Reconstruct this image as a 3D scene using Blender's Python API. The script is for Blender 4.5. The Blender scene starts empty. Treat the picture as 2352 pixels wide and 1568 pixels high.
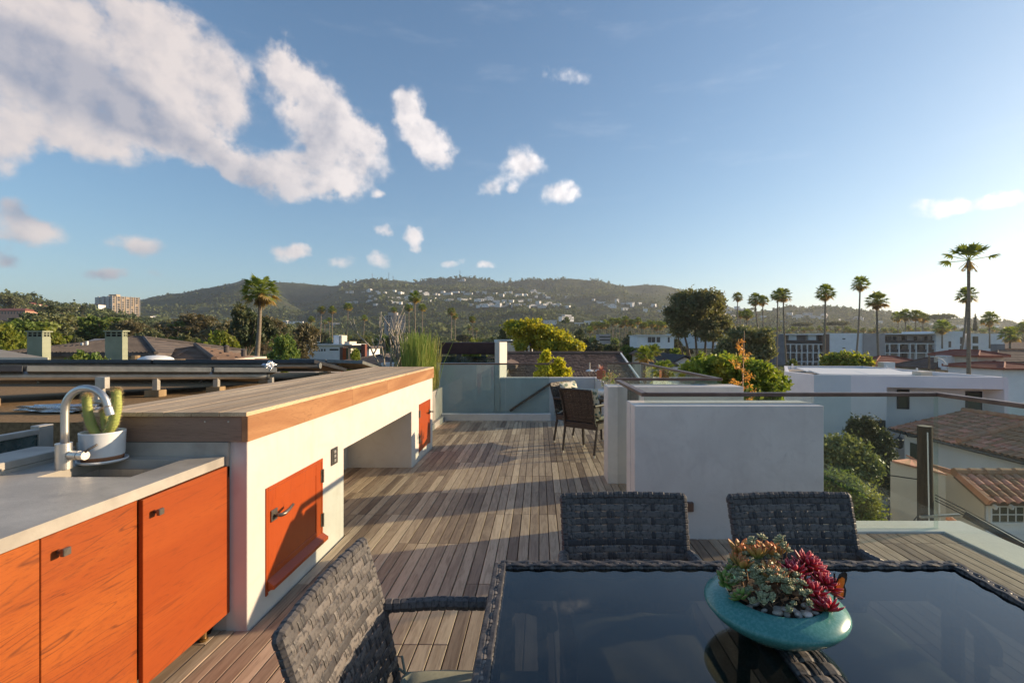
import bpy, bmesh, math, random
from mathutils import Vector, Matrix, noise as mnoise
R = math.radians
sc = bpy.context.scene
C = sc.collection

# ------------------------------------------------------------------ camera, sky, sun, exposure
F, CX, CY, EYE = 1100.0, 1238.0, 783.0, 1.5
def W(px, py, Z):
    """point at distance Z seen in that direction from the terrace viewpoint"""
    return Vector(((px - CX) / F * Z, Z, EYE - (py - CY) / F * Z))
def wx(px, Z): return (px - CX) / F * Z
def wz(py, Z): return EYE - (py - CY) / F * Z

cam = bpy.data.cameras.new('camera')
cam.lens = F / 2352 * 36
cam.sensor_width = 36
cam.shift_x = -(CX - 1176) / 2352
cam.shift_y = (CY - 784) / 2352
cam.clip_start = 0.05
cam.clip_end = 20000
camo = bpy.data.objects.new('camera', cam)
camo.location = (0, 0, EYE)
camo.rotation_euler = (R(90), 0, 0)
C.objects.link(camo)
sc.camera = camo

SUN_AZ = math.atan2(1.0, 0.32)      # from +Y towards +X
SUN_EL = R(14.4)
sun_dir = Vector((math.sin(SUN_AZ) * math.cos(SUN_EL), math.cos(SUN_AZ) * math.cos(SUN_EL), math.sin(SUN_EL)))
sl = bpy.data.lights.new('sun', 'SUN')
sl.energy = 4.7
sl.angle = R(0.5)
sl.color = (1.0, 0.77, 0.50)
so = bpy.data.objects.new('sun', sl)
so.rotation_euler = (-sun_dir).to_track_quat('-Z', 'Y').to_euler()
C.objects.link(so)

sc.view_settings.view_transform = 'Standard'
sc.view_settings.look = 'None'
sc.view_settings.exposure = 0.80
sc.view_settings.gamma = 1.0
sc.view_settings.use_curve_mapping = False
sc.cycles.use_denoising = True
sc.cycles.max_bounces = 6
sc.cycles.diffuse_bounces = 3
sc.cycles.glossy_bounces = 3
sc.cycles.transparent_max_bounces = 12
sc.cycles.transmission_bounces = 4
sc.cycles.volume_bounces = 0
sc.cycles.caustics_reflective = False
sc.cycles.caustics_refractive = False

world = bpy.data.worlds.new('World')
sc.world = world
world.use_nodes = True

class NT:
    """small helper for writing node trees"""
    def __init__(s, tree): s.t = tree; s.n = tree.nodes; s.l = tree.links
    def node(s, typ, **kw):
        n = s.n.new(typ)
        for k, v in kw.items(): setattr(n, k, v)
        return n
    def link(s, a, b): s.l.new(a, b)
    def val(s, sock, v):
        if hasattr(v, 'is_linked') or hasattr(v, 'links'): s.l.new(v, sock)
        else: sock.default_value = v
    def math(s, op, a, b=None, c=None, clamp=False):
        n = s.n.new('ShaderNodeMath'); n.operation = op; n.use_clamp = clamp
        s.val(n.inputs[0], a)
        if b is not None: s.val(n.inputs[1], b)
        if c is not None: s.val(n.inputs[2], c)
        return n.outputs[0]
    def vmath(s, op, a, b=None):
        n = s.n.new('ShaderNodeVectorMath'); n.operation = op
        s.val(n.inputs[0], a)
        if b is not None: s.val(n.inputs[1], b)
        return n.outputs['Value'] if op in ('LENGTH', 'DOT_PRODUCT', 'DISTANCE') else n.outputs[0]
    def scale(s, v, f):
        n = s.n.new('ShaderNodeVectorMath'); n.operation = 'SCALE'
        s.val(n.inputs[0], v); s.val(n.inputs['Scale'], f)
        return n.outputs[0]
    def smooth(s, v, a, b, lo=0.0, hi=1.0):
        n = s.n.new('ShaderNodeMapRange'); n.interpolation_type = 'SMOOTHSTEP'
        s.val(n.inputs[0], v); n.inputs[1].default_value = a; n.inputs[2].default_value = b
        n.inputs[3].default_value = lo; n.inputs[4].default_value = hi
        return n.outputs[0]
    def mix(s, f, a, b, typ='RGBA', blend='MIX'):
        n = s.n.new('ShaderNodeMix'); n.data_type = typ
        if typ == 'RGBA':
            n.blend_type = blend
            i0, i1, i2, o = n.inputs[0], n.inputs[6], n.inputs[7], n.outputs[2]
        else:
            i0, i1, i2, o = n.inputs[0], n.inputs[2], n.inputs[3], n.outputs[0]
        def c4(v): return (*v, 1) if isinstance(v, tuple) and len(v) == 3 else v
        s.val(i0, f); s.val(i1, c4(a)); s.val(i2, c4(b))
        return o
    def noise(s, vec, sc_=5.0, det=4.0, rough=0.5, dist=0.0):
        n = s.n.new('ShaderNodeTexNoise')
        if vec is not None: s.l.new(vec, n.inputs['Vector'])
        n.inputs['Scale'].default_value = sc_; n.inputs['Detail'].default_value = det
        n.inputs['Roughness'].default_value = rough; n.inputs['Distortion'].default_value = dist
        return n.outputs[0]

def build_sky():
    k = NT(world.node_tree); k.n.clear()
    out = k.node('ShaderNodeOutputWorld'); bg = k.node('ShaderNodeBackground')
    sky = k.node('ShaderNodeTexSky', sky_type='NISHITA')
    sky.sun_disc = False
    sky.sun_elevation = SUN_EL
    sky.sun_rotation = SUN_AZ
    sky.altitude = 50; sky.air_density = 1.0; sky.dust_density = SKY_DUST; sky.ozone_density = SKY_OZONE
    tc = k.node('ShaderNodeTexCoord')
    d = k.vmath('NORMALIZE', tc.outputs['Generated'])
    sep = k.node('ShaderNodeSeparateXYZ'); k.link(d, sep.inputs[0])
    az = k.math('MULTIPLY', k.math('ARCTAN2', sep.outputs[0], sep.outputs[1]), 57.29578)
    el = k.math('MULTIPLY', k.math('ARCSINE', sep.outputs[2]), 57.29578)
    comb = k.node('ShaderNodeCombineXYZ'); k.link(az, comb.inputs[0]); k.link(el, comb.inputs[1])
    p = comb.outputs[0]
    # billow the outlines
    w1 = k.node('ShaderNodeTexNoise'); k.link(p, w1.inputs['Vector'])
    w1.inputs['Scale'].default_value = 0.22; w1.inputs['Detail'].default_value = 5.0; w1.inputs['Roughness'].default_value = 0.6
    warp = k.scale(k.vmath('SUBTRACT', w1.outputs['Color'], (0.5, 0.5, 0.5)), 3.0)
    pw = k.vmath('ADD', p, warp)
    def field(blobs, q):
        acc = None
        for (a, e, ra, re, rot, wgt) in blobs:
            m = k.node('ShaderNodeMapping', vector_type='TEXTURE'); k.link(q, m.inputs[0])
            m.inputs[1].default_value = (a, e, 0); m.inputs[2].default_value = (0, 0, R(rot)); m.inputs[3].default_value = (ra, re, 1)
            d2 = k.vmath('DOT_PRODUCT', m.outputs[0], m.outputs[0])
            g = k.math('MULTIPLY_ADD', d2, -0.62, 1.0, clamp=True)
            g = k.math('MULTIPLY', k.math('MULTIPLY', g, g), wgt)
            acc = g if acc is None else k.math('ADD', acc, g)
        return acc
    fld = field(CLOUDS, pw)
    def fbm(v):
        big = k.noise(v, 0.30, 2.0, 0.5); fine = k.noise(v, 0.75, 5.0, 0.60)
        return k.math('ADD', k.math('MULTIPLY', k.math('SUBTRACT', big, 0.5), 1.2), k.math('MULTIPLY', k.math('SUBTRACT', fine, 0.5), 0.75))
    n0 = fbm(p)
    n1 = fbm(k.vmath('ADD', p, (1.5, 0.8, 0.0)))
    dens = k.math('SUBTRACT', k.math('MINIMUM', fld, 0.95), 0.38)
    dens = k.math('ADD', dens, n0)
    mask = k.math('MULTIPLY', k.smooth(dens, -0.24, 0.50), k.smooth(fld, -0.02, 0.34))
    relief = k.math('MULTIPLY_ADD', k.math('SUBTRACT', n0, n1), 0.75, 0.86, clamp=True)
    dark = field(CLOUD_SHADE, p)
    shade = k.math('SUBTRACT', relief, k.math('MULTIPLY', k.smooth(dark, 0.0, 0.85), 0.66), clamp=True)
    lit = k.mix(k.smooth(az, -48.0, 20.0), (0.50, 0.44, 0.415), (0.76, 0.72, 0.71))
    ccol = k.mix(shade, (0.20, 0.215, 0.27), lit)
    # thin high cloud
    cm = k.node('ShaderNodeMapping'); k.link(p, cm.inputs[0]); cm.inputs[2].default_value = (0, 0, R(8)); cm.inputs[3].default_value = (0.05, 0.22, 1)
    cir = k.noise(cm.outputs[0], 1.3, 6, 0.65)
    cirm = k.math('MULTIPLY', k.smooth(cir, 0.52, 0.8), k.smooth(el, 2.0, 25.0, 0.0, 0.07))
    skyc = k.scale(sky.outputs[0], SKY_STRENGTH)
    skyt = k.mix(1.0, skyc, SKY_TINT, blend='MULTIPLY')
    # bright air near the sun rolls off gently
    skyt = k.vmath('DIVIDE', skyt, k.vmath('ADD', k.scale(skyt, 0.42), (0.92, 0.92, 0.92)))
    s1 = k.mix(cirm, skyt, (0.85, 0.82, 0.82))
    s2 = k.mix(k.math('MULTIPLY', mask, 0.90), s1, ccol)
    k.link(s2, bg.inputs[0]); bg.inputs[1].default_value = 1.0
    k.link(bg.outputs[0], out.inputs[0])
def cloud(px, py, w, h, rot=0.0, wgt=1.0):
    """a patch of cloud given by direction; size in degrees follows from its width at that place"""
    dx, dz = (px - CX) / F, -(py - CY) / F
    az = math.degrees(math.atan2(dx, 1)); el = math.degrees(math.atan2(dz, math.hypot(dx, 1)))
    l = math.sqrt(dx * dx + dz * dz + 1)
    sa = 1.22 * math.degrees(w / F) / (1 + dx * dx); se = 1.22 * math.degrees(h / F) / l
    return (az, el, sa, se, rot, wgt)
SKY_STRENGTH, SKY_TINT, SKY_DUST, SKY_OZONE = 0.104, (0.92, 1.04, 1.10), 0.7, 2.6
CLOUDS = [cloud(*c) for c in [
    (220, 110, 230, 120, 0), (90, 60, 130, 90, 0), (400, 120, 150, 100, -22), (470, 200, 120, 95, -25), (300, 215, 230, 100, -8), (100, 230, 150, 110, 0), (10, 290, 80, 90, 0), (210, 290, 170, 70, -12), (390, 310, 130, 45, -18, 0.6),
    (650, 150, 62, 55, -20), (700, 220, 72, 75, -35), (755, 290, 80, 75, -30), (800, 365, 85, 70, -10), (740, 400, 80, 50, 0), (610, 400, 110, 52, -8), (530, 380, 70, 35, -10, 0.6), (850, 315, 30, 34, 0, 0.7),
    (930, 245, 42, 42, 0), (955, 295, 46, 45, -30), (1000, 345, 55, 42, -15), (1200, 382, 52, 36, -10), (1130, 425, 26, 24, 20, 0.8), (1180, 432, 16, 12, 0, 0.7), (1290, 448, 45, 26, 6),
    (60, 530, 95, 34, -4), (25, 478, 50, 30, -8), (25, 590, 45, 22, 0, 0.8), (330, 568, 80, 26, 2, 0.85), (235, 628, 60, 16, 4, 0.8), (365, 634, 34, 13, 0, 0.6),
    (650, 585, 34, 22, 0, 0.85), (690, 578, 26, 22, 0, 0.8), (785, 596, 34, 17, 0, 0.6), (872, 598, 26, 24, -20, 0.7), (882, 526, 22, 18, -10, 0.8), (948, 540, 24, 16, 0, 0.75), (955, 566, 14, 12, 0, 0.5), (1040, 602, 22, 11, 0, 0.7), (1112, 604, 24, 12, 0, 0.85),
    (1300, 180, 60, 20, -10, 0.42), (2270, 462, 160, 18, 2, 0.8), (2180, 460, 90, 14, 0, 0.6), (877, 438, 14, 13, 0, 0.7)]]
CLOUD_SHADE = [cloud(*c) for c in [
    (170, 190, 190, 85, -20), (330, 270, 170, 45, -18, 0.8), (30, 120, 120, 70, 0, 0.6), (560, 420, 150, 50, -15, 0.6), (720, 330, 70, 100, -30, 0.5), (20, 600, 120, 60, 0, 0.7), (280, 640, 200, 30, 0, 0.8), (60, 480, 120, 40, 0, 0.6), (360, 590, 160, 30, 0, 0.6)]]
build_sky()

# ------------------------------------------------------------------ materials
MATS = {}
def new_mat(name):
    m = bpy.data.materials.new(name); m.use_nodes = True
    k = NT(m.node_tree)
    b = k.n['Principled BSDF']
    MATS[name] = m
    return m, k, b
def setp(b, **kw):
    for n, v in kw.items():
        n = n.replace('_', ' ')
        if n in b.inputs: b.inputs[n].default_value = v
def bump(k, b, h, strength=0.3, dist=0.01):
    n = k.node('ShaderNodeBump'); n.inputs['Strength'].default_value = strength; n.inputs['Distance'].default_value = dist
    k.link(h, n.inputs['Height']); k.link(n.outputs[0], b.inputs['Normal'])
def pmat(name, c1, c2=None, scale=6.0, rough=0.6, det=5.0, bmp=0.0, bscale=None, metal=0.0, spec=0.3, stretch=None, coord='Object', rand=0.0, bdist=0.01, lo=0.35, hi=0.65, c3=None, s3=1.0):
    m, k, b = new_mat(name)
    tc = k.node('ShaderNodeTexCoord')
    v = tc.outputs[coord] if coord != 'Position' else k.node('ShaderNodeNewGeometry').outputs['Position']
    if stretch:
        mp = k.node('ShaderNodeMapping'); k.link(v, mp.inputs[0]); mp.inputs[3].default_value = stretch; v = mp.outputs[0]
    oi = k.node('ShaderNodeObjectInfo')
    if rand:
        v = k.vmath('ADD', v, k.scale(oi.outputs['Location'], 1.37))
    col = None
    if c2 is not None:
        f = k.smooth(k.noise(v, scale, det, 0.6), lo, hi)
        col = k.mix(f, c1, c2)
    else:
        rgb = k.node('ShaderNodeRGB'); rgb.outputs[0].default_value = (*c1, 1); col = rgb.outputs[0]
    if c3 is not None:
        col = k.mix(k.smooth(k.noise(v, s3, 3.0, 0.6), 0.45, 0.75), col, c3)
    if rand:
        hs = k.node('ShaderNodeHueSaturation')
        k.link(col, hs.inputs['Color'])
        k.link(k.math('MULTIPLY_ADD', oi.outputs['Random'], rand, 1.0 - rand / 2), hs.inputs['Value'])
        k.link(k.math('MULTIPLY_ADD', oi.outputs['Random'], -0.04 * rand, 0.5 + 0.02 * rand), hs.inputs['Hue'])
        col = hs.outputs[0]
    k.link(col, b.inputs['Base Color'])
    setp(b, Roughness=rough, Metallic=metal, Specular_IOR_Level=spec)
    if bmp:
        bump(k, b, k.noise(v, bscale or scale * 6, 4, 0.6), bmp, bdist)
    return m

def leafmat(name, c1, c2, c3=None, trans=0.35, rand=0.25, scale=1.2, rough=0.5):
    """foliage: colour varies leaf by leaf and clump by clump, light passes through"""
    m, k, b = new_mat(name)
    g = k.node('ShaderNodeNewGeometry'); oi = k.node('ShaderNodeObjectInfo')
    tc = k.node('ShaderNodeTexCoord')
    up = lambda c: tuple(min(0.8, v * 2.05) for v in c)
    c1, c2, c3 = up(c1), up(c2), up(c3) if c3 is not None else None
    col = k.mix(g.outputs['Random Per Island'], c1, c2)
    if c3 is not None:
        col = k.mix(k.smooth(k.noise(tc.outputs['Object'], scale, 3, 0.6), 0.48, 0.66), col, c3)
    hs = k.node('ShaderNodeHueSaturation'); k.link(col, hs.inputs['Color'])
    k.link(k.math('MULTIPLY_ADD', oi.outputs['Random'], rand, 1 - rand / 2), hs.inputs['Value'])
    k.link(k.math('MULTIPLY_ADD', oi.outputs['Random'], 0.03 * (1 if rand else 0), 0.485 if rand else 0.5), hs.inputs['Hue'])
    col = hs.outputs[0]
    k.link(col, b.inputs['Base Color']); setp(b, Roughness=rough, Specular_IOR_Level=0.25)
    tr = k.node('ShaderNodeBsdfTranslucent')
    k.link(k.mix(1.0, col, (1.6, 1.5, 0.7), blend='MULTIPLY'), tr.inputs[0])
    mx = k.node('ShaderNodeMixShader'); mx.inputs[0].default_value = trans
    k.link(b.outputs[0], mx.inputs[1]); k.link(tr.outputs[0], mx.inputs[2])
    k.link(mx.outputs[0], k.n['Material Output'].inputs[0])
    return m

def glassmat(name, tint, refl=1.0, rough=0.0, dirt=0.03):
    m, k, b = new_mat(name)
    k.n.remove(b)
    t = k.node('ShaderNodeBsdfTransparent'); t.inputs[0].default_value = (*tint, 1)
    gl = k.node('ShaderNodeBsdfGlossy'); gl.inputs['Roughness'].default_value = rough
    fr = k.node('ShaderNodeFresnel'); fr.inputs[0].default_value = 1.5
    mx = k.node('ShaderNodeMixShader')
    bf = k.node('ShaderNodeNewGeometry').outputs['Backfacing']
    k.link(k.math('MULTIPLY', k.math('MULTIPLY', fr.outputs[0], refl), k.math('SUBTRACT', 1.0, bf), clamp=True), mx.inputs[0])
    k.link(t.outputs[0], mx.inputs[1]); k.link(gl.outputs[0], mx.inputs[2])
    df = k.node('ShaderNodeBsdfDiffuse'); df.inputs[0].default_value = (0.55, 0.6, 0.58, 1)
    tc = k.node('ShaderNodeTexCoord')
    dn = k.math('MULTIPLY', k.smooth(k.noise(tc.outputs['Object'], 2.2, 6, 0.7), 0.35, 0.8), dirt)
    mx2 = k.node('ShaderNodeMixShader'); k.link(dn, mx2.inputs[0])
    k.link(mx.outputs[0], mx2.inputs[1]); k.link(df.outputs[0], mx2.inputs[2])
    k.link(mx2.outputs[0], k.n['Material Output'].inputs[0])
    return m

def deckmat():
    m, k, b = new_mat('weathered_decking')
    pos = k.node('ShaderNodeNewGeometry').outputs['Position']
    sep = k.node('ShaderNodeSeparateXYZ'); k.link(pos, sep.inputs[0])
    xi = k.math('FLOOR', k.math('DIVIDE', k.math('SUBTRACT', sep.outputs[0], 0.15), 0.075))
    gi = k.math('FLOOR', k.math('DIVIDE', k.math('SUBTRACT', sep.outputs[0], 0.15), 0.6))
    par = k.math('MULTIPLY', k.math('FLOORED_MODULO', gi, 2.0), 0.5925)
    yi = k.math('FLOOR', k.math('DIVIDE', k.math('ADD', k.math('SUBTRACT', sep.outputs[1], 0.0), par), 1.185))
    cb = k.node('ShaderNodeCombineXYZ'); k.link(xi, cb.inputs[0]); k.link(yi, cb.inputs[1])
    wn = k.node('ShaderNodeTexWhiteNoise', noise_dimensions='2D'); k.link(cb.outputs[0], wn.inputs['Vector'])
    off = k.scale(wn.outputs['Color'], 37.0)
    v0 = k.vmath('ADD', pos, off)
    mp = k.node('ShaderNodeMapping'); k.link(v0, mp.inputs[0]); mp.inputs[3].default_value = (1, 0.09, 1)
    v = mp.outputs[0]
    ring = k.noise(v, 26, 3, 0.55, 1.6)
    grain = k.noise(v, 120, 3, 0.6)
    blot = k.noise(v0, 3.2, 4, 0.6)
    cr = k.node('ShaderNodeValToRGB'); k.link(wn.outputs['Value'], cr.inputs[0])
    e = cr.color_ramp.elements
    e[0].position = 0.0; e[0].color = (0.225, 0.156, 0.110, 1)
    e[1].position = 1.0; e[1].color = (0.62, 0.475, 0.335, 1)
    for pz, c in ((0.18, (0.315, 0.225, 0.158, 1)), (0.45, (0.42, 0.308, 0.216, 1)), (0.8, (0.50, 0.375, 0.263, 1))):
        q = e.new(pz); q.color = c
    col = k.mix(k.smooth(ring, 0.4, 0.68, 0.0, 0.55), cr.outputs[0], k.mix(1.0, cr.outputs[0], (0.5, 0.45, 0.42), blend='MULTIPLY'))
    col = k.mix(k.smooth(grain, 0.5, 0.75, 0.0, 0.45), col, k.mix(1.0, col, (0.5, 0.46, 0.44), blend='MULTIPLY'))
    col = k.mix(k.smooth(blot, 0.5, 0.8, 0.0, 0.5), col, (0.50, 0.375, 0.25))
    k.link(col, b.inputs['Base Color'])
    setp(b, Roughness=0.62, Specular_IOR_Level=0.3)
    bump(k, b, k.math('ADD', grain, k.math('MULTIPLY', ring, 1.5)), 0.35, 0.002)
    return m

def grainmat(name, cols, axis='Y', scale=1.0, rough=0.45, spec=0.35, contrast=1.0, rand=0.15, swirl=2.0, bmp=0.15):
    """sawn timber with long figure; axis is the direction of the grain"""
    m, k, b = new_mat(name)
    tc = k.node('ShaderNodeTexCoord'); oi = k.node('ShaderNodeObjectInfo')
    v0 = k.vmath('ADD', tc.outputs['Object'], k.scale(k.vmath('ADD', oi.outputs['Location'], (3.1, 1.7, 0.4)), 2.3))
    v0 = k.vmath('ADD', v0, k.scale(oi.outputs['Random'], 9.0))
    mp = k.node('ShaderNodeMapping'); k.link(v0, mp.inputs[0])
    s = [scale, scale, scale]; s['XYZ'.index(axis)] = 0.13 * scale
    mp.inputs[3].default_value = s
    v = mp.outputs[0]
    big = k.noise(v, 3.0, 3, 0.5, swirl)
    rings = k.math('FRACT', k.math('MULTIPLY', big, 20.0))
    rings = k.math('ABSOLUTE', k.math('SUBTRACT', rings, 0.5))
    fine = k.noise(v, 130, 5, 0.7, 0.2)
    streak = k.noise(v, 14, 4, 0.6, 0.4)
    col = k.mix(k.smooth(big, 0.3, 0.7), cols[0], cols[1])
    col = k.mix(k.math('MULTIPLY', k.math('MULTIPLY', k.smooth(rings, 0.34, 0.5), k.smooth(streak, 0.36, 0.66)), 0.62 * contrast, clamp=True), col, cols[2])
    col = k.mix(k.math('MULTIPLY', k.smooth(fine, 0.46, 0.80), 0.55 * contrast, clamp=True), col, cols[2])
    hs = k.node('ShaderNodeHueSaturation'); k.link(col, hs.inputs['Color'])
    k.link(k.math('MULTIPLY_ADD', oi.outputs['Random'], rand, 1 - rand / 2), hs.inputs['Value'])
    k.link(hs.outputs[0], b.inputs['Base Color'])
    setp(b, Roughness=rough, Specular_IOR_Level=spec)
    bump(k, b, fine, bmp, 0.002)
    return m

deck_m = deckmat()
pmat('dark_void', (0.012, 0.011, 0.01), rough=0.9)
def stuccomat(name, base, alt, stain):
    """hand trowelled stucco: cloudy tone, faint run-off streaks, hairline crazing and trowel relief"""
    m, k, b = new_mat(name)
    pos = k.node('ShaderNodeNewGeometry').outputs['Position']
    mp = k.node('ShaderNodeMapping'); k.link(pos, mp.inputs[0]); mp.inputs[3].default_value = (1, 1, 0.12)
    cloud_ = k.noise(pos, 2.4, 5, 0.6, 0.6); streak = k.noise(mp.outputs[0], 7.0, 4, 0.65); fine = k.noise(pos, 55, 3, 0.6)
    mp2 = k.node('ShaderNodeMapping'); k.link(pos, mp2.inputs[0]); mp2.inputs[2].default_value = (0.5, 0.9, 0.3); mp2.inputs[3].default_value = (1, 0.35, 1)
    trowel = k.noise(mp2.outputs[0], 9, 3, 0.5, 1.2)
    vo = k.node('ShaderNodeTexVoronoi'); vo.feature = 'DISTANCE_TO_EDGE'; k.link(k.vmath('ADD', pos, k.scale(trowel, 0.35)), vo.inputs['Vector']); vo.inputs['Scale'].default_value = 1.6
    crack = k.math('MULTIPLY', k.smooth(vo.outputs['Distance'], 0.0, 0.006, 1.0, 0.0), k.smooth(cloud_, 0.5, 0.7))
    c = k.mix(k.smooth(cloud_, 0.35, 0.68), base, alt)
    c = k.mix(k.smooth(streak, 0.52, 0.80, 0.0, 0.6), c, stain)
    c = k.mix(k.smooth(trowel, 0.5, 0.75, 0.0, 0.35), c, stain)
    c = k.mix(k.math('MULTIPLY', crack, 0.35), c, tuple(v * 0.55 for v in stain))
    k.link(c, b.inputs['Base Color']); setp(b, Roughness=0.78, Specular_IOR_Level=0.25)
    bump(k, b, k.math('ADD', k.math('MULTIPLY', trowel, 1.2), k.math('MULTIPLY', fine, 0.35)), 0.30, 0.006)
    return m
stuccomat('white_stucco', (0.60, 0.575, 0.55), (0.67, 0.645, 0.615), (0.52, 0.49, 0.475))
stuccomat('cream_stucco', (0.57, 0.53, 0.485), (0.62, 0.58, 0.53), (0.52, 0.455, 0.39))
pmat('end_stucco', (0.60, 0.585, 0.56), (0.66, 0.64, 0.61), 1.6, 0.75, bmp=0.12, bscale=30, coord='Position', c3=(0.43, 0.30, 0.29), s3=2.2)
pmat('parapet_cap', (0.70, 0.665, 0.59), (0.76, 0.725, 0.65), 1.8, 0.6, bmp=0.06, coord='Position')
pmat('concrete', (0.36, 0.325, 0.28), (0.46, 0.42, 0.365), 3.5, 0.42, det=8, bmp=0.12, bscale=60, coord='Position', c3=(0.30, 0.27, 0.235), s3=5.0, spec=0.4)
pmat('planter_concrete', (0.27, 0.25, 0.225), (0.36, 0.335, 0.30), 3, 0.7, bmp=0.15, coord='Position')
pmat('steel', (0.60, 0.575, 0.54), (0.66, 0.635, 0.60), 30, 0.42, metal=1.0, stretch=(1, 1, 0.05))
pmat('dark_steel', (0.09, 0.085, 0.08), (0.13, 0.12, 0.11), 20, 0.4, metal=0.7)
pmat('bronze', (0.16, 0.14, 0.12), (0.24, 0.21, 0.18), 25, 0.38, metal=0.8)
pmat('rail_brown', (0.12, 0.07, 0.052), (0.17, 0.105, 0.08), 8, 0.42, stretch=(1, 1, 1), spec=0.4, bmp=0.1)
pmat('aluminium', (0.45, 0.42, 0.38), (0.55, 0.51, 0.46), 10, 0.4, metal=0.6)
pmat('panel_black', (0.022, 0.023, 0.028), (0.035, 0.035, 0.042), 8, 0.35, spec=0.4)
pmat('panel_grey', (0.16, 0.165, 0.16), (0.22, 0.22, 0.21), 14, 0.5, metal=0.3)
pmat('gravel_roof', (0.20, 0.125, 0.062), (0.32, 0.205, 0.105), 40, 0.95, det=8, bmp=0.6, bscale=160, coord='Position', c3=(0.17, 0.11, 0.06), s3=1.2)
grainmat('orange_teak', ((0.38, 0.095, 0.017), (0.31, 0.065, 0.013), (0.095, 0.026, 0.012)), 'Y', 1.3, 0.38, 0.4, 1.2, 0.08, 1.5)
grainmat('orange_smooth', ((0.36, 0.075, 0.014), (0.31, 0.058, 0.011), (0.15, 0.032, 0.011)), 'Y', 1.0, 0.38, 0.4, 0.8, 0.04, 1.5)
grainmat('orange_door', ((0.40, 0.070, 0.011), (0.35, 0.056, 0.009), (0.22, 0.036, 0.010)), 'Z', 1.2, 0.35, 0.4, 0.5, 0.06, 1.0)
grainmat('bar_top', ((0.62, 0.46, 0.29), (0.47, 0.33, 0.20), (0.23, 0.15, 0.092)), 'Y', 1.3, 0.62, 0.25, 1.1, 0.3, 2.2)
grainmat('fascia_wood', ((0.43, 0.225, 0.108), (0.32, 0.15, 0.07), (0.18, 0.082, 0.04)), 'Y', 1.6, 0.42, 0.3, 0.8, 0.22, 2.2)
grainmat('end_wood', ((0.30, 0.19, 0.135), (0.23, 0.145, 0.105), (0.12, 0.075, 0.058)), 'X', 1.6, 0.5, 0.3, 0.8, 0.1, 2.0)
glassmat('guard_glass', (0.875, 0.94, 0.915), 2.2, 0.0, 0.03)
glassmat('tinted_glass', (0.80, 0.88, 0.87), 1.4, 0.0, 0.04)
glassmat('smoked_glass', (0.27, 0.285, 0.295), 1.5, 0.012, 0.04)
glassmat('teal_glass', (0.10, 0.28, 0.30), 1.0, 0.02, 0.25)

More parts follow.
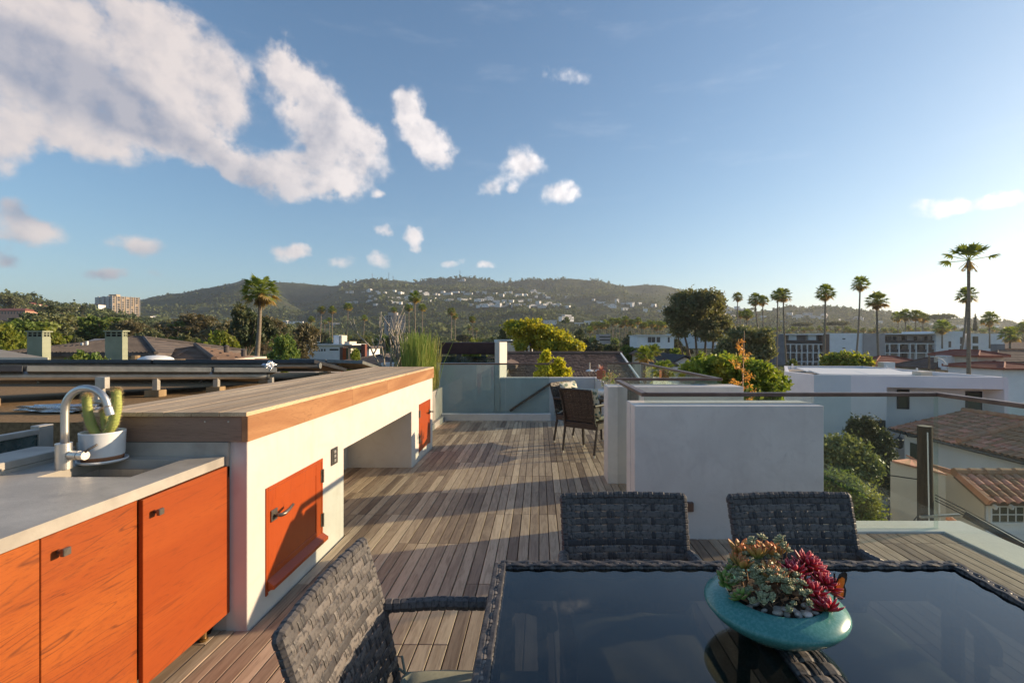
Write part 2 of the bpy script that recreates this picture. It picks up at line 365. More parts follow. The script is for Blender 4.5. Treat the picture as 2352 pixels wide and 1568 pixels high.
# ------------------------------------------------------------------ mesh helpers
class MB:
    def __init__(s): s.v = []; s.f = []; s.m = []
    def add(s, vs, fs, mi=0):
        o = len(s.v); s.v += [tuple(v) for v in vs]
        s.f += [tuple(i + o for i in f) for f in fs]; s.m += [mi] * len(fs)
        return s
    def box(s, x0, x1, y0, y1, z0, z1, mi=0):
        vs = [(x, y, z) for x in (x0, x1) for y in (y0, y1) for z in (z0, z1)]
        return s.add(vs, [(0, 1, 3, 2), (4, 6, 7, 5), (0, 4, 5, 1), (2, 3, 7, 6), (0, 2, 6, 4), (1, 5, 7, 3)], mi)
    def obox(s, c, h, rot=None, mi=0):
        rot = rot or Matrix.Identity(3); c = Vector(c)
        vs = [c + rot @ Vector((x * h[0], y * h[1], z * h[2])) for x in (-1, 1) for y in (-1, 1) for z in (-1, 1)]
        return s.add(vs, [(0, 1, 3, 2), (4, 6, 7, 5), (0, 4, 5, 1), (2, 3, 7, 6), (0, 2, 6, 4), (1, 5, 7, 3)], mi)
    def beam(s, a, b, w, h, mi=0, up=(0, 0, 1)):
        a, b = Vector(a), Vector(b); d = (b - a); L = d.length
        if L < 1e-6: return s
        d.normalize(); u = Vector(up)
        x = d.cross(u)
        if x.length < 1e-4: x = Vector((1, 0, 0))
        x.normalize(); z = x.cross(d)
        rot = Matrix((x, d, z)).transposed()
        return s.obox((a + b) / 2, (w / 2, L / 2, h / 2), rot, mi)
    def tube(s, pts, r, n=8, caps=True, mi=0):
        pts = [Vector(p) for p in pts]; rs = r if isinstance(r, (list, tuple)) else [r] * len(pts)
        vs = []; prev = None
        for i, p in enumerate(pts):
            d = (pts[min(i + 1, len(pts) - 1)] - pts[max(i - 1, 0)]).normalized()
            if prev is None:
                u = d.orthogonal().normalized()
            else:
                u = prev - d * prev.dot(d)
                u = u.normalized() if u.length > 1e-6 else d.orthogonal().normalized()
            prev = u; w = d.cross(u)
            for j in range(n):
                a = 2 * math.pi * j / n
                vs.append(p + (u * math.cos(a) + w * math.sin(a)) * rs[i])
        fs = []
        for i in range(len(pts) - 1):
            for j in range(n):
                fs.append((i * n + j, i * n + (j + 1) % n, (i + 1) * n + (j + 1) % n, (i + 1) * n + j))
        if caps:
            fs.append(tuple(range(n - 1, -1, -1))); fs.append(tuple((len(pts) - 1) * n + j for j in range(n)))
        return s.add(vs, fs, mi)
    def lathe(s, prof, n=24, c=(0, 0, 0), mi=0, caps=True):
        vs = []; c = Vector(c)
        for (r, z) in prof:
            for j in range(n):
                a = 2 * math.pi * j / n
                vs.append(c + Vector((r * math.cos(a), r * math.sin(a), z)))
        fs = []
        for i in range(len(prof) - 1):
            for j in range(n):
                fs.append((i * n + j, i * n + (j + 1) % n, (i + 1) * n + (j + 1) % n, (i + 1) * n + j))
        if caps:
            fs.append(tuple(range(n - 1, -1, -1))); fs.append(tuple((len(prof) - 1) * n + j for j in range(n)))
        return s.add(vs, fs, mi)
    def prism(s, poly, z0, z1, mi=0):
        n = len(poly)
        vs = [(x, y, z0) for x, y in poly] + [(x, y, z1) for x, y in poly]
        fs = [tuple(range(n - 1, -1, -1)), tuple(range(n, 2 * n))] + [(i, (i + 1) % n, n + (i + 1) % n, n + i) for i in range(n)]
        return s.add(vs, fs, mi)
    def mesh(s, name, mats, off=(0, 0, 0), smooth=False, bevel=0.0, bseg=1):
        me = bpy.data.meshes.new(name)
        o = Vector(off)
        me.from_pydata([Vector(v) - o for v in s.v], [], s.f)
        for m in (mats if isinstance(mats, (list, tuple)) else [mats]):
            me.materials.append(MATS[m] if isinstance(m, str) else m)
        if any(s.m): me.polygons.foreach_set('material_index', s.m)
        if bevel:
            bm = bmesh.new(); bm.from_mesh(me)
            es = [e for e in bm.edges if len(e.link_faces) == 2 and e.calc_face_angle(0) > 0.5]
            bmesh.ops.bevel(bm, geom=es, offset=bevel, segments=bseg, affect='EDGES', profile=0.5)
            bm.to_mesh(me); bm.free()
        if smooth: me.polygons.foreach_set('use_smooth', [True] * len(me.polygons))
        me.update()
        return me
    def build(s, name, mats, parent=None, smooth=False, bevel=0.0, bseg=1, kind=None, local=False, label=None):
        off = (0, 0, 0)
        if parent is not None and not local:
            off = parent.location if parent.parent is None else parent.parent.location + parent.location
        o = link(name, s.mesh(name, mats, off, smooth, bevel, bseg), parent)
        if kind: o['kind'] = kind
        if label: o['label'] = label
        return o
def link(name, me, parent=None, loc=(0, 0, 0)):
    o = bpy.data.objects.new(name, me); C.objects.link(o); o.location = loc
    if parent is not None: o.parent = parent
    return o
def thing(name, label, cat, loc=(0, 0, 0), group=None, rotz=0.0):
    o = bpy.data.objects.new(name, None); C.objects.link(o)
    o.empty_display_size = 0.1
    o.location = loc; o.rotation_euler = (0, 0, rotz); o['label'] = label; o['category'] = cat
    if group: o['group'] = group
    return o
def tag(o, label, cat, group=None):
    o['label'] = label; o['category'] = cat
    if group: o['group'] = group
    return o
def struct(o): o['kind'] = 'structure'; return o
def stuff(o): o['kind'] = 'stuff'; return o
def dup(root, loc=None, rotz=None, label=None, group=None, scale=None):
    r = root.copy(); C.objects.link(r)
    if loc is not None: r.location = loc
    if rotz is not None: r.rotation_euler = (0, 0, rotz)
    if scale is not None: r.scale = scale if isinstance(scale, tuple) else (scale,) * 3
    if label: r['label'] = label
    if group: r['group'] = group
    for ch in list(root.children):
        c = ch.copy(); C.objects.link(c); c.parent = r
        for g in list(ch.children):
            d = g.copy(); C.objects.link(d); d.parent = c
    return r
# ------------------------------------------------------------------ terrace: own house, deck, parapets, guard rails
house = thing('house_body', 'cream body of the house below the wooden roof terrace', 'house', (0, 5, -8))
mb = MB()
mb.box(-2.42, 3.485, -3, 3.965, -8, -0.06); mb.box(-2.42, 0.9, 3.965, 5.36, -8, -0.06); mb.box(-2.42, 2.2, 5.36, 9.0, -8, -0.06); mb.box(-2.42, 2.2, 9.0, 10.3, -8, -2.6)
mb.build('wall', 'cream_stucco', house)
deck = struct(MB().box(-2.36, 3.165, -1.5, 3.74, -0.06, -0.024).box(-2.36, 0.83, 3.74, 5.36, -0.06, -0.024).box(-2.36, 2.05, 5.36, 9.02, -0.06, -0.024).build('deck', 'dark_void'))
BW, BL = 0.075, 1.185
board_me = MB().box(-BW / 2 + 0.003, BW / 2 - 0.003, -BL / 2 + 0.002, BL / 2 - 0.002, -0.024, 0.0).mesh('board', deck_m, bevel=0.002)
cells = []
def blocked(x, y0, y1):
    if x < -1.5 and not (3.3 < y1 and y0 < 6.0): return True
    if x > 0.83 and y0 > 3.70 and y1 < 5.4: return True
    if x > 0.725 and y1 > 3.74 and y0 < 3.7: return False
    if x > 0.83 and 3.6 < y0 < 5.2: return True
    if x > 2.0 and y0 > 3.7: return True
    return False
random.seed(4)
for i in range(-33, 41):
    x = 0.15 + (i + 0.5) * BW
    if x < -2.32 or x > 3.16: continue
    par = (math.floor(i / 8) % 2) * 0.5925
    for j in range(0, 9):
        y0 = 0.0 + j * BL - par; y1 = y0 + BL
        # keep the terrace outline
        lo, hi = 0.25, 9.02
        if x > 2.0: hi = 3.735
        elif x > 0.83: hi = 9.02
        a, b_ = max(y0, lo), min(y1, hi)
        if b_ - a < 0.05: continue
        segs = [(a, b_)]
        if 0.83 < x <= 2.0:
            segs = [(p, q) for p, q in ((a, min(b_, 3.735)), (max(a, 5.36), b_)) if q - p > 0.05]
        if x < -1.53:
            segs = [(p, q) for p, q in ((max(a, 3.71), min(b_, 5.70)), (a, min(b_, 2.49 if x > -1.9 else 0)), (max(a, 6.8), b_ if x > -1.86 else 0)) if q - p > 0.05]
        for (p, q) in segs: cells.append((x, p, q))
cells.sort(key=lambda c: (c[2] + c[1]) / 2 if not (c[0] > -0.15 and c[0] < 1.4 and c[2] < 1.7) else 99)
rest = MB()
for n_, (x, p, q) in enumerate(cells):
    if n_ < 300:
        o = link('board', board_me, deck, (x, (p + q) / 2, random.uniform(-0.0012, 0.0012)))
        o.scale = (1, (q - p) / BL, 1)
    else:
        rest.box(x - BW / 2 + 0.003, x + BW / 2 - 0.003, p + 0.002, q - 0.002, -0.024, 0.0)
stuff(rest.build('boards', deck_m, deck))

# parapet, white stucco blocks, guard rails
cap = tag(MB().prism([(2.163, 3.742), (3.165, 3.742), (3.165, -1.5), (3.49, -1.5), (3.49, 3.97), (2.163, 3.97)], -0.06, 0.014).build('parapet_curb', 'parapet_cap', bevel=0.004), 'low cream parapet curb around the right corner of the deck', 'parapet')
def stucco_block(name, label, x0, x1, y0, y1, z1, slot=None):
    t = thing(name, label, 'wall', ((x0 + x1) / 2, (y0 + y1) / 2, 0))
    m = MB()
    if slot:
        m.box(x0, x1, y0, slot - 0.013, -0.02, z1); m.box(x0, x1, slot + 0.013, y1, -0.02, z1); m.box(x0 + 0.01, x1 - 0.002, slot - 0.013, slot + 0.013, -0.02, z1 - 0.02)
    else: m.box(x0, x1, y0, y1, -0.02, z1)
    m.build('wall', 'white_stucco', t, bevel=0.006, bseg=2)
    return t
sb1 = stucco_block('stucco_block', 'large white stucco block wall behind the two dining chairs', 0.725, 2.16, 3.63, 3.97, 1.009, 3.80)
MB().box(1.105, 1.165, 3.60, 3.63, 0.215, 0.285).build('step_light', 'rail_brown', sb1, bevel=0.004)
sb2 = stucco_block('stucco_block', 'white stucco block wall just beyond the nearer block, beside wicker chairs', 0.725, 2.16, 5.05, 5.36, 1.018)

def guard(name, label, runs, loc, zb=0.0, rail_z=1.062, rh=0.03, rw=0.055, glass='guard_glass', tz=0.012, rails=True):
    t = thing(name, label, 'railing', loc)
    for r_ in runs:
        a, b = Vector(r_['a']), Vector(r_['b'])
        if r_.get('rail', True):
            MB().beam((a.x, a.y, rail_z + rh / 2), (b.x, b.y, rail_z + rh / 2), rw, rh).build('handrail', 'rail_brown', t, bevel=0.004)
        cuts = r_.get('cuts', [0.0, 1.0]); z0 = r_.get('zb', zb)
        for c0, c1 in zip(cuts[:-1], cuts[1:]):
            if r_.get('skip') and (c0, c1) in r_['skip']: continue
            p, q = a.lerp(b, c0), a.lerp(b, c1); d = (q - p).normalized() * 0.002
            zz = z0[cuts.index(c0)] if isinstance(z0, (list, tuple)) else z0
            MB().beam((p.x + d.x, p.y + d.y, (zz + rail_z) / 2), (q.x - d.x, q.y - d.y, (zz + rail_z) / 2), tz, rail_z - zz - 0.001).build('glass_pane', glass, t)
    return t
guard('glass_guard', 'long glass guard with brown handrail wrapping the near right deck corner', [
    dict(a=(0.835, 3.80), b=(3.165, 3.80), cuts=[0, 0.5694, 1.0], zb=[1.012, 0.014]),
    dict(a=(3.165, 3.835), b=(3.165, -1.5), cuts=[0, 0.45, 0.8, 1.0], zb=0.0),
    dict(a=(0.835, 5.05), b=(0.835, 3.775), cuts=[0, 0.52, 0.84], zb=-0.02)], (2.5, 3.8, 0))
guard('glass_guard', 'brown railed glass guard along the far right edge beyond the stucco blocks', [
    dict(a=(0.835, 5.30), b=(2.02, 5.30), cuts=[0, 1.0], zb=1.02),
    dict(a=(1.99, 5.33), b=(1.95, 9.13), cuts=[0, 0.26, 0.5, 0.74, 1.0], zb=0.0),
    dict(a=(1.93, 9.13), b=(1.30, 9.13), cuts=[0, 1.0], zb=0.0)], (1.9, 7, 0))
guard('glass_guard', 'tinted glass guard across the far end of the deck above stairwell', [
    dict(a=(-1.9, 9.2), b=(0.2, 9.2), cuts=[0, 0.6, 1.0], zb=0.05)], (-0.8, 9.2, 0), rail_z=1.045, rh=0.03, rw=0.05, glass='tinted_glass')
sc_ = thing('stair_curb', 'low white curb with metal trough at far end of the deck', 'curb', (-0.8, 9.1, 0))
MB().box(-1.84, 0.22, 9.02, 9.13, -0.06, 0.126).build('curb', 'white_stucco', sc_, bevel=0.005)
MB().box(-1.84, 0.2, 9.16, 9.24, -0.06, 0.06).build('trough', 'aluminium', sc_, bevel=0.003)
swl = thing('stair_wall', 'white parapet wall closing the stairwell beyond the deck', 'wall', (0, 10.4, -2.5))
MB().box(-0.84, 1.2, 10.3, 10.5, -8, 0.713).box(1.2, 1.36, 8.75, 10.5, -2.6, 0.716).build('wall', 'white_stucco', swl, bevel=0.008)
MB().beam((-0.62, 10.24, 0.01), (0.24, 10.24, 0.585), 0.045, 0.05).beam((-0.3, 10.22, 0.21), (-0.3, 10.3, 0.21), 0.02, 0.02).beam((0.1, 10.22, 0.48), (0.1, 10.3, 0.48), 0.02, 0.02).build('handrail', 'rail_brown', swl)
st = thing('stair', 'pale concrete stair going down behind the far glass guard', 'stair', (-0.3, 9.8, -2.6))
for i in range(10):
    MB().box(0.2 - 0.28 * (i + 1), 0.2 - 0.28 * i, 9.26, 10.298, -2.6, -0.06 - 0.175 * (i + 1) + 0.0).build('step', 'planter_concrete', st)
# neighbouring tower with spa
tw = thing('spa_tower', 'white walled tower with dark maroon cover and teal glass band', 'building', (-1.5, 10.8, -8))
MB().box(-3.4, -0.953, 10.3, 10.5, -8, 1.03).box(-3.4, -0.953, 10.5, 13, -8, 0.9).build('wall', 'white_stucco', tw, bevel=0.006)
MB().box(-0.95, -0.842, 10.28, 12.6, -8, 1.475).build('side_wall', 'cream_stucco', tw, bevel=0.006)
MB().box(-2.2, -0.956, 10.40, 10.42, 1.03, 1.165).build('glass_band', 'teal_glass', tw)
pmat('maroon', (0.050, 0.022, 0.024), (0.065, 0.03, 0.03), 5, 0.45, bmp=0.1)
MB().box(-2.2, -0.96, 10.75, 12.2, 1.205, 1.47).build('cover', 'maroon', tw, bevel=0.02, bseg=2)
pmat('terracotta_pot', (0.36, 0.11, 0.06), (0.42, 0.14, 0.08), 12, 0.7)
for x in (-1.85, -1.3): MB().box(x, x + 0.1, 10.76, 10.84, 0.9, 1.204).build('cover_leg', 'dark_steel', tw)

# ------------------------------------------------------------------ bar island
bar = thing('bar_island', 'long cream stucco bar island with weathered timber top', 'bar', (-1.9, 4.6, 0))
X0, X1, Y0, Y1, ZT = -2.33, -1.513, 2.485, 6.80, 0.985
m = MB()
m.box(X0, X1, Y0 + 0.001, 3.707, -0.02, ZT); m.box(X0, X1, 5.68, Y1, -0.02, ZT); m.box(X0, X1, 3.707, 5.68, 0.667, ZT); m.box(X0 - 0.02, X0 + 0.06, 3.707, 5.68, -0.02, 0.667)
# cut the two cupboard openings by setting the doors into framed recesses standing 3 mm proud
m.build('wall', 'cream_stucco', bar)
MB().box(-1.62, X1 - 0.001, Y0 - 0.003, Y0 + 0.0005, -0.02, ZT).build('end_wall', 'end_stucco', bar)
MB().box(X0 + 0.062, X0 + 0.13, 4.0, 4.35, -0.0, 0.15).build('plinth_block', 'white_stucco', bar, bevel=0.004)
PW = 0.85 / 6
for i in range(6):
    x0 = -2.35 + i * PW
    ys = [2.455, 2.455 + (1.9, 2.6, 1.2, 2.9, 2.2, 3.1)[i], 6.83]
    for a, b in zip(ys[:-1], ys[1:]):
        MB().box(x0 + 0.0008, x0 + PW - 0.0008, a + (0.001 if a > 2.5 else random.uniform(0, 0.003)), b - 0.001, 1.112, 1.134 + random.uniform(-0.0006, 0.0006)).build('top_plank', 'bar_top', bar, bevel=0.002)
for a, b, mm in ((2.462, 3.85, 'fascia_wood'), (3.85, 4.73, 'fascia_wood'), (4.73, 6.825, 'fascia_wood')):
    MB().box(-1.53, -1.497, a + 0.001, b - 0.001, 0.981, 1.1115).build('fascia_board', mm, bar, bevel=0.002)
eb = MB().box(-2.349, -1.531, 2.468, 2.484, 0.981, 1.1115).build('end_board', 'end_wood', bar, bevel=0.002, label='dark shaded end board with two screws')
for x in (-1.72, -1.60):
    MB().lathe([(0.0, 0), (0.005, 0), (0.005, 0.003), (0.0, 0.003)], 10).mesh
    MB().tube([(x, 2.469, 1.085), (x, 2.465, 1.085)], 0.0045, 10).build('screw', 'aluminium', eb)
def access_door(y0, y1, z0, z1, label, hinge_far=True, sill=True):
    d = MB()
    xf = X1
    # frame
    d.box(xf - 0.02, xf + 0.006, y0, y0 + 0.022, z0, z1); d.box(xf - 0.02, xf + 0.006, y1 - 0.022, y1, z0, z1)
    d.box(xf - 0.02, xf + 0.006, y0 + 0.022, y1 - 0.022, z1 - 0.02, z1)
    dr = d.build('access_door', 'orange_door', bar, bevel=0.002, label=label)
    lf = MB()
    a, b, lo, hi = y0 + 0.024, y1 - 0.024, z0 + 0.012, z1 - 0.022
    st_ = 0.075
    lf.box(xf - 0.02, xf + 0.004, a, a + st_, lo, hi); lf.box(xf - 0.02, xf + 0.004, b - st_, b, lo, hi)
    lf.box(xf - 0.02, xf + 0.0035, a + st_, b - st_, hi - st_, hi); lf.box(xf - 0.02, xf + 0.0035, a + st_, b - st_, lo, lo + st_ + 0.03)
    lf.box(xf - 0.02, xf - 0.012 + 0.0135, a + st_, b - st_, lo + st_ + 0.03, hi - st_)
    lf.build('leaf', 'orange_door', dr, bevel=0.0015)
    if sill:
        s_ = MB(); s_.add([(xf, y0 + 0.01, z0 + 0.085), (xf + 0.045, y0 + 0.01, z0 + 0.055), (xf + 0.045, y0 + 0.01, z0 + 0.035), (xf, y0 + 0.01, z0 + 0.03),
                           (xf, y1 - 0.005, z0 + 0.085), (xf + 0.045, y1 - 0.005, z0 + 0.055), (xf + 0.045, y1 - 0.005, z0 + 0.035), (xf, y1 - 0.005, z0 + 0.03)],
                          [(3, 2, 1, 0), (4, 5, 6, 7), (0, 1, 5, 4), (1, 2, 6, 5), (2, 3, 7, 6), (3, 0, 4, 7)])
        s_.build('drip_sill', 'orange_door', dr)
    hy = y0 + 0.075 if hinge_far else y1 - 0.06
    zl = z1 - 0.17
    sg = 1 if hinge_far else -1
    hd = MB(); hd.box(xf + 0.004, xf + 0.012, hy - 0.032, hy + 0.032, zl - 0.032, zl + 0.032)
    hd.build('handle_plate', 'bronze', dr, bevel=0.002)
    MB().tube([(xf + 0.01, hy, zl), (xf + 0.05, hy, zl), (xf + 0.058, hy + sg * 0.02, zl + 0.002), (xf + 0.056, hy + sg * 0.07, zl + 0.006), (xf + 0.05, hy + sg * 0.13, zl + 0.016)], [0.012, 0.012, 0.012, 0.010, 0.008], 8).build('lever', 'bronze', dr, smooth=True)
    hx = y1 - 0.01 if hinge_far else y0 + 0.01
    for zz in (z0 + 0.17, z1 - 0.12):
        MB().tube([(xf + 0.010, hx, zz - 0.045), (xf + 0.010, hx, zz + 0.045)], 0.009, 8).box(xf + 0.001, xf + 0.0075, hx - 0.02, hx + 0.014, zz - 0.045, zz + 0.045).build('hinge', 'bronze', dr)
    return dr
access_door(2.646, 3.342, 0.088, 0.684, 'near orange wood access door with lever handle')
access_door(6.03, 6.65, 0.088, 0.70, 'far orange wood access door', hinge_far=False, sill=False)
ot = MB().box(X1 + 0.0005, X1 + 0.008, 3.478, 3.585, 0.592, 0.714).build('power_outlet', 'dark_steel', bar, bevel=0.003)
for zz in (0.685, 0.653, 0.621):
    MB().box(X1 + 0.0085, X1 + 0.0125, 3.516, 3.547, zz - 0.011, zz + 0.011).build('socket', 'aluminium', ot, bevel=0.002)

# ------------------------------------------------------------------ counter with sink, cabinets
ctr = thing('kitchen_counter', 'grey concrete outdoor kitchen counter with orange teak cabinets', 'counter', (-2.0, 1.6, 0))
SX0, SX1, SY0, SY1 = -2.19, -1.78, 2.087, 2.385
cz0, cz1 = 0.863, 0.908
cc = MB()
cc.box(-2.378, -1.612, 0.3, SY0, cz0, cz1); cc.box(-2.378, SX0, SY0, SY1, cz0, cz1); cc.box(SX1, -1.612, SY0, SY1, cz0, cz1); cc.box(-2.378, -1.612, SY1, 2.462, cz0, cz1)
cc.build('worktop', 'concrete', ctr)
MB().box(-2.378, -1.60, 2.4625, 2.4845, 0.80, 0.979).build('end_splash', 'concrete', ctr)
MB().box(-2.59, -2.38, 0.3, 2.46, 0.925, 0.96).build('ledge_cap', 'concrete', ctr, bevel=0.003)
MB().box(-2.42, -2.3785, 0.3, 2.46, 0.0, 0.9245).build('back_splash', 'concrete', ctr)
sk = MB()
t_ = 0.004; bz = 0.70
sk.box(SX0 - 0.01, SX1 + 0.01, SY0 - 0.01, SY1 + 0.01, bz - t_, bz)
for a in ((SX0 - 0.01, SX0, SY0 - 0.01, SY1 + 0.01), (SX1, SX1 + 0.01, SY0 - 0.01, SY1 + 0.01), (SX0, SX1, SY0 - 0.01, SY0), (SX0, SX1, SY1, SY1 + 0.01)):
    sk.box(*a, bz, cz0 - 0.001)
so_ = sk.build('sink', 'steel', ctr)
MB().lathe([(0.028, 0), (0.028, 0.004), (0.018, 0.005), (0.0, 0.002)], 16, ((SX0 + SX1) / 2, (SY0 + SY1) / 2, bz + 0.0005), caps=False).build('drain', 'dark_steel', so_)
MB().box(-2.36, -1.66, 0.3, 2.45, 0.10, 0.69).build('carcass', 'dark_void', ctr)
def cab(y0, y1, x, mat, label, knob):
    d = MB().box(x - 0.02, x, y0, y1, 0.10, 0.8575).build('cabinet_door', mat, ctr, bevel=0.0015, label=label)
    if knob is not None:
        MB().box(x, x + 0.02, knob - 0.006, knob + 0.006, 0.786, 0.798).box(x + 0.02, x + 0.034, knob - 0.014, knob + 0.014, 0.779, 0.805).build('knob', 'bronze', d, bevel=0.002)
cab(1.935, 2.478, -1.60, 'orange_smooth', 'plainer deep orange door nearest the bar', 1.99)
cab(1.558, 1.932, -1.62, 'orange_teak', 'orange teak door with strong grain', 1.612)
cab(1.15, 1.554, -1.62, 'orange_teak', 'orange teak door at the left edge', None)
cab(0.72, 1.146, -1.62, 'orange_teak', None, None) if False else None
pmat('brass', (0.45, 0.30, 0.13), (0.35, 0.22, 0.10), 20, 0.4, metal=0.9)
MB().lathe([(0.02, 0), (0.02, 0.012), (0.013, 0.014), (0.013, 0.1)], 12, (-1.68, 2.40, 0)).build('foot', 'brass', ctr, smooth=False)
MB().tube([(-1.70, 2.46, 0.0), (-1.675, 2.452, 0.05), (-1.66, 2.45, 0.085), (-1.69, 2.455, 0.10)], 0.012, 8).build('hose', 'dark_void', ctr, smooth=True)

# tap
tp = thing('tap', 'brushed steel gooseneck tap standing beside the sink', 'tap', (-2.205, 2.222, cz1))
MB().lathe([(0.031, 0), (0.031, 0.118), (0.030, 0.12), (0.0, 0.12)], 28, tp.location, caps=False).build('base', 'steel', tp, smooth=False)
bx, by = -2.2, 2.222
pts = [(bx, by, cz1 + 0.119), (bx, by, 1.08), (bx, by, 1.17)]
for i in range(1, 17):
    a = math.pi - i * (math.pi * 0.93 / 16)
    pts.append((bx + 0.1 + 0.1 * math.cos(a), by + 0.0, 1.18 + 0.1 * math.sin(a) * 1.02))
e1 = Vector(pts[-1]); dd = (Vector(pts[-1]) - Vector(pts[-2])).normalized()
pts += [e1 + dd * 0.01]
MB().tube(pts, 0.0155, 20).build('spout', 'steel', tp, smooth=True)
MB().tube([e1 + dd * 0.0102, e1 + dd * 0.048], 0.0168, 20).build('aerator', 'steel', tp)
MB().tube([(bx + 0.03, by, 0.972), (bx + 0.075, by - 0.008, 0.972)], 0.021, 20).tube([(bx + 0.077, by - 0.0083, 0.972), (bx + 0.108, by - 0.013, 0.972)], 0.02, 20).build('valve', 'steel', tp)
MB().tube([(bx + 0.098, by - 0.012, 0.985), (bx + 0.115, by - 0.01, 0.998), (bx + 0.15, by, 1.02)], [0.0075, 0.006, 0.005], 8).build('lever', 'bronze', tp, smooth=True)

# cactus in a white pot
pmat('white_glaze', (0.72, 0.715, 0.71), (0.78, 0.775, 0.77), 10, 0.35, spec=0.5)
pmat('bare_clay', (0.30, 0.135, 0.07), (0.36, 0.17, 0.09), 20, 0.7)
pmat('soil', (0.05, 0.033, 0.022), (0.13, 0.10, 0.075), 60, 0.95, bmp=0.8)
px_, py_ = -2.145, 2.36
ccx = Vector((px_ - 0.0, py_ - 0.005, cz1))
pot = thing('plant_pot', 'ribbed white ceramic pot with bare clay band on a saucer', 'pot', ccx)
prof = [(0.05, 0.008), (0.080, 0.012), (0.083, 0.033)]
MB().lathe(prof, 36, ccx, caps=False).build('clay_band', 'bare_clay', pot, smooth=True)
prof = [(0.0835, 0.033)]
for i in range(9):
    z = 0.036 + i * 0.0125; prof += [(0.0842 + i * 0.0005, z), (0.0854 + i * 0.0005, z + 0.006)]
prof += [(0.0895, 0.15), (0.0868, 0.151), (0.0845, 0.148), (0.082, 0.125)]
MB().lathe(prof, 40, ccx, caps=False).build('body', 'white_glaze', pot, smooth=True)
MB().lathe([(0.0, 0.0), (0.085, 0.0), (0.099, 0.008), (0.099, 0.016), (0.094, 0.017), (0.09, 0.009), (0.0, 0.0078)], 36, ccx, caps=False).build('saucer', 'white_glaze', pot, smooth=True)
MB().lathe([(0.0, 0.131), (0.0835, 0.128)], 24, ccx, caps=False).build('soil', 'soil', pot)
leafmat('cactus_skin', (0.17, 0.20, 0.05), (0.22, 0.24, 0.07), None, 0.0, 0.0)
pmat('cactus_spine', (0.62, 0.48, 0.28), (0.5, 0.36, 0.2), 30, 0.8)
cac = thing('cactus', 'spiny green column cactus with three stems growing in white pot', 'cactus', ccx + Vector((0, 0, 0.128)))
def cactus_stem(pts, rs, seed):
    n = 26; vs = []; random.seed(seed)
    P = [Vector(p) for p in pts]
    # resample
    Q = []; RR = []
    for i in range(len(P) - 1):
        for t in range(6):
            Q.append(P[i].lerp(P[i + 1], t / 6)); RR.append(rs[i] + (rs[i + 1] - rs[i]) * t / 6)
    Q.append(P[-1]); RR.append(rs[-1])
    for _ in range(3):
        Q = [Q[0]] + [(Q[i - 1] + Q[i] * 2 + Q[i + 1]) / 4 for i in range(1, len(Q) - 1)] + [Q[-1]]
    mb = MB(); sp = MB()
    rings = []
    for i, q in enumerate(Q):
        d = (Q[min(i + 1, len(Q) - 1)] - Q[max(i - 1, 0)]).normalized()
        u = d.cross(Vector((0, 1, 0))).normalized(); w = d.cross(u)
        for j in range(n):
            a = 2 * math.pi * j / n
            r = RR[i] * (1.0 if j % 2 == 0 else 0.86)
            vs.append(q + (u * math.cos(a) + w * math.sin(a)) * r)
            if j % 2 == 0 and i % 1 == 0:
                for _ in range(4):
                    dirv = (u * math.cos(a) + w * math.sin(a) + Vector((random.uniform(-.9, .9), random.uniform(-.9, .9), random.uniform(-.5, .9)))).normalized()
                    b0 = q + (u * math.cos(a) + w * math.sin(a)) * r + d * random.uniform(-0.004, 0.004)
                    s_ = dirv.cross(Vector((0.3, 0.9, 0.1))).normalized() * 0.0006
                    L = random.uniform(0.009, 0.019)
                    sp.add([b0 - s_, b0 + s_, b0 + dirv * L], [(0, 1, 2)])
    fs = []
    for i in range(len(Q) - 1):
        for j in range(n):
            fs.append((i * n + j, i * n + (j + 1) % n, (i + 1) * n + (j + 1) % n, (i + 1) * n + j))
    fs.append(tuple((len(Q) - 1) * n + j for j in range(n)))
    mb.add(vs, fs)
    s = mb.build('stem', 'cactus_skin', cac, smooth=True)
    stuff(sp.build('spines', 'cactus_spine', s))
b0 = ccx + Vector((0, 0, 0.125))
cactus_stem([b0 + Vector((-0.02, 0, 0)), b0 + Vector((-0.055, 0, 0.05)), b0 + Vector((-0.075, 0, 0.12)), b0 + Vector((-0.08, 0, 0.19)), b0 + Vector((-0.078, 0, 0.205)), b0 + Vector((-0.078, 0, 0.212))], [0.019, 0.022, 0.019, 0.019, 0.013, 0.003], 1)
cactus_stem([b0 + Vector((0.0, 0.02, 0)), b0 + Vector((-0.005, 0.02, 0.06)), b0 + Vector((-0.01, 0.02, 0.115)), b0 + Vector((-0.012, 0.02, 0.128)), b0 + Vector((-0.012, 0.02, 0.134))], [0.018, 0.019, 0.017, 0.011, 0.003], 2)
cactus_stem([b0 + Vector((0.015, 0, 0)), b0 + Vector((0.05, 0, 0.06)), b0 + Vector((0.068, 0, 0.14)), b0 + Vector((0.066, 0, 0.215)), b0 + Vector((0.064, 0, 0.232)), b0 + Vector((0.064, 0, 0.238))], [0.02, 0.023, 0.022, 0.020, 0.013, 0.003], 3)

# metal guard behind the counter ledge
gd = thing('side_guard', 'low metal guard rail with teal glass left of the tap', 'railing', (-2.75, 2.2, 0.7))
MB().beam((-2.75, 0.5, 1.005), (-2.75, 2.62, 1.005), 0.035, 0.03).build('handrail', 'aluminium', gd, bevel=0.003)
MB().box(-2.785, -2.735, 2.62, 2.70, 0.5, 1.035).build('post', 'aluminium', gd, bevel=0.003)
MB().box(-2.755, -2.745, 0.5, 2.62, 0.5, 0.99).build('glass_pane', 'teal_glass', gd)

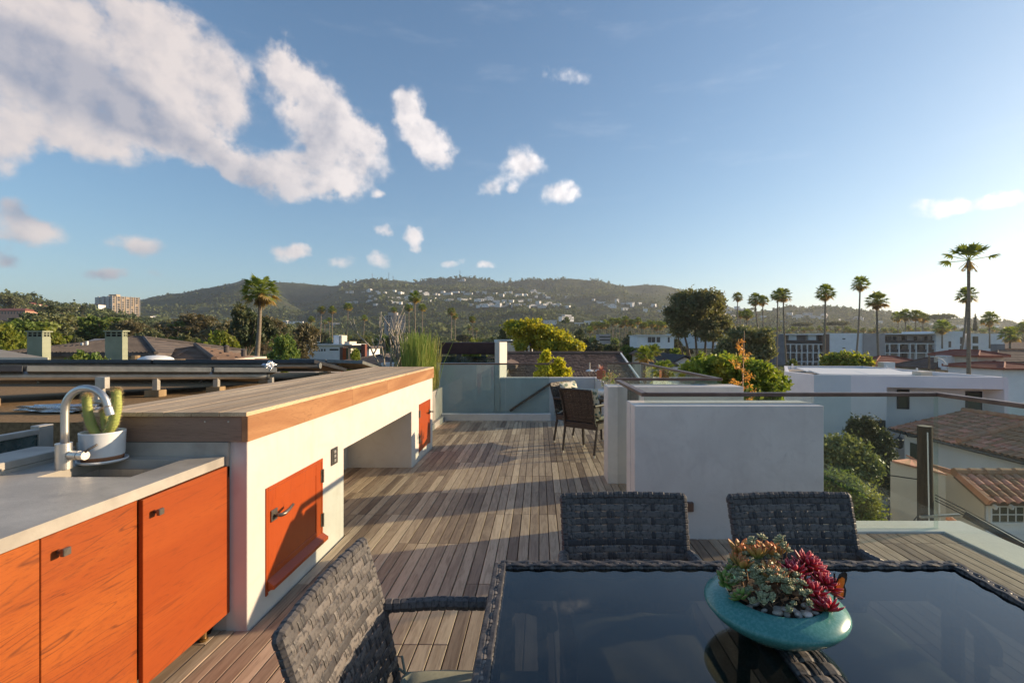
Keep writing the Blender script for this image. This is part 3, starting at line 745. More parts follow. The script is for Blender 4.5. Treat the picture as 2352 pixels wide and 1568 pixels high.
# planter with reeds
pl = thing('planter', 'tall grey concrete planter box at the far end of the bar', 'planter', (-2.3, 8.1, 0))
MB().box(-2.75, -1.845, 6.95, 7.02, 0, 0.62).box(-2.75, -1.845, 9.07, 9.14, 0, 0.62).box(-2.75, -2.68, 7.02, 9.07, 0, 0.62).box(-1.915, -1.845, 7.02, 9.07, 0, 0.62).build('box', 'planter_concrete', pl, bevel=0.004)
MB().box(-2.68, -1.915, 7.02, 9.07, 0.0, 0.55).build('soil', 'soil', pl)
MB().box(-1.842, -1.775, 6.9, 9.0, -0.01, 0.10).build('base_curb', 'planter_concrete', pl, bevel=0.004)
leafmat('reed', (0.085, 0.14, 0.025), (0.17, 0.185, 0.045), (0.24, 0.22, 0.08), 0.15, 0.0, 1.5)
rc = thing('reed_clump', 'dense clump of tall green horsetail reeds in the planter', 'reeds', (-2.3, 8.1, 0.55))
random.seed(11); rb = MB()
for i in range(1100):
    y = random.uniform(7.6, 9.05); x = random.uniform(max(-2.66, (925 - 1238 + abs(random.gauss(0, 12))) / 1100 * y), -1.88)
    h = random.uniform(0.62, 1.10) + (0.10 if random.random() < 0.12 else 0)
    lx, ly = random.gauss(0, 0.05), random.gauss(0, 0.05)
    if random.random() < 0.04: lx *= 3
    r = random.uniform(0.0035, 0.006)
    rb.tube([(x, y, 0.52), (x + lx * 0.4, y + ly * 0.4, 0.55 + h * 0.55), (x + lx, y + ly, 0.55 + h)], [r, r, r * 0.6], 4, caps=False)
stuff(rb.build('stems', 'reed', rc))
# pale bare shrub beside the reeds
pmat('pale_bark', (0.30, 0.26, 0.21), (0.42, 0.37, 0.30), 12, 0.8, bmp=0.3)
bs = thing('bare_shrub', 'bare pale grey branching shrub left of the reed clump', 'shrub', (wx(902, 9.3), 9.3, 0.85))
random.seed(21); sbm = MB()
def twig(p, d, L, r, depth):
    p = Vector(p); pts = [p]; rs = [r]
    n = 4
    for i in range(n):
        d = (d + Vector((random.gauss(0, .10), random.gauss(0, .10), 0.16))).normalized()
        pts.append(pts[-1] + d * L / n); rs.append(r * (1 - 0.10 * (i + 1)))
    sbm.tube(pts, rs, 6)
    if depth > 0:
        for _ in range(random.choice((2, 2, 3))):
            q = pts[random.randint(1, 4)]
            d2 = (d + Vector((random.uniform(-.9, .9), random.uniform(-.9, .9), random.uniform(-.1, .2)))).normalized()
            twig(q, d2, L * random.uniform(0.5, 0.8), r * 0.72, depth - 1)
for i in range(9):
    twig(bs.location + Vector((random.uniform(-.12, .12), random.uniform(-.12, .12), 0)), Vector((random.uniform(-.7, .7), random.uniform(-.6, .6), 0.8)).normalized(), random.uniform(0.5, 0.72), 0.024, 2)
sbm.build('branches', 'pale_bark', bs, smooth=True)

# ------------------------------------------------------------------ neighbour's flat roof with solar collectors
nr = thing('neighbour_roof', 'brown gravelled flat roof of the neighbouring house', 'roof', (-6, 5, -8))
MB().box(-16, -2.62, 2.95, 7.6, 0.7, 1.0).build('roof_deck', 'gravel_roof', nr)
MB().box(-15.9, -2.7, 3.05, 7.5, -8, 0.7).build('wall', 'cream_stucco', nr)
pmat('lumber', (0.27, 0.185, 0.10), (0.36, 0.255, 0.145), 14, 0.8, stretch=(1, 1, 0.2))
def collector(label, a, b, thick, beam_drop, beam_r, splits, posts, beam_ends):
    """edge-on solar collector row: framed panels tilting away, carried on a rail and wooden blocks"""
    a, b = Vector(a), Vector(b)
    mid = (a + b) / 2
    t = thing('solar_collector', label, 'solar panel', (mid.x, mid.y, 1.0), 'solar collectors on the neighbouring roof')
    d = (b - a).normalized(); side = Vector((-d.y, d.x, 0)).normalized()
    if side.y < 0: side = -side
    away = side * 1.2 + Vector((0, 0, -0.20))
    away.normalize()
    for s0, s1, mt in splits:
        p, q = a.lerp(b, s0), a.lerp(b, s1)
        up = Vector((0, 0, 1))
        m = MB()
        n_ = (q - p).normalized().cross(away).normalized()
        if n_.z < 0: n_ = -n_
        vs = []
        for base in (p + d * 0.004, q - d * 0.004):
            for w in (0.0, 0.95):
                for h in (0, -thick):
                    vs.append(base + away * w + n_ * h)
        m.add(vs, [(0, 1, 3, 2), (4, 6, 7, 5), (0, 4, 5, 1), (2, 3, 7, 6), (0, 2, 6, 4), (1, 5, 7, 3)])
        m.build('panel', mt, t, bevel=0.003)
    dz = Vector((0, 0, -beam_drop)) + side * 0.10
    e0, e1 = a.lerp(b, beam_ends[0]) + dz, a.lerp(b, beam_ends[1]) + dz
    MB().tube([e0, e1], beam_r, 14).build('rail', 'aluminium', t, smooth=False)
    MB().tube([e1, e1 + d * 0.02], beam_r * 1.12, 14).build('end_cap', 'panel_grey', t); MB().tube([e0 - d * 0.02, e0], beam_r * 1.12, 14).build('end_cap', 'panel_grey', t)
    for s in posts:
        p = a.lerp(b, s) + dz
        MB().box(p.x - 0.022, p.x + 0.022, p.y - 0.018, p.y + 0.018, 1.06, p.z - beam_r * 0.5).build('post', 'aluminium', t)
        MB().box(p.x - 0.075, p.x + 0.06, p.y - 0.045, p.y + 0.045, 1.0, 1.062).build('wood_block', 'lumber', t, bevel=0.004)
collector('nearest collector row, black frame turning grey, left of the bar top', (-4.55, 3.2, 1.345), (-2.66, 4.87, 1.228), 0.046, 0.085, 0.036,
          [(0.0, 0.30, 'panel_black'), (0.305, 0.78, 'panel_grey'), (0.785, 1.0, 'panel_grey')], (0.22, 0.62, 0.80, 0.985), (0.12, 0.97))
collector('long dark blue-black collector row spanning behind the nearest one', (-7.4, 5.6, 1.283), (-2.62, 5.6, 1.283), 0.042, 0.075, 0.032,
          [(0.0, 0.22, 'panel_black'), (0.223, 0.6, 'panel_black'), (0.603, 1.0, 'panel_black')], (0.3, 0.55, 0.87), (0.0, 1.0))
collector('short grey collector row farthest back, its end above the bar top', (-3.5, 6.7, 1.262), (-2.46, 6.7, 1.225), 0.045, 0.075, 0.034,
          [(0.0, 0.5, 'panel_grey'), (0.505, 1.0, 'panel_grey')], (0.45,), (0.0, 0.6))
pmat('foil', (0.6, 0.6, 0.6), (0.8, 0.8, 0.82), 20, 0.25, metal=1.0, bmp=0.8)
random.seed(5)
def crumple(name, label, c, sx, sy, sz, mat, cat):
    bm = bmesh.new(); bmesh.ops.create_icosphere(bm, subdivisions=3, radius=1)
    for v in bm.verts:
        n = mnoise.fractal(v.co * 1.7 + Vector(c), 1.0, 2.0, 4)
        v.co = Vector((v.co.x * sx, v.co.y * sy, v.co.z * sz)) * (1 + 0.7 * n)
        if v.co.z < -sz * 0.6: v.co.z = -sz * 0.6
    me = bpy.data.meshes.new(name); bm.to_mesh(me); bm.free(); me.materials.append(MATS[mat])
    o = link(name, me, None, c); tag(o, label, cat); return o
crumple('foil_wrap', 'crumpled silver foil wrapped on the collector pipe', (-2.74, 4.86, 1.235), 0.06, 0.05, 0.06, 'foil', 'foil')
crumple('foil_strip', 'long crumpled foil lying on the gravel roof left of the tap', (-3.35, 3.35, 1.03), 0.28, 0.06, 0.035, 'foil', 'foil')
rs_ = thing('roof_stand', 'stacked pale blocks carrying the collector rail behind the tap', 'stand', (-3.15, 3.45, 1.0))
MB().box(-3.22, -3.06, 3.40, 3.50, 1.0, 1.06).build('wood_block', 'lumber', rs_)
MB().box(-3.26, -3.10, 3.42, 3.48, 1.06, 1.085).box(-3.20, -3.15, 3.42, 3.48, 1.085, 1.16).build('bracket', 'aluminium', rs_)
MB().box(-3.18, -3.11, 3.43, 3.47, 1.16, 1.24).build('post', 'aluminium', rs_)
# ------------------------------------------------------------------ wicker furniture
def wickermat(name, c1, c2, c3):
    m, k, b = new_mat(name)
    g = k.node('ShaderNodeNewGeometry'); tc = k.node('ShaderNodeTexCoord')
    col = k.mix(g.outputs['Random Per Island'], c1, c2)
    n = k.noise(tc.outputs['Object'], 90, 4, 0.6)
    col = k.mix(k.smooth(n, 0.45, 0.7), col, c3)
    k.link(col, b.inputs['Base Color'])
    setp(b, Roughness=0.52, Specular_IOR_Level=0.28)
    bump(k, b, k.noise(tc.outputs['Object'], 260, 2, 0.6), 0.4, 0.001)
    return m
wickermat('wicker_dark', (0.048, 0.045, 0.048), (0.20, 0.175, 0.158), (0.04, 0.038, 0.041))
wickermat('wicker_brown', (0.045, 0.035, 0.030), (0.088, 0.068, 0.057), (0.03, 0.024, 0.021))
pmat('cushion_green', (0.27, 0.27, 0.20), (0.31, 0.31, 0.23), 60, 0.9, bmp=0.3, bscale=500, bdist=0.001)
pmat('chair_foot', (0.55, 0.5, 0.42), rough=0.5)

def ribbon(mb, pts, nrm, width_dirs, w, th):
    """a flat strand: pts centre line, nrm normals, width_dirs across"""
    vs = []
    for p, n, x in zip(pts, nrm, width_dirs):
        vs += [p - x * w / 2, p - x * w * 0.28 + n * th, p + x * w * 0.28 + n * th, p + x * w / 2, p - n * th * 0.6]
    fs = []
    for i in range(len(pts) - 1):
        for j in range(5):
            fs.append((i * 5 + j, i * 5 + (j + 1) % 5, (i + 1) * 5 + (j + 1) % 5, (i + 1) * 5 + j))
    mb.add(vs, fs)

def woven(mb, S, N, nu, nv, th=0.0035, fill=0.94, double=True, sub=4):
    """basket weave on the patch S(u,v); nu columns, nv rows"""
    for j in range(nv):
        v = (j + 0.5) / nv
        hw = (S(0.5, (j + 1) / nv) - S(0.5, j / nv)).length * fill
        ns = nu * sub
        pts, ns_, xs = [], [], []
        for i in range(ns + 1):
            u = i / ns; n = N(u, v)
            off = math.cos(math.pi * (u * nu - 0.5 + j)) * th
            off = max(-th, min(th, off * 1.6))
            pts.append(S(u, v) + n * off); ns_.append(n)
            xs.append((S(u, min(1, v + .01)) - S(u, max(0, v - .01))).normalized())
        ribbon(mb, pts, ns_, xs, hw, th * 0.9)
    for i in range(nu):
        k2 = (0.34, 0.66) if double else (0.5,)
        for kk in k2:
            u = (i + kk) / nu
            cw = (S((i + 1) / nu, 0.5) - S(i / nu, 0.5)).length * (0.30 if double else fill * 0.8)
            ns = nv * sub
            pts, ns_, xs = [], [], []
            for j in range(ns + 1):
                v = j / ns; n = N(u, v)
                off = -math.cos(math.pi * (v * nv - 0.5 + i)) * th
                off = max(-th, min(th, off * 1.6))
                pts.append(S(u, v) + n * off); ns_.append(n)
                xs.append((S(min(1, u + .01), v) - S(max(0, u - .01), v)).normalized())
            ribbon(mb, pts, ns_, xs, cw, th * 0.8)

def wrapped_bar(mb, a, b, r=0.017, pitch=0.014, n=10, bulge=0.0022):
    """a bar bound with strands: rings of alternating radius along it"""
    pts = [Vector(a)] if not isinstance(a, list) else None
    P = a if isinstance(a, list) else [a, b]
    P = [Vector(p) for p in P]
    out, rs = [], []
    for p, q in zip(P[:-1], P[1:]):
        L = (q - p).length; m = max(1, int(L / pitch))
        for i in range(m):
            out += [p.lerp(q, i / m), p.lerp(q, (i + 0.15) / m), p.lerp(q, (i + 0.85) / m)]
            k = r + (bulge * 0.5 if (i % 3 == 0) else 0)
            rs += [k - bulge, k, k]
    out.append(P[-1]); rs.append(r - bulge)
    mb.tube(out, rs, n)

def make_chair(mat, name='wicker_chair', cushion=True):
    """faces +Y, origin on the floor under the middle of the seat"""
    t = thing(name, 'x', 'chair')
    hw = 0.245                        # half width
    def S(u, v):                      # front face of the back: v=0 at the seat, v=1 at the top
        x = (u - 0.5) * 2 * hw * (0.94 + 0.06 * v)
        z = 0.44 + 0.42 * v
        y = -0.235 - 0.115 * v ** 1.2 - 0.020 * math.cos((u - 0.5) * math.pi) * (1 - 0.4 * v) - 0.0
        return Vector((x, y, z))
    def N(u, v):
        a = S(min(1, u + .02), v) - S(max(0, u - .02), v); b = S(u, min(1, v + .02)) - S(u, max(0, v - .02))
        n = a.cross(b).normalized()
        return n if n.y > 0 else -n
    wb = MB(); woven(wb, S, N, 9, 17, th=0.0019, fill=0.98)
    stuff(wb.build('woven_back', mat, t, local=True))
    # wrapped edge of the back
    e = MB()
    wrapped_bar(e, [S(0, 0.0) + Vector((0, -.01, -.05)), S(0, 0.5) + Vector((0, -.008, 0)), S(0, 1.0) + Vector((0, -.01, 0.002)), S(0.012, 1.0) + Vector((0.002, -.01, 0.004)), S(0.25, 1.0) + Vector((0, -.01, .006)), S(0.5, 1.0) + Vector((0, -.01, .007)), S(0.75, 1.0) + Vector((0, -.01, .006)),
                    S(0.988, 1.0) + Vector((-0.002, -.01, 0.004)), S(1, 1.0) + Vector((0, -.01, 0.002)), S(1, 0.5) + Vector((0, -.008, 0)), S(1, 0.0) + Vector((0, -.01, -.05))], None, 0.015, 0.02, 8, 0.003)
    e.build('back_frame', mat, t, local=True)
    st = MB()
    def SS(u, v): return Vector(((u - 0.5) * 2 * (hw + 0.01), -0.24 + 0.47 * v, 0.425))
    woven(st, SS, lambda u, v: Vector((0, 0, 1)), 8, 12)
    stuff(st.build('woven_seat', mat, t, local=True))
    ap = MB()
    for x in (-hw - 0.005, hw + 0.005):
        ap.box(x - 0.012, x + 0.012, -0.22, 0.23, 0.345, 0.425)
    ap.box(-hw, hw, 0.215, 0.239, 0.345, 0.425); ap.box(-hw, hw, -0.245, -0.222, 0.345, 0.425)
    ap.build('apron', mat, t, local=True, bevel=0.006)
    for sx in (-1, 1):
        for (y0, y1, zt) in ((0.215, 0.235, 0.64), (-0.225, -0.285, 0.43)):
            l = MB(); wrapped_bar(l, [(sx * hw, y1, 0.03), (sx * (hw + 0.004), y0, 0.36), (sx * (hw + 0.006), y0 - 0.005 if y0 > 0 else y0, zt)], None, 0.017, 0.02, 8)
            lo = l.build('leg', mat, t, local=True)
            MB().tube([(sx * hw, y1, 0.0), (sx * hw, y1, 0.031)], 0.015, 10).build('foot', 'chair_foot', lo, local=True)
        a = MB()
        wrapped_bar(a, [S(0 if sx < 0 else 1, 0.52) + Vector((sx * 0.01, 0, 0)), Vector((sx * (hw + 0.018), -0.12, 0.66)), Vector((sx * (hw + 0.022), 0.05, 0.655)), Vector((sx * (hw + 0.02), 0.17, 0.648)), Vector((sx * (hw + 0.014), 0.235, 0.625)), Vector((sx * (hw + 0.008), 0.243, 0.58))], None, 0.021, 0.022, 8)
        a.build('armrest', mat, t, local=True)
    if cushion:
        bm = bmesh.new(); bmesh.ops.create_grid(bm, x_segments=14, y_segments=14, size=1)
        me = bpy.data.meshes.new('cushion')
        top = {}
        vs, fs = [], []
        n = 14
        for lay, sg in ((0, 1), (1, -1)):
            for i in range(n + 1):
                for j in range(n + 1):
                    u, v = i / n * 2 - 1, j / n * 2 - 1
                    e_ = (1 - u ** 6) * (1 - v ** 6)
                    h = 0.026 * max(0, e_) ** 0.5
                    x = u * 0.235 * (1 - 0.03 * v * v); y = v * 0.225 * (1 - 0.03 * u * u)
                    vs.append((x, y, 0.463 + sg * h + (0.003 * math.sin(9 * u + 4 * v) if sg > 0 else 0)))
        k_ = (n + 1) ** 2
        for i in range(n):
            for j in range(n):
                a_ = i * (n + 1) + j
                fs.append((a_, a_ + n + 1, a_ + n + 2, a_ + 1)); fs.append((k_ + a_, k_ + a_ + 1, k_ + a_ + n + 2, k_ + a_ + n + 1))
        for i in range(n):
            for (p, q) in (((i) * (n + 1), (i + 1) * (n + 1)), (i * (n + 1) + n, (i + 1) * (n + 1) + n), (i, i + 1), (n * (n + 1) + i, n * (n + 1) + i + 1)):
                fs.append((p, q, q + k_, p + k_))
        bm.free()
        cm = MB(); cm.add(vs, fs)
        co = cm.build('seat_cushion', 'cushion_green', t, smooth=True, local=True)
        tie = MB()
        for sx in (-1, 1):
            tie.tube([(sx * 0.21, -0.215, 0.47), (sx * 0.235, -0.25, 0.475), (sx * 0.255, -0.27, 0.45), (sx * 0.26, -0.255, 0.40)], 0.004, 5)
            tie.tube([(sx * 0.21, -0.215, 0.47), (sx * 0.245, -0.235, 0.50), (sx * 0.26, -0.26, 0.49), (sx * 0.24, -0.25, 0.47)], 0.004, 5)
        tie.build('tie', 'cushion_green', co, local=True)
    return t
ch = make_chair('wicker_dark')
G = 'wicker armchairs around the glass dining table'
ch.location = (-0.20, 1.275, 0); ch.rotation_euler = (0, 0, R(-90)); ch['label'] = 'grey wicker armchair left of the glass table with green seat cushion'; ch['group'] = G
dup(ch, (0.345, 1.60, 0), R(180), 'dark wicker chair behind the table, the left one before the stucco block', G)
dup(ch, (1.035, 1.60, 0), R(180 + 2), 'dark wicker chair behind the table, nearest the right deck corner', G)

# dining table
tb = thing('dining_table', 'square wicker framed dining table with smoked glass top', 'table', (0.635, 0.86, 0))
TX0, TX1, TY0, TY1, TZ = -0.13, 1.40, 0.10, 1.617, 0.74
def rim(a, b):
    """braided rim: flat strands bound round the edge bar, slanted like rope"""
    a, b = Vector(a), Vector(b); d = (b - a).normalized(); L = (b - a).length
    side = Vector((0, 0, 1)).cross(d)
    mb = MB(); pitch = 0.036; n = int(L / pitch)
    mb.obox((a + b) / 2 - Vector((0, 0, 0.014)), (0.018 if abs(d.y) > .5 else L / 2, L / 2 if abs(d.y) > .5 else 0.018, 0.017))
    for i in range(n):
        c = a + d * (i + 0.5) * L / n
        for kk in (0, 1):
            off = -0.25 + 0.5 * kk
            pts, ns, xs = [], [], []
            for q in range(9):
                ang = -0.35 * math.pi + q / 8 * 1.7 * math.pi
                rr = 0.0235 if (i + kk) % 2 else 0.0225
                n_ = side * math.cos(ang) + Vector((0, 0, 1)) * math.sin(ang)
                pts.append(c + d * (off * pitch + (q / 8 - 0.5) * pitch * 0.9) + n_ * rr * Vector((1, 1, 0.85)).x + Vector((0, 0, -0.012)))
                ns.append(n_); xs.append(d)
            ribbon(mb, pts, ns, xs, pitch * 0.46, 0.0016)
    # flat strands running along the top, over-and-under
    for w in (-0.011, 0.011):
        pts, ns, xs = [], [], []
        m_ = n * 3
        for i in range(m_ + 1):
            s_ = i / m_
            pts.append(a + d * L * s_ + side * w + Vector((0, 0, 0.0105 + 0.0022 * math.sin(i * math.pi / 3 + (0 if w > 0 else math.pi)))))
            ns.append(Vector((0, 0, 1))); xs.append(side)
        ribbon(mb, pts, ns, xs, 0.016, 0.002)
    return mb
for a, b in (((TX0, TY1, TZ), (TX1, TY1, TZ)), ((TX0, TY0, TZ), (TX1, TY0, TZ)), ((TX0, TY0, TZ), (TX0, TY1, TZ)), ((TX1, TY0, TZ), (TX1, TY1, TZ))):
    rim(a, b).build('rim', 'wicker_dark', tb)
# woven strip between the two panes
sm = MB()
def SS(u, v): return Vector((0.585 + 0.1 * u, TY0 + (TY1 - TY0) * v, TZ + 0.004))
woven(sm, SS, lambda u, v: Vector((0, 0, 1)), 3, 34, th=0.003)
sm.box(0.583, 0.687, TY0, TY1, TZ - 0.03, TZ)
sm.build('centre_strip', 'wicker_dark', tb)
for x0, x1 in ((TX0 + 0.02, 0.582), (0.688, TX1 - 0.02)):
    MB().box(x0, x1, TY0 + 0.02, TY1 - 0.02, TZ - 0.007, TZ + 0.001).build('glass_top', 'smoked_glass', tb)
for x in (TX0 + 0.02, TX1 - 0.02):
    for y in (TY0 + 0.02, TY1 - 0.02):
        l = MB(); wrapped_bar(l, (x, y, 0.0), (x, y, TZ - 0.03), 0.03, 0.025, 8); l.build('leg', 'wicker_dark', tb)
ap = MB(); ap.box(TX0 + 0.01, TX1 - 0.01, TY1 - 0.03, TY1 - 0.01, TZ - 0.10, TZ - 0.03).box(TX0 + 0.01, TX0 + 0.03, TY0, TY1 - 0.03, TZ - 0.10, TZ - 0.03).box(TX1 - 0.03, TX1 - 0.01, TY0, TY1 - 0.03, TZ - 0.10, TZ - 0.03)
ap.build('apron', 'wicker_dark', tb)

# ------------------------------------------------------------------ bowl of succulents
m_, k_, b_ = new_mat('teal_glaze')
tc_ = k_.node('ShaderNodeTexCoord')
k_.link(k_.mix(k_.smooth(k_.noise(tc_.outputs['Object'], 160, 3, 0.6), 0.4, 0.65), (0.060, 0.225, 0.20), (0.10, 0.285, 0.255)), b_.inputs['Base Color'])
setp(b_, Roughness=0.24, Specular_IOR_Level=0.45)
bc = Vector((0.604, 1.233, TZ + 0.008))
bowl = thing('succulent_bowl', 'shallow teal glazed bowl planted with succulents on the table', 'bowl', bc)
MB().lathe([(0.0, 0.0), (0.065, 0.0), (0.07, 0.004), (0.11, 0.025), (0.155, 0.056), (0.168, 0.072), (0.170, 0.079), (0.166, 0.086), (0.145, 0.097), (0.122, 0.106), (0.117, 0.107), (0.114, 0.104), (0.112, 0.09)], 64, bc, caps=False).build('body', 'teal_glaze', bowl, smooth=True)
MB().lathe([(0.0, 0.101), (0.06, 0.099), (0.113, 0.091)], 32, bc, caps=False).build('soil', 'soil', bowl)
pmat('pebble', (0.42, 0.36, 0.31), (0.58, 0.50, 0.43), 14, 0.5, rand=0.9)
random.seed(8)
bm = bmesh.new(); bmesh.ops.create_icosphere(bm, subdivisions=2, radius=1)
pme = bpy.data.meshes.new('pebble'); bm.to_mesh(pme); bm.free(); pme.materials.append(MATS['pebble'])
pme.polygons.foreach_set('use_smooth', [True] * len(pme.polygons))
for i in range(46):
    a = random.uniform(math.pi * 0.9, math.pi * 2.15); r = random.uniform(0.072, 0.106)
    o = link('pebble', pme, bowl, (r * math.cos(a), r * math.sin(a), 0.098 + random.uniform(0, 0.006)))
    s_ = random.uniform(0.005, 0.011); o.scale = (s_ * random.uniform(1, 1.5), s_, s_ * 0.7); o.rotation_euler = (random.uniform(-.3, .3), random.uniform(-.3, .3), random.uniform(0, 6))
def succmat(name, base, tip, rim_):
    m, k, b = new_mat(name)
    at = k.node('ShaderNodeAttribute'); at.attribute_name = 'tipness'
    s = at.outputs['Fac']
    g = k.node('ShaderNodeNewGeometry')
    c = k.mix(k.smooth(s, 0.2, 0.75), base, tip); c = k.mix(k.smooth(s, 0.80, 0.98), c, rim_)
    hs = k.node('ShaderNodeHueSaturation'); k.link(c, hs.inputs['Color']); k.link(k.math('MULTIPLY_ADD', g.outputs['Random Per Island'], 0.5, 0.75), hs.inputs['Value'])
    k.link(hs.outputs[0], b.inputs['Base Color']); setp(b, Roughness=0.45, Specular_IOR_Level=0.4)
    tr = k.node('ShaderNodeBsdfTranslucent'); k.link(hs.outputs[0], tr.inputs[0])
    mx = k.node('ShaderNodeMixShader'); mx.inputs[0].default_value = 0.3
    k.link(b.outputs[0], mx.inputs[1]); k.link(tr.outputs[0], mx.inputs[2]); k.link(mx.outputs[0], k.n['Material Output'].inputs[0])
succmat('succ_red', (0.26, 0.17, 0.05), (0.48, 0.03, 0.06), (0.85, 0.28, 0.32))
succmat('succ_orange', (0.34, 0.42, 0.10), (0.60, 0.34, 0.10), (0.85, 0.26, 0.12))
succmat('succ_green', (0.20, 0.34, 0.06), (0.30, 0.42, 0.11), (0.66, 0.26, 0.20))
succmat('succ_grey', (0.30, 0.31, 0.14), (0.44, 0.45, 0.26), (0.62, 0.55, 0.30))
def rosette(n, L, wid, th, up0=0.15, up1=1.3, seed=0):
    """thick pointed leaves on a golden-angle spiral; a face attribute tells base from tip"""
    random.seed(seed); vs, fs, tip = [], [], []
    for i in range(n):
        f = i / max(1, n - 1)
        a = i * 2.39996; el = up0 + (up1 - up0) * f ** 1.3 + random.uniform(-.08, .08)
        l = L * (1 - 0.45 * f) * random.uniform(0.9, 1.08); w = wid * (1 - 0.3 * f)
        d = Vector((math.cos(a) * math.cos(el), math.sin(a) * math.cos(el), math.sin(el)))
        s_ = Vector((-math.sin(a), math.cos(a), 0)); n_ = d.cross(s_) * -1
        if n_.z < 0: n_ = -n_
        o = len(vs); prof = [(0.0, 0.35), (0.3, 0.75), (0.6, 1.0), (0.82, 0.72), (0.94, 0.3)]
        for t, ww in prof:
            c = d * (l * t) + n_ * (l * 0.16 * t * t) + Vector((0, 0, l * 0.15 * f))
            vs += [c - s_ * w * ww, c + n_ * -th * ww, c + s_ * w * ww, c + n_ * th * 0.4 * ww]
            tip += [max(t, 0.0) * 0.8 + (0.3 if t > 0.25 else 0), t * 0.8, max(t, 0.0) * 0.8 + (0.3 if t > 0.25 else 0), t * 0.8]
        vs.append(d * l + n_ * l * 0.17 + Vector((0, 0, l * 0.15 * f))); tip.append(1.0)
        for j in range(len(prof) - 1):
            for q in range(4):
                fs.append((o + j * 4 + q, o + j * 4 + (q + 1) % 4, o + (j + 1) * 4 + (q + 1) % 4, o + (j + 1) * 4 + q))
        e = o + (len(prof) - 1) * 4; tp_ = o + len(prof) * 4
        for q in range(4): fs.append((e + q, e + (q + 1) % 4, tp_))
    return vs, fs, tip
def rosette_mesh(name, mat, *a, **k):
    vs, fs, tip = rosette(*a, **k)
    me = bpy.data.meshes.new(name); me.from_pydata(vs, [], fs); me.materials.append(MATS[mat])
    at = me.attributes.new('tipness', 'FLOAT', 'POINT'); at.data.foreach_set('value', tip)
    me.polygons.foreach_set('use_smooth', [True] * len(fs)); return me
red_me = rosette_mesh('rosette', 'succ_red', 34, 0.048, 0.0085, 0.005, 0.05, 1.35, 3)
org_me = rosette_mesh('rosette', 'succ_orange', 20, 0.046, 0.0095, 0.006, 0.5, 1.45, 5)
grn_me = rosette_mesh('rosette', 'succ_green', 18, 0.040, 0.011, 0.006, 0.1, 1.35, 7)
sed_me = rosette_mesh('rosette', 'succ_grey', 14, 0.0135, 0.0042, 0.003, 0.2, 1.3, 9)
def plant(me, name, label, group, p, tilt, s=1.0, stem=True, cat='succulent'):
    pos = bc + Vector(p)
    t = thing(name, label, cat, bc + Vector((p[0] * 0.8, p[1] * 0.8, 0.096)), group)
    o = link('rosette', me, t, pos - t.location); o.rotation_euler = (tilt[0], tilt[1], random.uniform(0, 6)); o.scale = (s, s, s)
    if stem:
        MB().tube([t.location, (pos + t.location) / 2 + Vector((0.004, 0, 0)), pos], [0.004, 0.0035, 0.003], 6).build('stem', 'succ_stem', t)
    return t
pmat('succ_stem', (0.20, 0.11, 0.06), (0.26, 0.15, 0.08), 60, 0.8)
random.seed(31)
reds = [(0.055, 0.012, 0.145, 'upper left'), (0.105, 0.035, 0.155, 'highest'), (0.068, -0.045, 0.122, 'middle'), (0.122, -0.015, 0.125, 'outermost'), (0.085, -0.085, 0.105, 'lowest front'), (0.13, 0.05, 0.13, 'back right')]
for i, (x, y, z, w) in enumerate(reds):
    plant(red_me, 'echeveria', 'dark red pink-edged echeveria rosette, %s of the red cluster in bowl' % w, 'red echeverias on the right of the bowl', (x, y, z), (random.uniform(0.2, 0.6), random.uniform(0.1, 0.5)), (1.15, 1.1, 1.15, 1.05, 1.0, 1.0)[i])
orgs = [(-0.07, 0.035, 0.15, 'leftmost'), (-0.02, 0.05, 0.168, 'highest'), (0.0, -0.005, 0.138, 'frontmost'), (0.03, 0.065, 0.165, 'rightmost'), (-0.045, 0.09, 0.155, 'rear')]
for i, (x, y, z, w) in enumerate(orgs):
    plant(org_me, 'upright_succulent', 'green succulent with orange tips, %s of the orange cluster' % w, 'orange-tipped succulents at the top of bowl', (x, y, z), (random.uniform(-0.2, 0.3), random.uniform(-0.3, 0.3)), random.uniform(1.05, 1.25))
grns = [(-0.118, 0.015, 0.125, 'with a pink leaf at the bowl rim'), (-0.10, -0.04, 0.112, 'hanging over the front left rim'), (-0.075, 0.055, 0.14, 'behind the grey sedum')]
for x, y, z, w in grns:
    plant(grn_me, 'green_succulent', 'fleshy green rosette succulent %s' % w, 'green rosettes on the left of the bowl', (x, y, z), (0.3, -0.5), 0.95)
# grey-green sedum: one plant of many small heads
sd = thing('sedum', 'trailing grey-green sedum with many tiny heads filling bowl centre', 'succulent', bc + Vector((0, 0, 0.096)))
random.seed(77)
for i in range(150):
    a = random.uniform(0, 6.28); r = 0.1 * random.uniform(0.0, 1) ** 0.6; x, y = r * math.cos(a) - 0.012, r * math.sin(a) - 0.01
    if x > 0.05: continue
    z = 0.055 - 2.2 * (r - 0.02) ** 2 * 1.5 + random.uniform(-0.02, 0.02)
    if y > 0.02: z += 0.02
    o = link('sedum_head', sed_me, sd, (x, y, max(0.012, z))); s_ = random.uniform(0.8, 1.25); o.scale = (s_, s_, s_); o.rotation_euler = (random.uniform(-.6, .6), random.uniform(-.6, .6), a)
for (x, y, z) in ((0.04, 0.045, 0.128), (0.036, 0.05, 0.118), (0.044, 0.04, 0.112), (0.06, 0.05, 0.095), (-0.03, 0.06, 0.118), (0.0, 0.065, 0.122), (-0.036, 0.05, 0.112)):
    o = link('sedum_head', sed_me, sd, (x, y, z)); o.scale = (1.25,) * 3; o.rotation_euler = (0.2, 0.2, x * 100)
    MB().tube([(x * .7, y * .7, 0.0), (x, y, z)], 0.0015, 5).build('stem', 'succ_stem', sd, local=True)
dark = MB()
random.seed(3)
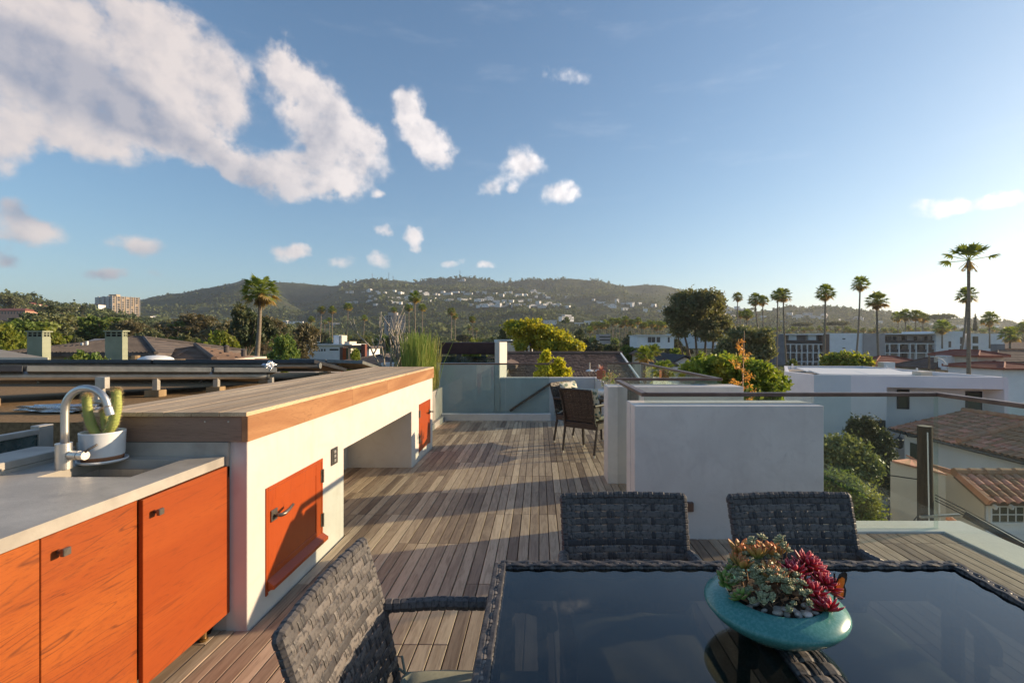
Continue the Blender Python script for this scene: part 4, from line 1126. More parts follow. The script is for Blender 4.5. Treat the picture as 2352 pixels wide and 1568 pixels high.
for i in range(260):
    a = random.uniform(0, 6.28); r = random.uniform(0, 0.085); p = Vector((r * math.cos(a), r * math.sin(a), random.uniform(0.0, 0.05)))
    d = Vector((random.gauss(0, 1), random.gauss(0, 1), random.gauss(0, .5))).normalized(); s_ = d.orthogonal().normalized()
    dark.add([p - s_ * 0.003, p + s_ * 0.003, p + d * 0.02], [(0, 1, 2)])
stuff(dark.build('dry_leaves', 'succ_stem', sd, local=True))
# leaf and butterfly ornament
pmat('pink_leaf', (0.62, 0.30, 0.27), (0.66, 0.36, 0.32), 20, 0.5)
pmat('butterfly_orange', (0.62, 0.13, 0.012), (0.70, 0.2, 0.02), 50, 0.35)
pmat('butterfly_black', (0.012, 0.011, 0.012), rough=0.35)
bf = thing('butterfly_ornament', 'orange butterfly ornament with black wing edges stuck in the bowl', 'ornament', bc + Vector((0.150, -0.030, 0.10)))
def wing(poly, c, s, rot, mat, name, y):
    m = MB(); pts = []
    for (x, z) in poly: pts.append(Vector((x * s, 0, z * s)))
    n = len(pts); cs, sn = math.cos(rot), math.sin(rot)
    q = [Vector((c[0] + p.x * cs, c[1] + p.x * sn, c[2] + p.z)) for p in pts]; th = Vector((-sn, cs, 0)) * 0.001
    off = Vector((-sn, cs, 0)) * y
    m.add([v - th + off for v in q] + [v + th + off for v in q], [tuple(range(n - 1, -1, -1)), tuple(range(n, 2 * n))] + [(i, (i + 1) % n, n + (i + 1) % n, n + i) for i in range(n)])
    return m
bp = bc + Vector((0.150, -0.030, 0.10))
up_w = [(0, 0.15), (0.1, 0.55), (0.4, 1.0), (0.75, 1.1), (1.0, 0.95), (0.98, 0.6), (0.8, 0.3), (0.4, 0.05)]
lo_w = [(0, 0.12), (0.4, 0.06), (0.8, 0.28), (0.92, 0.0), (0.85, -0.35), (0.55, -0.5), (0.2, -0.35)]
for poly, nm in ((up_w, 'upper_wing'), (lo_w, 'lower_wing')):
    wo = wing(poly, bp + Vector((-0.012, 0, 0.02)), 0.044, 0.35, 'butterfly_black', nm, 0).build(nm, 'butterfly_black', bf)
    inner = [(x * 0.72 + 0.02, z * 0.74 + 0.02) for x, z in poly]
    wing(inner, bp + Vector((-0.012, 0, 0.02)), 0.044, 0.35, 'x', 'x', -0.0022).build('wing_patch', 'butterfly_orange', wo)
MB().tube([bp + Vector((-0.012, 0, -0.008)), bp + Vector((-0.012, 0, 0.07))], 0.0022, 6).build('body', 'butterfly_black', bf)

# ------------------------------------------------------------------ far seating group
ch2 = make_chair('wicker_brown')
G2 = 'brown wicker chairs at the far small table'
ang = math.atan2(0.79, 0.615) - math.pi / 2
ch2.location = (0.69, 6.52, 0); ch2.rotation_euler = (0, 0, ang); ch2['label'] = 'brown wicker armchair seen from behind, nearest at the far small table'; ch2['group'] = G2
ang2 = math.atan2(-0.62, 0.78) - math.pi / 2
dup(ch2, (0.60, 7.12, 0), ang2, 'brown wicker armchair with leaf print pillow, behind the nearer far chair', G2)
m_, k_, b_ = new_mat('leaf_print')
tc_ = k_.node('ShaderNodeTexCoord'); vo = k_.node('ShaderNodeTexVoronoi'); vo.feature = 'F1'
mp = k_.node('ShaderNodeMapping'); k_.link(tc_.outputs['Object'], mp.inputs[0]); mp.inputs[2].default_value = (0.3, 0.2, 0.7); mp.inputs[3].default_value = (9, 26, 14)
k_.link(mp.outputs[0], vo.inputs['Vector']); vo.inputs['Scale'].default_value = 1.0
lf = k_.mix(k_.smooth(vo.outputs['Color'], 0.3, 0.7) if False else vo.outputs['Color'], (0.03, 0.16, 0.22), (0.30, 0.27, 0.10))
k_.link(k_.mix(k_.smooth(vo.outputs['Distance'], 0.36, 0.46), lf, (0.62, 0.58, 0.46)), b_.inputs['Base Color']); setp(b_, Roughness=0.9)
def pillow(label, c, rot, s=0.21):
    n = 14; vs, fs = [], []
    for sg in (1, -1):
        for i in range(n + 1):
            for j in range(n + 1):
                u, v = i / n * 2 - 1, j / n * 2 - 1
                h = 0.075 * max(0, (1 - u ** 2) * (1 - v ** 2)) ** 0.42
                vs.append((u * s * (1 - 0.07 * (1 - v * v)), sg * h, v * s * (1 - 0.07 * (1 - u * u))))
    k = (n + 1) ** 2
    for i in range(n):
        for j in range(n):
            a = i * (n + 1) + j
            fs.append((a, a + 1, a + n + 2, a + n + 1)); fs.append((k + a, k + a + n + 1, k + a + n + 2, k + a + 1))
    o = MB().add(vs, fs).build('throw_pillow', 'leaf_print', None, smooth=True)
    o.location = c; o.rotation_euler = rot; tag(o, label, 'pillow', 'leaf print pillows on the far chairs'); return o
f2 = Vector((0.78, -0.62, 0)); c2 = Vector((0.60, 7.12, 0))
pillow('leaf print pillow on the rear far chair, its top edge showing', c2 - f2 * 0.17 + Vector((0, 0, 0.69)), (R(13), 0, ang2))
f1 = Vector((0.615, 0.79, 0)); c1 = Vector((0.69, 6.52, 0))
pillow('leaf print pillow on the nearer far chair, mostly behind its back', c1 - f1 * 0.15 + Vector((0.03, -0.02, 0.68)), (R(13), 0, ang))
bt = thing('bistro_table', 'small dark round table beside the far wicker chairs', 'table', (1.22, 6.95, 0))
MB().lathe([(0.0, 0.66), (0.42, 0.66), (0.43, 0.67), (0.43, 0.69), (0.42, 0.70), (0.0, 0.70)], 36, bt.location, caps=False).build('tabletop', 'dark_steel', bt)
for a in (0.6, 2.2, 3.8, 5.4):
    MB().tube([bt.location + Vector((0.3 * math.cos(a), 0.3 * math.sin(a), 0)), bt.location + Vector((0.26 * math.cos(a), 0.26 * math.sin(a), 0.665))], 0.018, 8).build('leg', 'dark_steel', bt)
jp = thing('jade_plant', 'small jade plant in pale round pot on the far table', 'plant', (0.95, 6.92, 0.70))
MB().lathe([(0.05, 0.0), (0.10, 0.03), (0.115, 0.08), (0.105, 0.10), (0.09, 0.09)], 20, jp.location).build('pot', 'white_glaze', jp, smooth=True)
leafmat('jade_leaf', (0.10, 0.14, 0.05), (0.16, 0.17, 0.07), (0.24, 0.13, 0.07), 0.15, 0.0, 8)
random.seed(14); jb, jl = MB(), MB()
for i in range(9):
    d = Vector((random.gauss(0, .5), random.gauss(0, .5), 1)).normalized(); p0 = jp.location + Vector((0, 0, 0.08)); p1 = p0 + d * random.uniform(0.12, 0.26)
    jb.tube([p0, (p0 + p1) / 2 + Vector((random.gauss(0, .012), random.gauss(0, .012), 0)), p1], [0.012, 0.009, 0.006], 6)
    for _ in range(26):
        c = p1 + Vector((random.gauss(0, .035), random.gauss(0, .035), random.gauss(0, .03))); n = Vector((random.gauss(0, 1), random.gauss(0, 1), random.gauss(0, 1))).normalized(); s_ = n.orthogonal().normalized() * 0.011; w = n.cross(s_).normalized() * 0.016
        jl.add([c - w, c - s_, c + w, c + s_], [(0, 1, 2, 3)])
jb.build('trunk', 'pale_bark', jp); jl.build('foliage', 'jade_leaf', jp)
rp = thing('red_pot', 'small square red pot with spiky plant on the white parapet', 'pot', (1.28, 9.9, 0.716))
MB().box(1.20, 1.36, 9.82, 9.98, 0.716, 0.90).build('body', 'terracotta_pot', rp, bevel=0.008)
pmat('red_spike', (0.40, 0.12, 0.09), (0.46, 0.17, 0.12), 20, 0.6)
sp = MB(); random.seed(2)
for i in range(26):
    a = random.uniform(0, 6.28); e = random.uniform(0.3, 1.4); d = Vector((math.cos(a) * math.cos(e), math.sin(a) * math.cos(e), math.sin(e))); s_ = d.orthogonal().normalized() * 0.012; p = Vector((1.28, 9.9, 0.89))
    sp.add([p - s_, p + s_, p + d * random.uniform(0.08, 0.14)], [(0, 1, 2)])
sp.build('spikes', 'red_spike', rp)
# ------------------------------------------------------------------ land: ground sheet, hills
import numpy as np
def prof(pts, px):
    return np.interp(px, [p[0] for p in pts], [p[1] for p in pts])
LAYERS = [
    (40,   [(-2500, 960), (0, 930), (600, 960), (1238, 1030), (2352, 1060), (6000, 1060)]),
    (90,   [(-2500, 800), (0, 812), (500, 835), (1100, 862), (1500, 880), (2352, 886), (6000, 880)]),
    (180,  [(-2500, 770), (0, 775), (300, 792), (800, 815), (1300, 826), (2352, 836), (6000, 836)]),
    (320,  [(-2500, 735), (-300, 725), (0, 737), (200, 757), (500, 784), (900, 797), (1500, 803), (2352, 806), (6000, 806)]),
    (480,  [(-2500, 660), (-600, 640), (-200, 662), (0, 683), (60, 693), (130, 708), (220, 718), (330, 745), (500, 768), (900, 782), (1500, 786), (2000, 786), (2352, 786), (6000, 786)]),
    (750,  [(-2500, 690), (0, 700), (220, 728), (330, 742), (500, 752), (780, 757), (1200, 757), (1500, 762), (1800, 760), (2100, 768), (2352, 774), (6000, 776)]),
    (950,  [(-2500, 700), (220, 730), (330, 738), (520, 733), (700, 742), (790, 733), (880, 726), (1000, 727), (1200, 720), (1330, 726), (1400, 737), (1560, 742), (1700, 738), (1850, 735), (2050, 748), (2352, 764), (6000, 772)]),
    (1200, [(-2500, 715), (220, 722), (330, 712), (450, 700), (560, 694), (640, 712), (720, 732), (785, 703), (870, 684), (1000, 690), (1130, 695), (1230, 697), (1310, 702), (1345, 716), (1410, 704), (1480, 706), (1560, 716), (1650, 716), (1811, 704), (1900, 711), (2046, 723), (2178, 733), (2352, 741), (2700, 758), (6000, 770)]),
    (1400, [(-2500, 730), (220, 715), (330, 693), (430, 678), (540, 658), (590, 652), (630, 672), (690, 708), (785, 683), (870, 670), (1000, 675), (1130, 682), (1250, 690), (1330, 702), (1400, 690), (1500, 688), (1590, 704), (1680, 718), (1811, 716), (1900, 722), (2352, 752), (6000, 772)]),
    (1560, [(-2500, 740), (220, 712), (320, 688), (345, 681), (430, 667), (480, 657), (540, 644), (565, 639), (592, 641), (620, 658), (668, 694), (740, 690), (785, 668), (870, 660), (1000, 664), (1130, 668), (1250, 674), (1340, 678), (1420, 672), (1500, 674), (1590, 694), (1680, 722), (2352, 760), (6000, 775)]),
    (1790, [(-2500, 750), (320, 702), (430, 680), (560, 650), (600, 656), (640, 684), (690, 700), (740, 692), (785, 674), (870, 656), (1000, 658), (1130, 660), (1250, 664), (1340, 664), (1420, 670), (1500, 676), (1590, 694), (1680, 726), (2352, 765), (6000, 777)]),  # gully added to the shape so the steep ridge face behind turns dark
    (1950, [(-2500, 760), (320, 722), (430, 690), (560, 652), (600, 645), (640, 648), (692, 650), (759, 656), (785, 654), (836, 648), (870, 642), (908, 643), (950, 649), (978, 643), (1020, 641), (1056, 636), (1094, 638), (1128, 648), (1154, 650), (1187, 645), (1215, 641), (1254, 644), (1308, 640), (1370, 643), (1406, 652), (1437, 656), (1486, 654), (1525, 657), (1564, 665), (1640, 690), (1750, 730), (2352, 770), (6000, 778)]),
    (2500, [(-2500, 775), (320, 740), (900, 690), (1300, 690), (1700, 745), (2352, 775), (6000, 780)]),
    (3600, [(-2500, 780), (900, 770), (2352, 781), (6000, 782)]),
    (6000, [(-2500, 784), (6000, 784)]),
]
LZ = np.array([l[0] for l in LAYERS], float)
def land(px, Z):
    """height of the land at viewing direction px and distance Z (arrays)"""
    px = np.asarray(px, float); Z = np.asarray(Z, float)
    zs = np.stack([EYE - (prof(p, px) - CY) / F * d for d, p in LAYERS])
    t = np.interp(Z, LZ, np.arange(len(LZ)))
    i = np.clip(t.astype(int), 0, len(LZ) - 2); f = t - i
    f2 = f * f * (3 - 2 * f)
    a = np.take_along_axis(zs, i[None], 0)[0]; b = np.take_along_axis(zs, i[None] + 1, 0)[0]
    return a * (1 - f2) + b * f2
def land_z(x, y):
    return float(land(np.array([x / y * F + CX]), np.array([y]))[0])
def rough(x, y, s):
    return mnoise.fractal(Vector((x / s, y / s, 0.3)), 1.0, 2.1, 5)
m_, k_, b_ = new_mat('hill_scrub')
pos_ = k_.node('ShaderNodeNewGeometry').outputs['Position']
n1_ = k_.noise(pos_, 0.02, 8, 0.65); n2_ = k_.noise(pos_, 0.12, 5, 0.7); n3_ = k_.noise(pos_, 0.006, 4, 0.6)
c_ = k_.mix(k_.smooth(n1_, 0.35, 0.65), (0.050, 0.066, 0.030), (0.100, 0.110, 0.052))
c_ = k_.mix(k_.smooth(n2_, 0.5, 0.7), c_, (0.034, 0.042, 0.025))
c_ = k_.mix(k_.smooth(n3_, 0.60, 0.72), c_, (0.10, 0.085, 0.052))
vm_ = k_.vmath('DISTANCE', pos_, tuple(W(562, 650, 1545)))
c_ = k_.mix(k_.math('MULTIPLY', k_.smooth(vm_, 22.0, 75.0, 1.0, 0.0), k_.smooth(k_.noise(pos_, 0.05, 4, 0.6), 0.42, 0.56)), c_, (0.36, 0.27, 0.17))
k_.link(c_, b_.inputs['Base Color']); setp(b_, Roughness=0.95, Specular_IOR_Level=0.05)
bump(k_, b_, k_.math('ADD', n2_, n1_), 1.0, 6.0)
cols = np.concatenate([np.linspace(-2500, -100, 25), np.linspace(-80, 2440, 300), np.linspace(2480, 6000, 30)])
rows = np.concatenate([[14, 25], np.linspace(40, 480, 14), np.linspace(520, 2050, 90), [2150, 2300, 2500, 2900, 3600, 4500, 6000]])
PX, ZZ = np.meshgrid(cols, rows)
HH = land(PX, ZZ)
near = ZZ < 40
HH[near] = -8.0
XX = (PX - CX) / F * ZZ
vs = []
for r in range(len(rows)):
    for c in range(len(cols)):
        x, y, z = XX[r, c], ZZ[r, c], HH[r, c]
        if y > 450:
            amp = max(0, min(1, (y - 680) / 450)) * (1 if y < 1900 else 0.4)
            z += amp * (9 * rough(x, y, 170) + 20 * abs(rough(x + 900, y * 0.45, 300)) - 8)
        vs.append((x, y, z))
nc = len(cols)
fs = [(r * nc + c, r * nc + c + 1, (r + 1) * nc + c + 1, (r + 1) * nc + c) for r in range(len(rows) - 1) for c in range(nc - 1)]
hills_mb = MB(); hills_mb.v = vs; hills_mb.f = fs; hills_mb.m = [0] * len(fs)
hills = struct(hills_mb.build('hills', 'hill_scrub', smooth=True))
def hill_at(px, Z):
    """height of the built hill mesh (nearest grid vertex)"""
    r = int(np.argmin(abs(rows - Z))); c = int(np.argmin(abs(cols - px)))
    return vs[r * nc + c][2]
pmat('dry_ground', (0.10, 0.085, 0.06), (0.16, 0.135, 0.095), 0.15, 0.95, coord='Position')
struct(MB().add([(-9000, -9000, -8.6), (9000, -9000, -8.6), (9000, 9000, -8.6), (-9000, 9000, -8.6)], [(0, 1, 2, 3)]).build('ground', 'dry_ground'))

# ------------------------------------------------------------------ foliage builders
leafmat('leaf_green', (0.040, 0.062, 0.016), (0.085, 0.105, 0.025), (0.12, 0.12, 0.03), 0.3, 0.5)
leafmat('leaf_bright', (0.055, 0.082, 0.014), (0.12, 0.135, 0.024), (0.15, 0.14, 0.028), 0.4, 0.35)
leafmat('leaf_olive', (0.060, 0.070, 0.034), (0.115, 0.115, 0.055), (0.075, 0.085, 0.035), 0.25, 0.5)
leafmat('leaf_dark', (0.020, 0.030, 0.015), (0.050, 0.058, 0.028), (0.085, 0.075, 0.036), 0.2, 0.4)
leafmat('leaf_brown', (0.060, 0.054, 0.030), (0.095, 0.080, 0.045), (0.07, 0.068, 0.032), 0.25, 0.4)
leafmat('leaf_yellow', (0.15, 0.15, 0.02), (0.25, 0.22, 0.024), (0.10, 0.125, 0.026), 0.45, 0.0)
leafmat('leaf_lime', (0.18, 0.19, 0.02), (0.27, 0.245, 0.025), (0.14, 0.17, 0.026), 0.5, 0.0)
leafmat('leaf_rust', (0.22, 0.105, 0.03), (0.34, 0.18, 0.055), (0.26, 0.16, 0.05), 0.4, 0.0)
leafmat('leaf_cypress', (0.060, 0.072, 0.042), (0.105, 0.112, 0.064), (0.10, 0.092, 0.052), 0.35, 0.1)
leafmat('palm_leaf', (0.060, 0.085, 0.020), (0.115, 0.13, 0.03), None, 0.35, 0.3)
leafmat('palm_dry', (0.15, 0.10, 0.04), (0.22, 0.15, 0.06), None, 0.3, 0.2)
pmat('bark', (0.10, 0.075, 0.055), (0.17, 0.13, 0.095), 4, 0.9, bmp=0.5, rand=0.2)
pmat('palm_bark', (0.20, 0.155, 0.115), (0.29, 0.235, 0.18), 2.5, 0.9, bmp=0.5, stretch=(1, 1, 4), rand=0.25)

def leaf_cloud(cent, size, rng, aspect=1.6, fold=True, flat=0.0):
    """numpy: one folded leaf (two triangles) at each centre"""
    n = len(cent)
    d = rng.normal(size=(n, 3)); d[:, 2] *= (1 - flat); d /= np.linalg.norm(d, axis=1)[:, None]
    e = rng.normal(size=(n, 3)); e -= (e * d).sum(1)[:, None] * d; e /= np.linalg.norm(e, axis=1)[:, None]
    s = (size * rng.uniform(0.65, 1.35, n))[:, None]
    a = cent - d * s * aspect / 2; b = cent + d * s * aspect / 2
    w = e * s / 2
    V = np.stack([a, cent - w, b, cent + w], 1).reshape(-1, 3)
    idx = np.arange(n)[:, None] * 4
    Fc = np.concatenate([idx + 0, idx + 1, idx + 2, idx + 3], 1)
    return V, Fc
def np_mesh(name, V, Fc, mat):
    me = bpy.data.meshes.new(name)
    n, m = len(V), len(Fc)
    me.vertices.add(n); me.vertices.foreach_set('co', np.ascontiguousarray(V, np.float32).ravel())
    q = Fc.shape[1]
    me.loops.add(m * q); me.loops.foreach_set('vertex_index', np.ascontiguousarray(Fc, np.int32).ravel())
    me.polygons.add(m); me.polygons.foreach_set('loop_start', np.arange(m, dtype=np.int32) * q); me.polygons.foreach_set('loop_total', np.full(m, q, np.int32))
    me.materials.append(MATS[mat]); me.update(calc_edges=True); me.validate()
    return me
def crown_points(rng, lobes, per, spread, shell=0.55):
    """lobes: (x,y,z,rx,ry,rz); clump centres towards each lobe's surface, leaves scattered around clumps"""
    out = []
    for (x, y, z, rx, ry, rz, nclump) in lobes:
        d = rng.normal(size=(nclump, 3)); d /= np.linalg.norm(d, axis=1)[:, None]
        r = rng.uniform(shell, 1.0, (nclump, 1))
        c = np.array([x, y, z]) + d * r * np.array([rx, ry, rz])
        sp = spread * rng.uniform(0.5, 1.25, (nclump, 1, 1))
        p = c[:, None, :] + rng.normal(size=(nclump, per, 3)) * sp
        out.append(p.reshape(-1, 3))
    return np.concatenate(out)
def crown(name, mat, lobes, per, spread, size, seed, aspect=1.6, shell=0.55, flat=0.0):
    rng = np.random.default_rng(seed)
    V, Fc = leaf_cloud(crown_points(rng, lobes, per, spread, shell), size, rng, aspect, flat=flat)
    return np_mesh(name, V, Fc, mat)
def trunk_mesh(h, r, limbs, seed, top=0.8, spreadr=0.4):
    random.seed(seed); mb = MB()
    pts = [(0, 0, -1.0), (random.gauss(0, .02) * h, random.gauss(0, .02) * h, h * 0.3), (random.gauss(0, .03) * h, random.gauss(0, .03) * h, h * 0.55)]
    mb.tube(pts, [r * 1.2, r, r * 0.75], 7)
    for i in range(limbs):
        a = 6.28 * i / limbs + random.uniform(-.4, .4); p0 = Vector(pts[random.choice((1, 2))])
        p2 = Vector((math.cos(a) * h * spreadr, math.sin(a) * h * spreadr, h * random.uniform(0.65, top)))
        mid = (p0 + p2) / 2 + Vector((0, 0, -0.04 * h))
        mb.tube([p0, mid, p2], [r * 0.6, r * 0.42, r * 0.15], 5)
    return mb.mesh('trunk', 'bark')
# unit trees: height 1, crown about 1 wide; scaled per copy
TREES = {}
def reg(kind, mat, lobes, per, spread, size, seed, trunk=(1.0, 0.025, 5), **kw):
    TREES.setdefault(kind, []).append((crown('crown', mat, lobes, per, spread, size, seed, **kw), trunk_mesh(trunk[0], trunk[1], trunk[2], seed)))
def rl(rng, n, rmin, rmax, cx=0.3, z0=0.35, z1=0.8, k=1.0):
    L = []
    for _ in range(n):
        r = rng.uniform(rmin, rmax); a = rng.uniform(0, 6.28); q = rng.uniform(0, cx)
        L.append((q * math.cos(a), q * math.sin(a), rng.uniform(z0, z1), r, r, r * 0.8, int(260 * r * r * 4 * k)))
    return L
rng0 = np.random.default_rng(5)
for s in range(3):
    reg('round', 'leaf_green', [(0, 0, 0.58, 0.40, 0.40, 0.34, 60)] + rl(rng0, 8, 0.14, 0.24, 0.34), 26, 0.030, 0.040, 10 + s)
for s in range(2):
    reg('olive', 'leaf_olive', [(0, 0, 0.58, 0.36, 0.36, 0.34, 40)] + rl(rng0, 9, 0.12, 0.22, 0.38), 26, 0.034, 0.036, 20 + s)
for s in range(2):
    reg('dark', 'leaf_dark', [(0, 0, 0.55, 0.33, 0.33, 0.38, 60)] + rl(rng0, 9, 0.12, 0.2, 0.34, 0.25, 0.85), 26, 0.030, 0.038, 30 + s)
reg('brown', 'leaf_brown', [(0, 0, 0.58, 0.42, 0.42, 0.38, 90)] + rl(rng0, 5, 0.14, 0.24, 0.34), 24, 0.03, 0.024, 40, aspect=3.0)
for s in range(2):
    reg('bright', 'leaf_bright', [(0, 0, 0.52, 0.40, 0.40, 0.36, 60)] + rl(rng0, 8, 0.14, 0.24, 0.36, 0.3, 0.75), 26, 0.034, 0.042, 50 + s)
# conifer with tiers
lob = []
for i in range(11):
    z = 0.16 + 0.078 * i; r = 0.30 * (1 - i / 11.5)
    for q in range(7):
        a = q * 0.9 + i * 1.3; lob.append((r * 0.62 * math.cos(a), r * 0.62 * math.sin(a), z, r * 0.42, r * 0.42, 0.018, max(3, int(14 * r / 0.3))))
reg('conifer', 'leaf_dark', lob, 16, 0.014, 0.032, 60, (1.25, 0.018, 2))
# flat-topped umbrella tree
reg('umbrella', 'leaf_olive', [(0, 0, 0.82, 0.55, 0.55, 0.13, 150)] + [(0.3 * math.cos(a), 0.3 * math.sin(a), 0.84, 0.24, 0.24, 0.11, 40) for a in (0, 1.3, 2.6, 3.9, 5.2)], 22, 0.02, 0.03, 70, (0.95, 0.03, 8))
TN = {'round': 'round_tree', 'olive': 'olive_tree', 'dark': 'dark_tree', 'brown': 'bare_tree', 'bright': 'leafy_tree', 'conifer': 'conifer', 'umbrella': 'umbrella_tree'}
rtree = random.Random(99)
def tree(kind, px, ytop, Z, wpx, label, group=None, hm=None, var=None, ybase=None):
    """a tree whose crown tops out at ytop and is wpx wide as seen from the terrace, standing at distance Z"""
    cm, tm = TREES[kind][(rtree.randrange(len(TREES[kind])) if var is None else var)]
    x = wx(px, Z); zt = wz(ytop, Z); w = wpx / F * Z
    zb = wz(ybase, Z) if ybase else (land_z(x, Z) if Z > 36 else -8)
    h = max(zt - zb, w * 0.7)
    t = thing(TN[kind], label, 'tree', (x, Z, zt - h), group, rtree.uniform(0, 6.28))
    s = (w / 0.95, w / 0.95, h / 0.95)
    co = link('crown', cm, t); co.scale = s
    tr = link('trunk', tm, t); tr.scale = s
    if h > w * 1.5 and kind not in ('conifer', 'umbrella'):
        # keep a tall tree's crown leafy at the top
        co.scale = (s[0], s[1], w * 1.25 / 0.95); co.location.z = h - w * 1.25
        tr.scale = (s[0] * .8, s[1] * .8, h / 0.95)
    return t
# --- palms
def palm_crown(name, seed, n=44, sparse=False):
    """fan palm head: stalks carrying pleated fans, upright ones green, lower ones hanging, dry skirt beneath"""
    rng = random.Random(seed)
    V, Fs, M = [], [], []
    def fan(az, el, L, R_, dry, spread=1.25, nb=11):
        hd = Vector((math.cos(az), math.sin(az), 0)); sd = Vector((-math.sin(az), math.cos(az), 0))
        d = hd * math.cos(el) + Vector((0, 0, math.sin(el)))
        base = d * L + Vector((0, 0, -0.10 * L * math.cos(el)))
        w = sd * 0.012; o = len(V)
        w = sd * (0.012 if sparse else 0.022); V.extend([w, -w, base - w, base + w]); Fs.append((o, o + 1, o + 2, o + 3)); M.append(dry)
        w2 = sd.cross(d) * (0.012 if sparse else 0.02); o = len(V); V.extend([w2, -w2, base - w2, base + w2]); Fs.append((o, o + 1, o + 2, o + 3)); M.append(dry)
        tilt = rng.uniform(-.35, .35)
        sd2 = (sd * math.cos(tilt) + Vector((0, 0, 1)) * math.sin(tilt)).normalized()
        for i in range(nb):
            a = (i / (nb - 1) - .5) * 2 * spread + rng.uniform(-.05, .05)
            bl = R_ * (1 - 0.12 * abs(a)) * rng.uniform(.88, 1.08)
            q = (d * math.cos(a) + sd2 * math.sin(a)).normalized(); t = (-d * math.sin(a) + sd2 * math.cos(a)).normalized()
            m = base + q * bl * 0.55; e = base + q * bl + Vector((0, 0, -bl * rng.uniform(.12, .34)))
            o = len(V); ww = t * R_ * 0.085
            V.extend([base, m + ww, e, m - ww]); Fs.append((o, o + 1, o + 2, o + 3)); M.append(dry)
    if not sparse:
        for i in range(n):
            f = (i + .5) / n
            el = math.asin(0.98 - 1.62 * f) + rng.uniform(-.15, .15)
            fan(i * 2.39996 + rng.uniform(-.25, .25), el, rng.uniform(.40, .56), rng.uniform(.42, .52), 1 if f > 0.86 else 0)
        for i in range(34):
            fan(rng.uniform(0, 6.28), -1.25 + rng.uniform(-.2, .25), rng.uniform(.2, .5), rng.uniform(.25, .36), 1, 0.6, 5)
    else:
        for az, el, L in ((3.1, .50, .52), (2.9, .12, .56), (3.5, .75, .45), (.1, .25, .58), (.4, .75, .5), (1.2, 1.1, .42), (2.2, 1.15, .42), (4.2, 1.0, .42), (5.3, 1.05, .42), (.0, 1.2, .4), (3.1, 1.2, .4), (5.9, .8, .42), (1.6, .7, .4), (4.7, .6, .4)):
            fan(az, el, L, .44, 0, 1.3, 13)
        for i in range(26):
            fan(rng.uniform(0, 6.28), -1.0 + rng.uniform(-.5, .3), rng.uniform(.15, .4), rng.uniform(.10, .2), 1, 0.5, 4)
    mb = MB(); mb.v = [tuple(v) for v in V]; mb.f = Fs; mb.m = M
    return mb.mesh(name, ['palm_leaf', 'palm_dry'])
PALM = [palm_crown('fronds', 100 + i) for i in range(4)]
PALM_S = palm_crown('fronds', 140, 13, sparse=True)
def palm(px, yc, pxb, yb, wpx, Z, label, group=None, me=None, var=0, r=0.16):
    c = W(px, yc, Z); b = W(pxb, yb, Z); b.z = min(b.z, c.z - 2)
    t = thing('palm_tree', label, 'palm tree', b, group)
    rad = wpx / F * Z / 2 * 1.15
    bow = (c.x - b.x) * 0.2
    mb = MB(); pts = []
    n = 7
    for i in range(n + 1):
        s = i / n; pts.append(b.lerp(c, s) + Vector((bow * math.sin(s * math.pi), 0, 0)))
    rr = [r * (1.25 - 0.45 * (i / n)) for i in range(n + 1)]; rr[-1] *= 1.2
    mb.tube(pts, rr, 7)
    mb.build('trunk', 'palm_bark', t, smooth=True)
    o = link('crown', me or PALM[var % 4], t, c - b); o.scale = (rad, rad, rad); o.rotation_euler = (0, 0, px * 0.7)
    return t
# ------------------------------------------------------------------ buildings near and far
pmat('tile_clay', (0.56, 0.225, 0.125), (0.66, 0.32, 0.19), 3, 0.75, bmp=0.3, rand=0.7, c3=(0.44, 0.25, 0.17), s3=1.3)
pmat('tile_red', (0.24, 0.075, 0.05), (0.30, 0.11, 0.075), 1.0, 0.8, coord='Position')
pmat('tile_brown', (0.135, 0.088, 0.066), (0.19, 0.13, 0.10), 1.2, 0.85, coord='Position', bmp=0.3)
pmat('tile_grey', (0.10, 0.083, 0.076), (0.145, 0.12, 0.108), 1.0, 0.85, coord='Position', rand=0.2)
pmat('shingle', (0.105, 0.068, 0.056), (0.165, 0.11, 0.092), 9, 0.9, coord='Position', bmp=0.6, bscale=30)
pmat('flat_roof', (0.34, 0.29, 0.235), (0.42, 0.36, 0.30), 1.5, 0.85, coord='Position')
pmat('roof_beige', (0.30, 0.25, 0.20), (0.36, 0.31, 0.25), 3, 0.9, coord='Position')
pmat('black_roof', (0.035, 0.032, 0.034), (0.055, 0.05, 0.05), 4, 0.8, coord='Position')
pmat('white_wall', (0.76, 0.755, 0.76), (0.82, 0.815, 0.82), 0.8, 0.8, coord='Position')
pmat('lilac_wall', (0.72, 0.70, 0.735), (0.79, 0.77, 0.80), 0.6, 0.8, coord='Position')
pmat('cool_wall', (0.56, 0.62, 0.66), (0.62, 0.67, 0.71), 0.6, 0.8, coord='Position')
pmat('cream_wall', (0.60, 0.52, 0.42), (0.68, 0.60, 0.49), 0.8, 0.8, coord='Position')
pmat('tan_wall', (0.42, 0.31, 0.20), (0.48, 0.36, 0.24), 0.3, 0.8, coord='Position')
pmat('pale_tower', (0.46, 0.42, 0.40), (0.54, 0.49, 0.46), 0.3, 0.8, coord='Position')
pmat('grey_wall', (0.13, 0.145, 0.175), (0.17, 0.185, 0.215), 0.5, 0.8, coord='Position')
pmat('taupe_wall', (0.36, 0.32, 0.31), (0.41, 0.37, 0.355), 0.5, 0.8, coord='Position')
pmat('brown_panel', (0.13, 0.085, 0.07), (0.17, 0.11, 0.09), 1, 0.7, coord='Position')
pmat('green_siding', (0.27, 0.29, 0.205), (0.32, 0.335, 0.24), 2, 0.8, coord='Position')
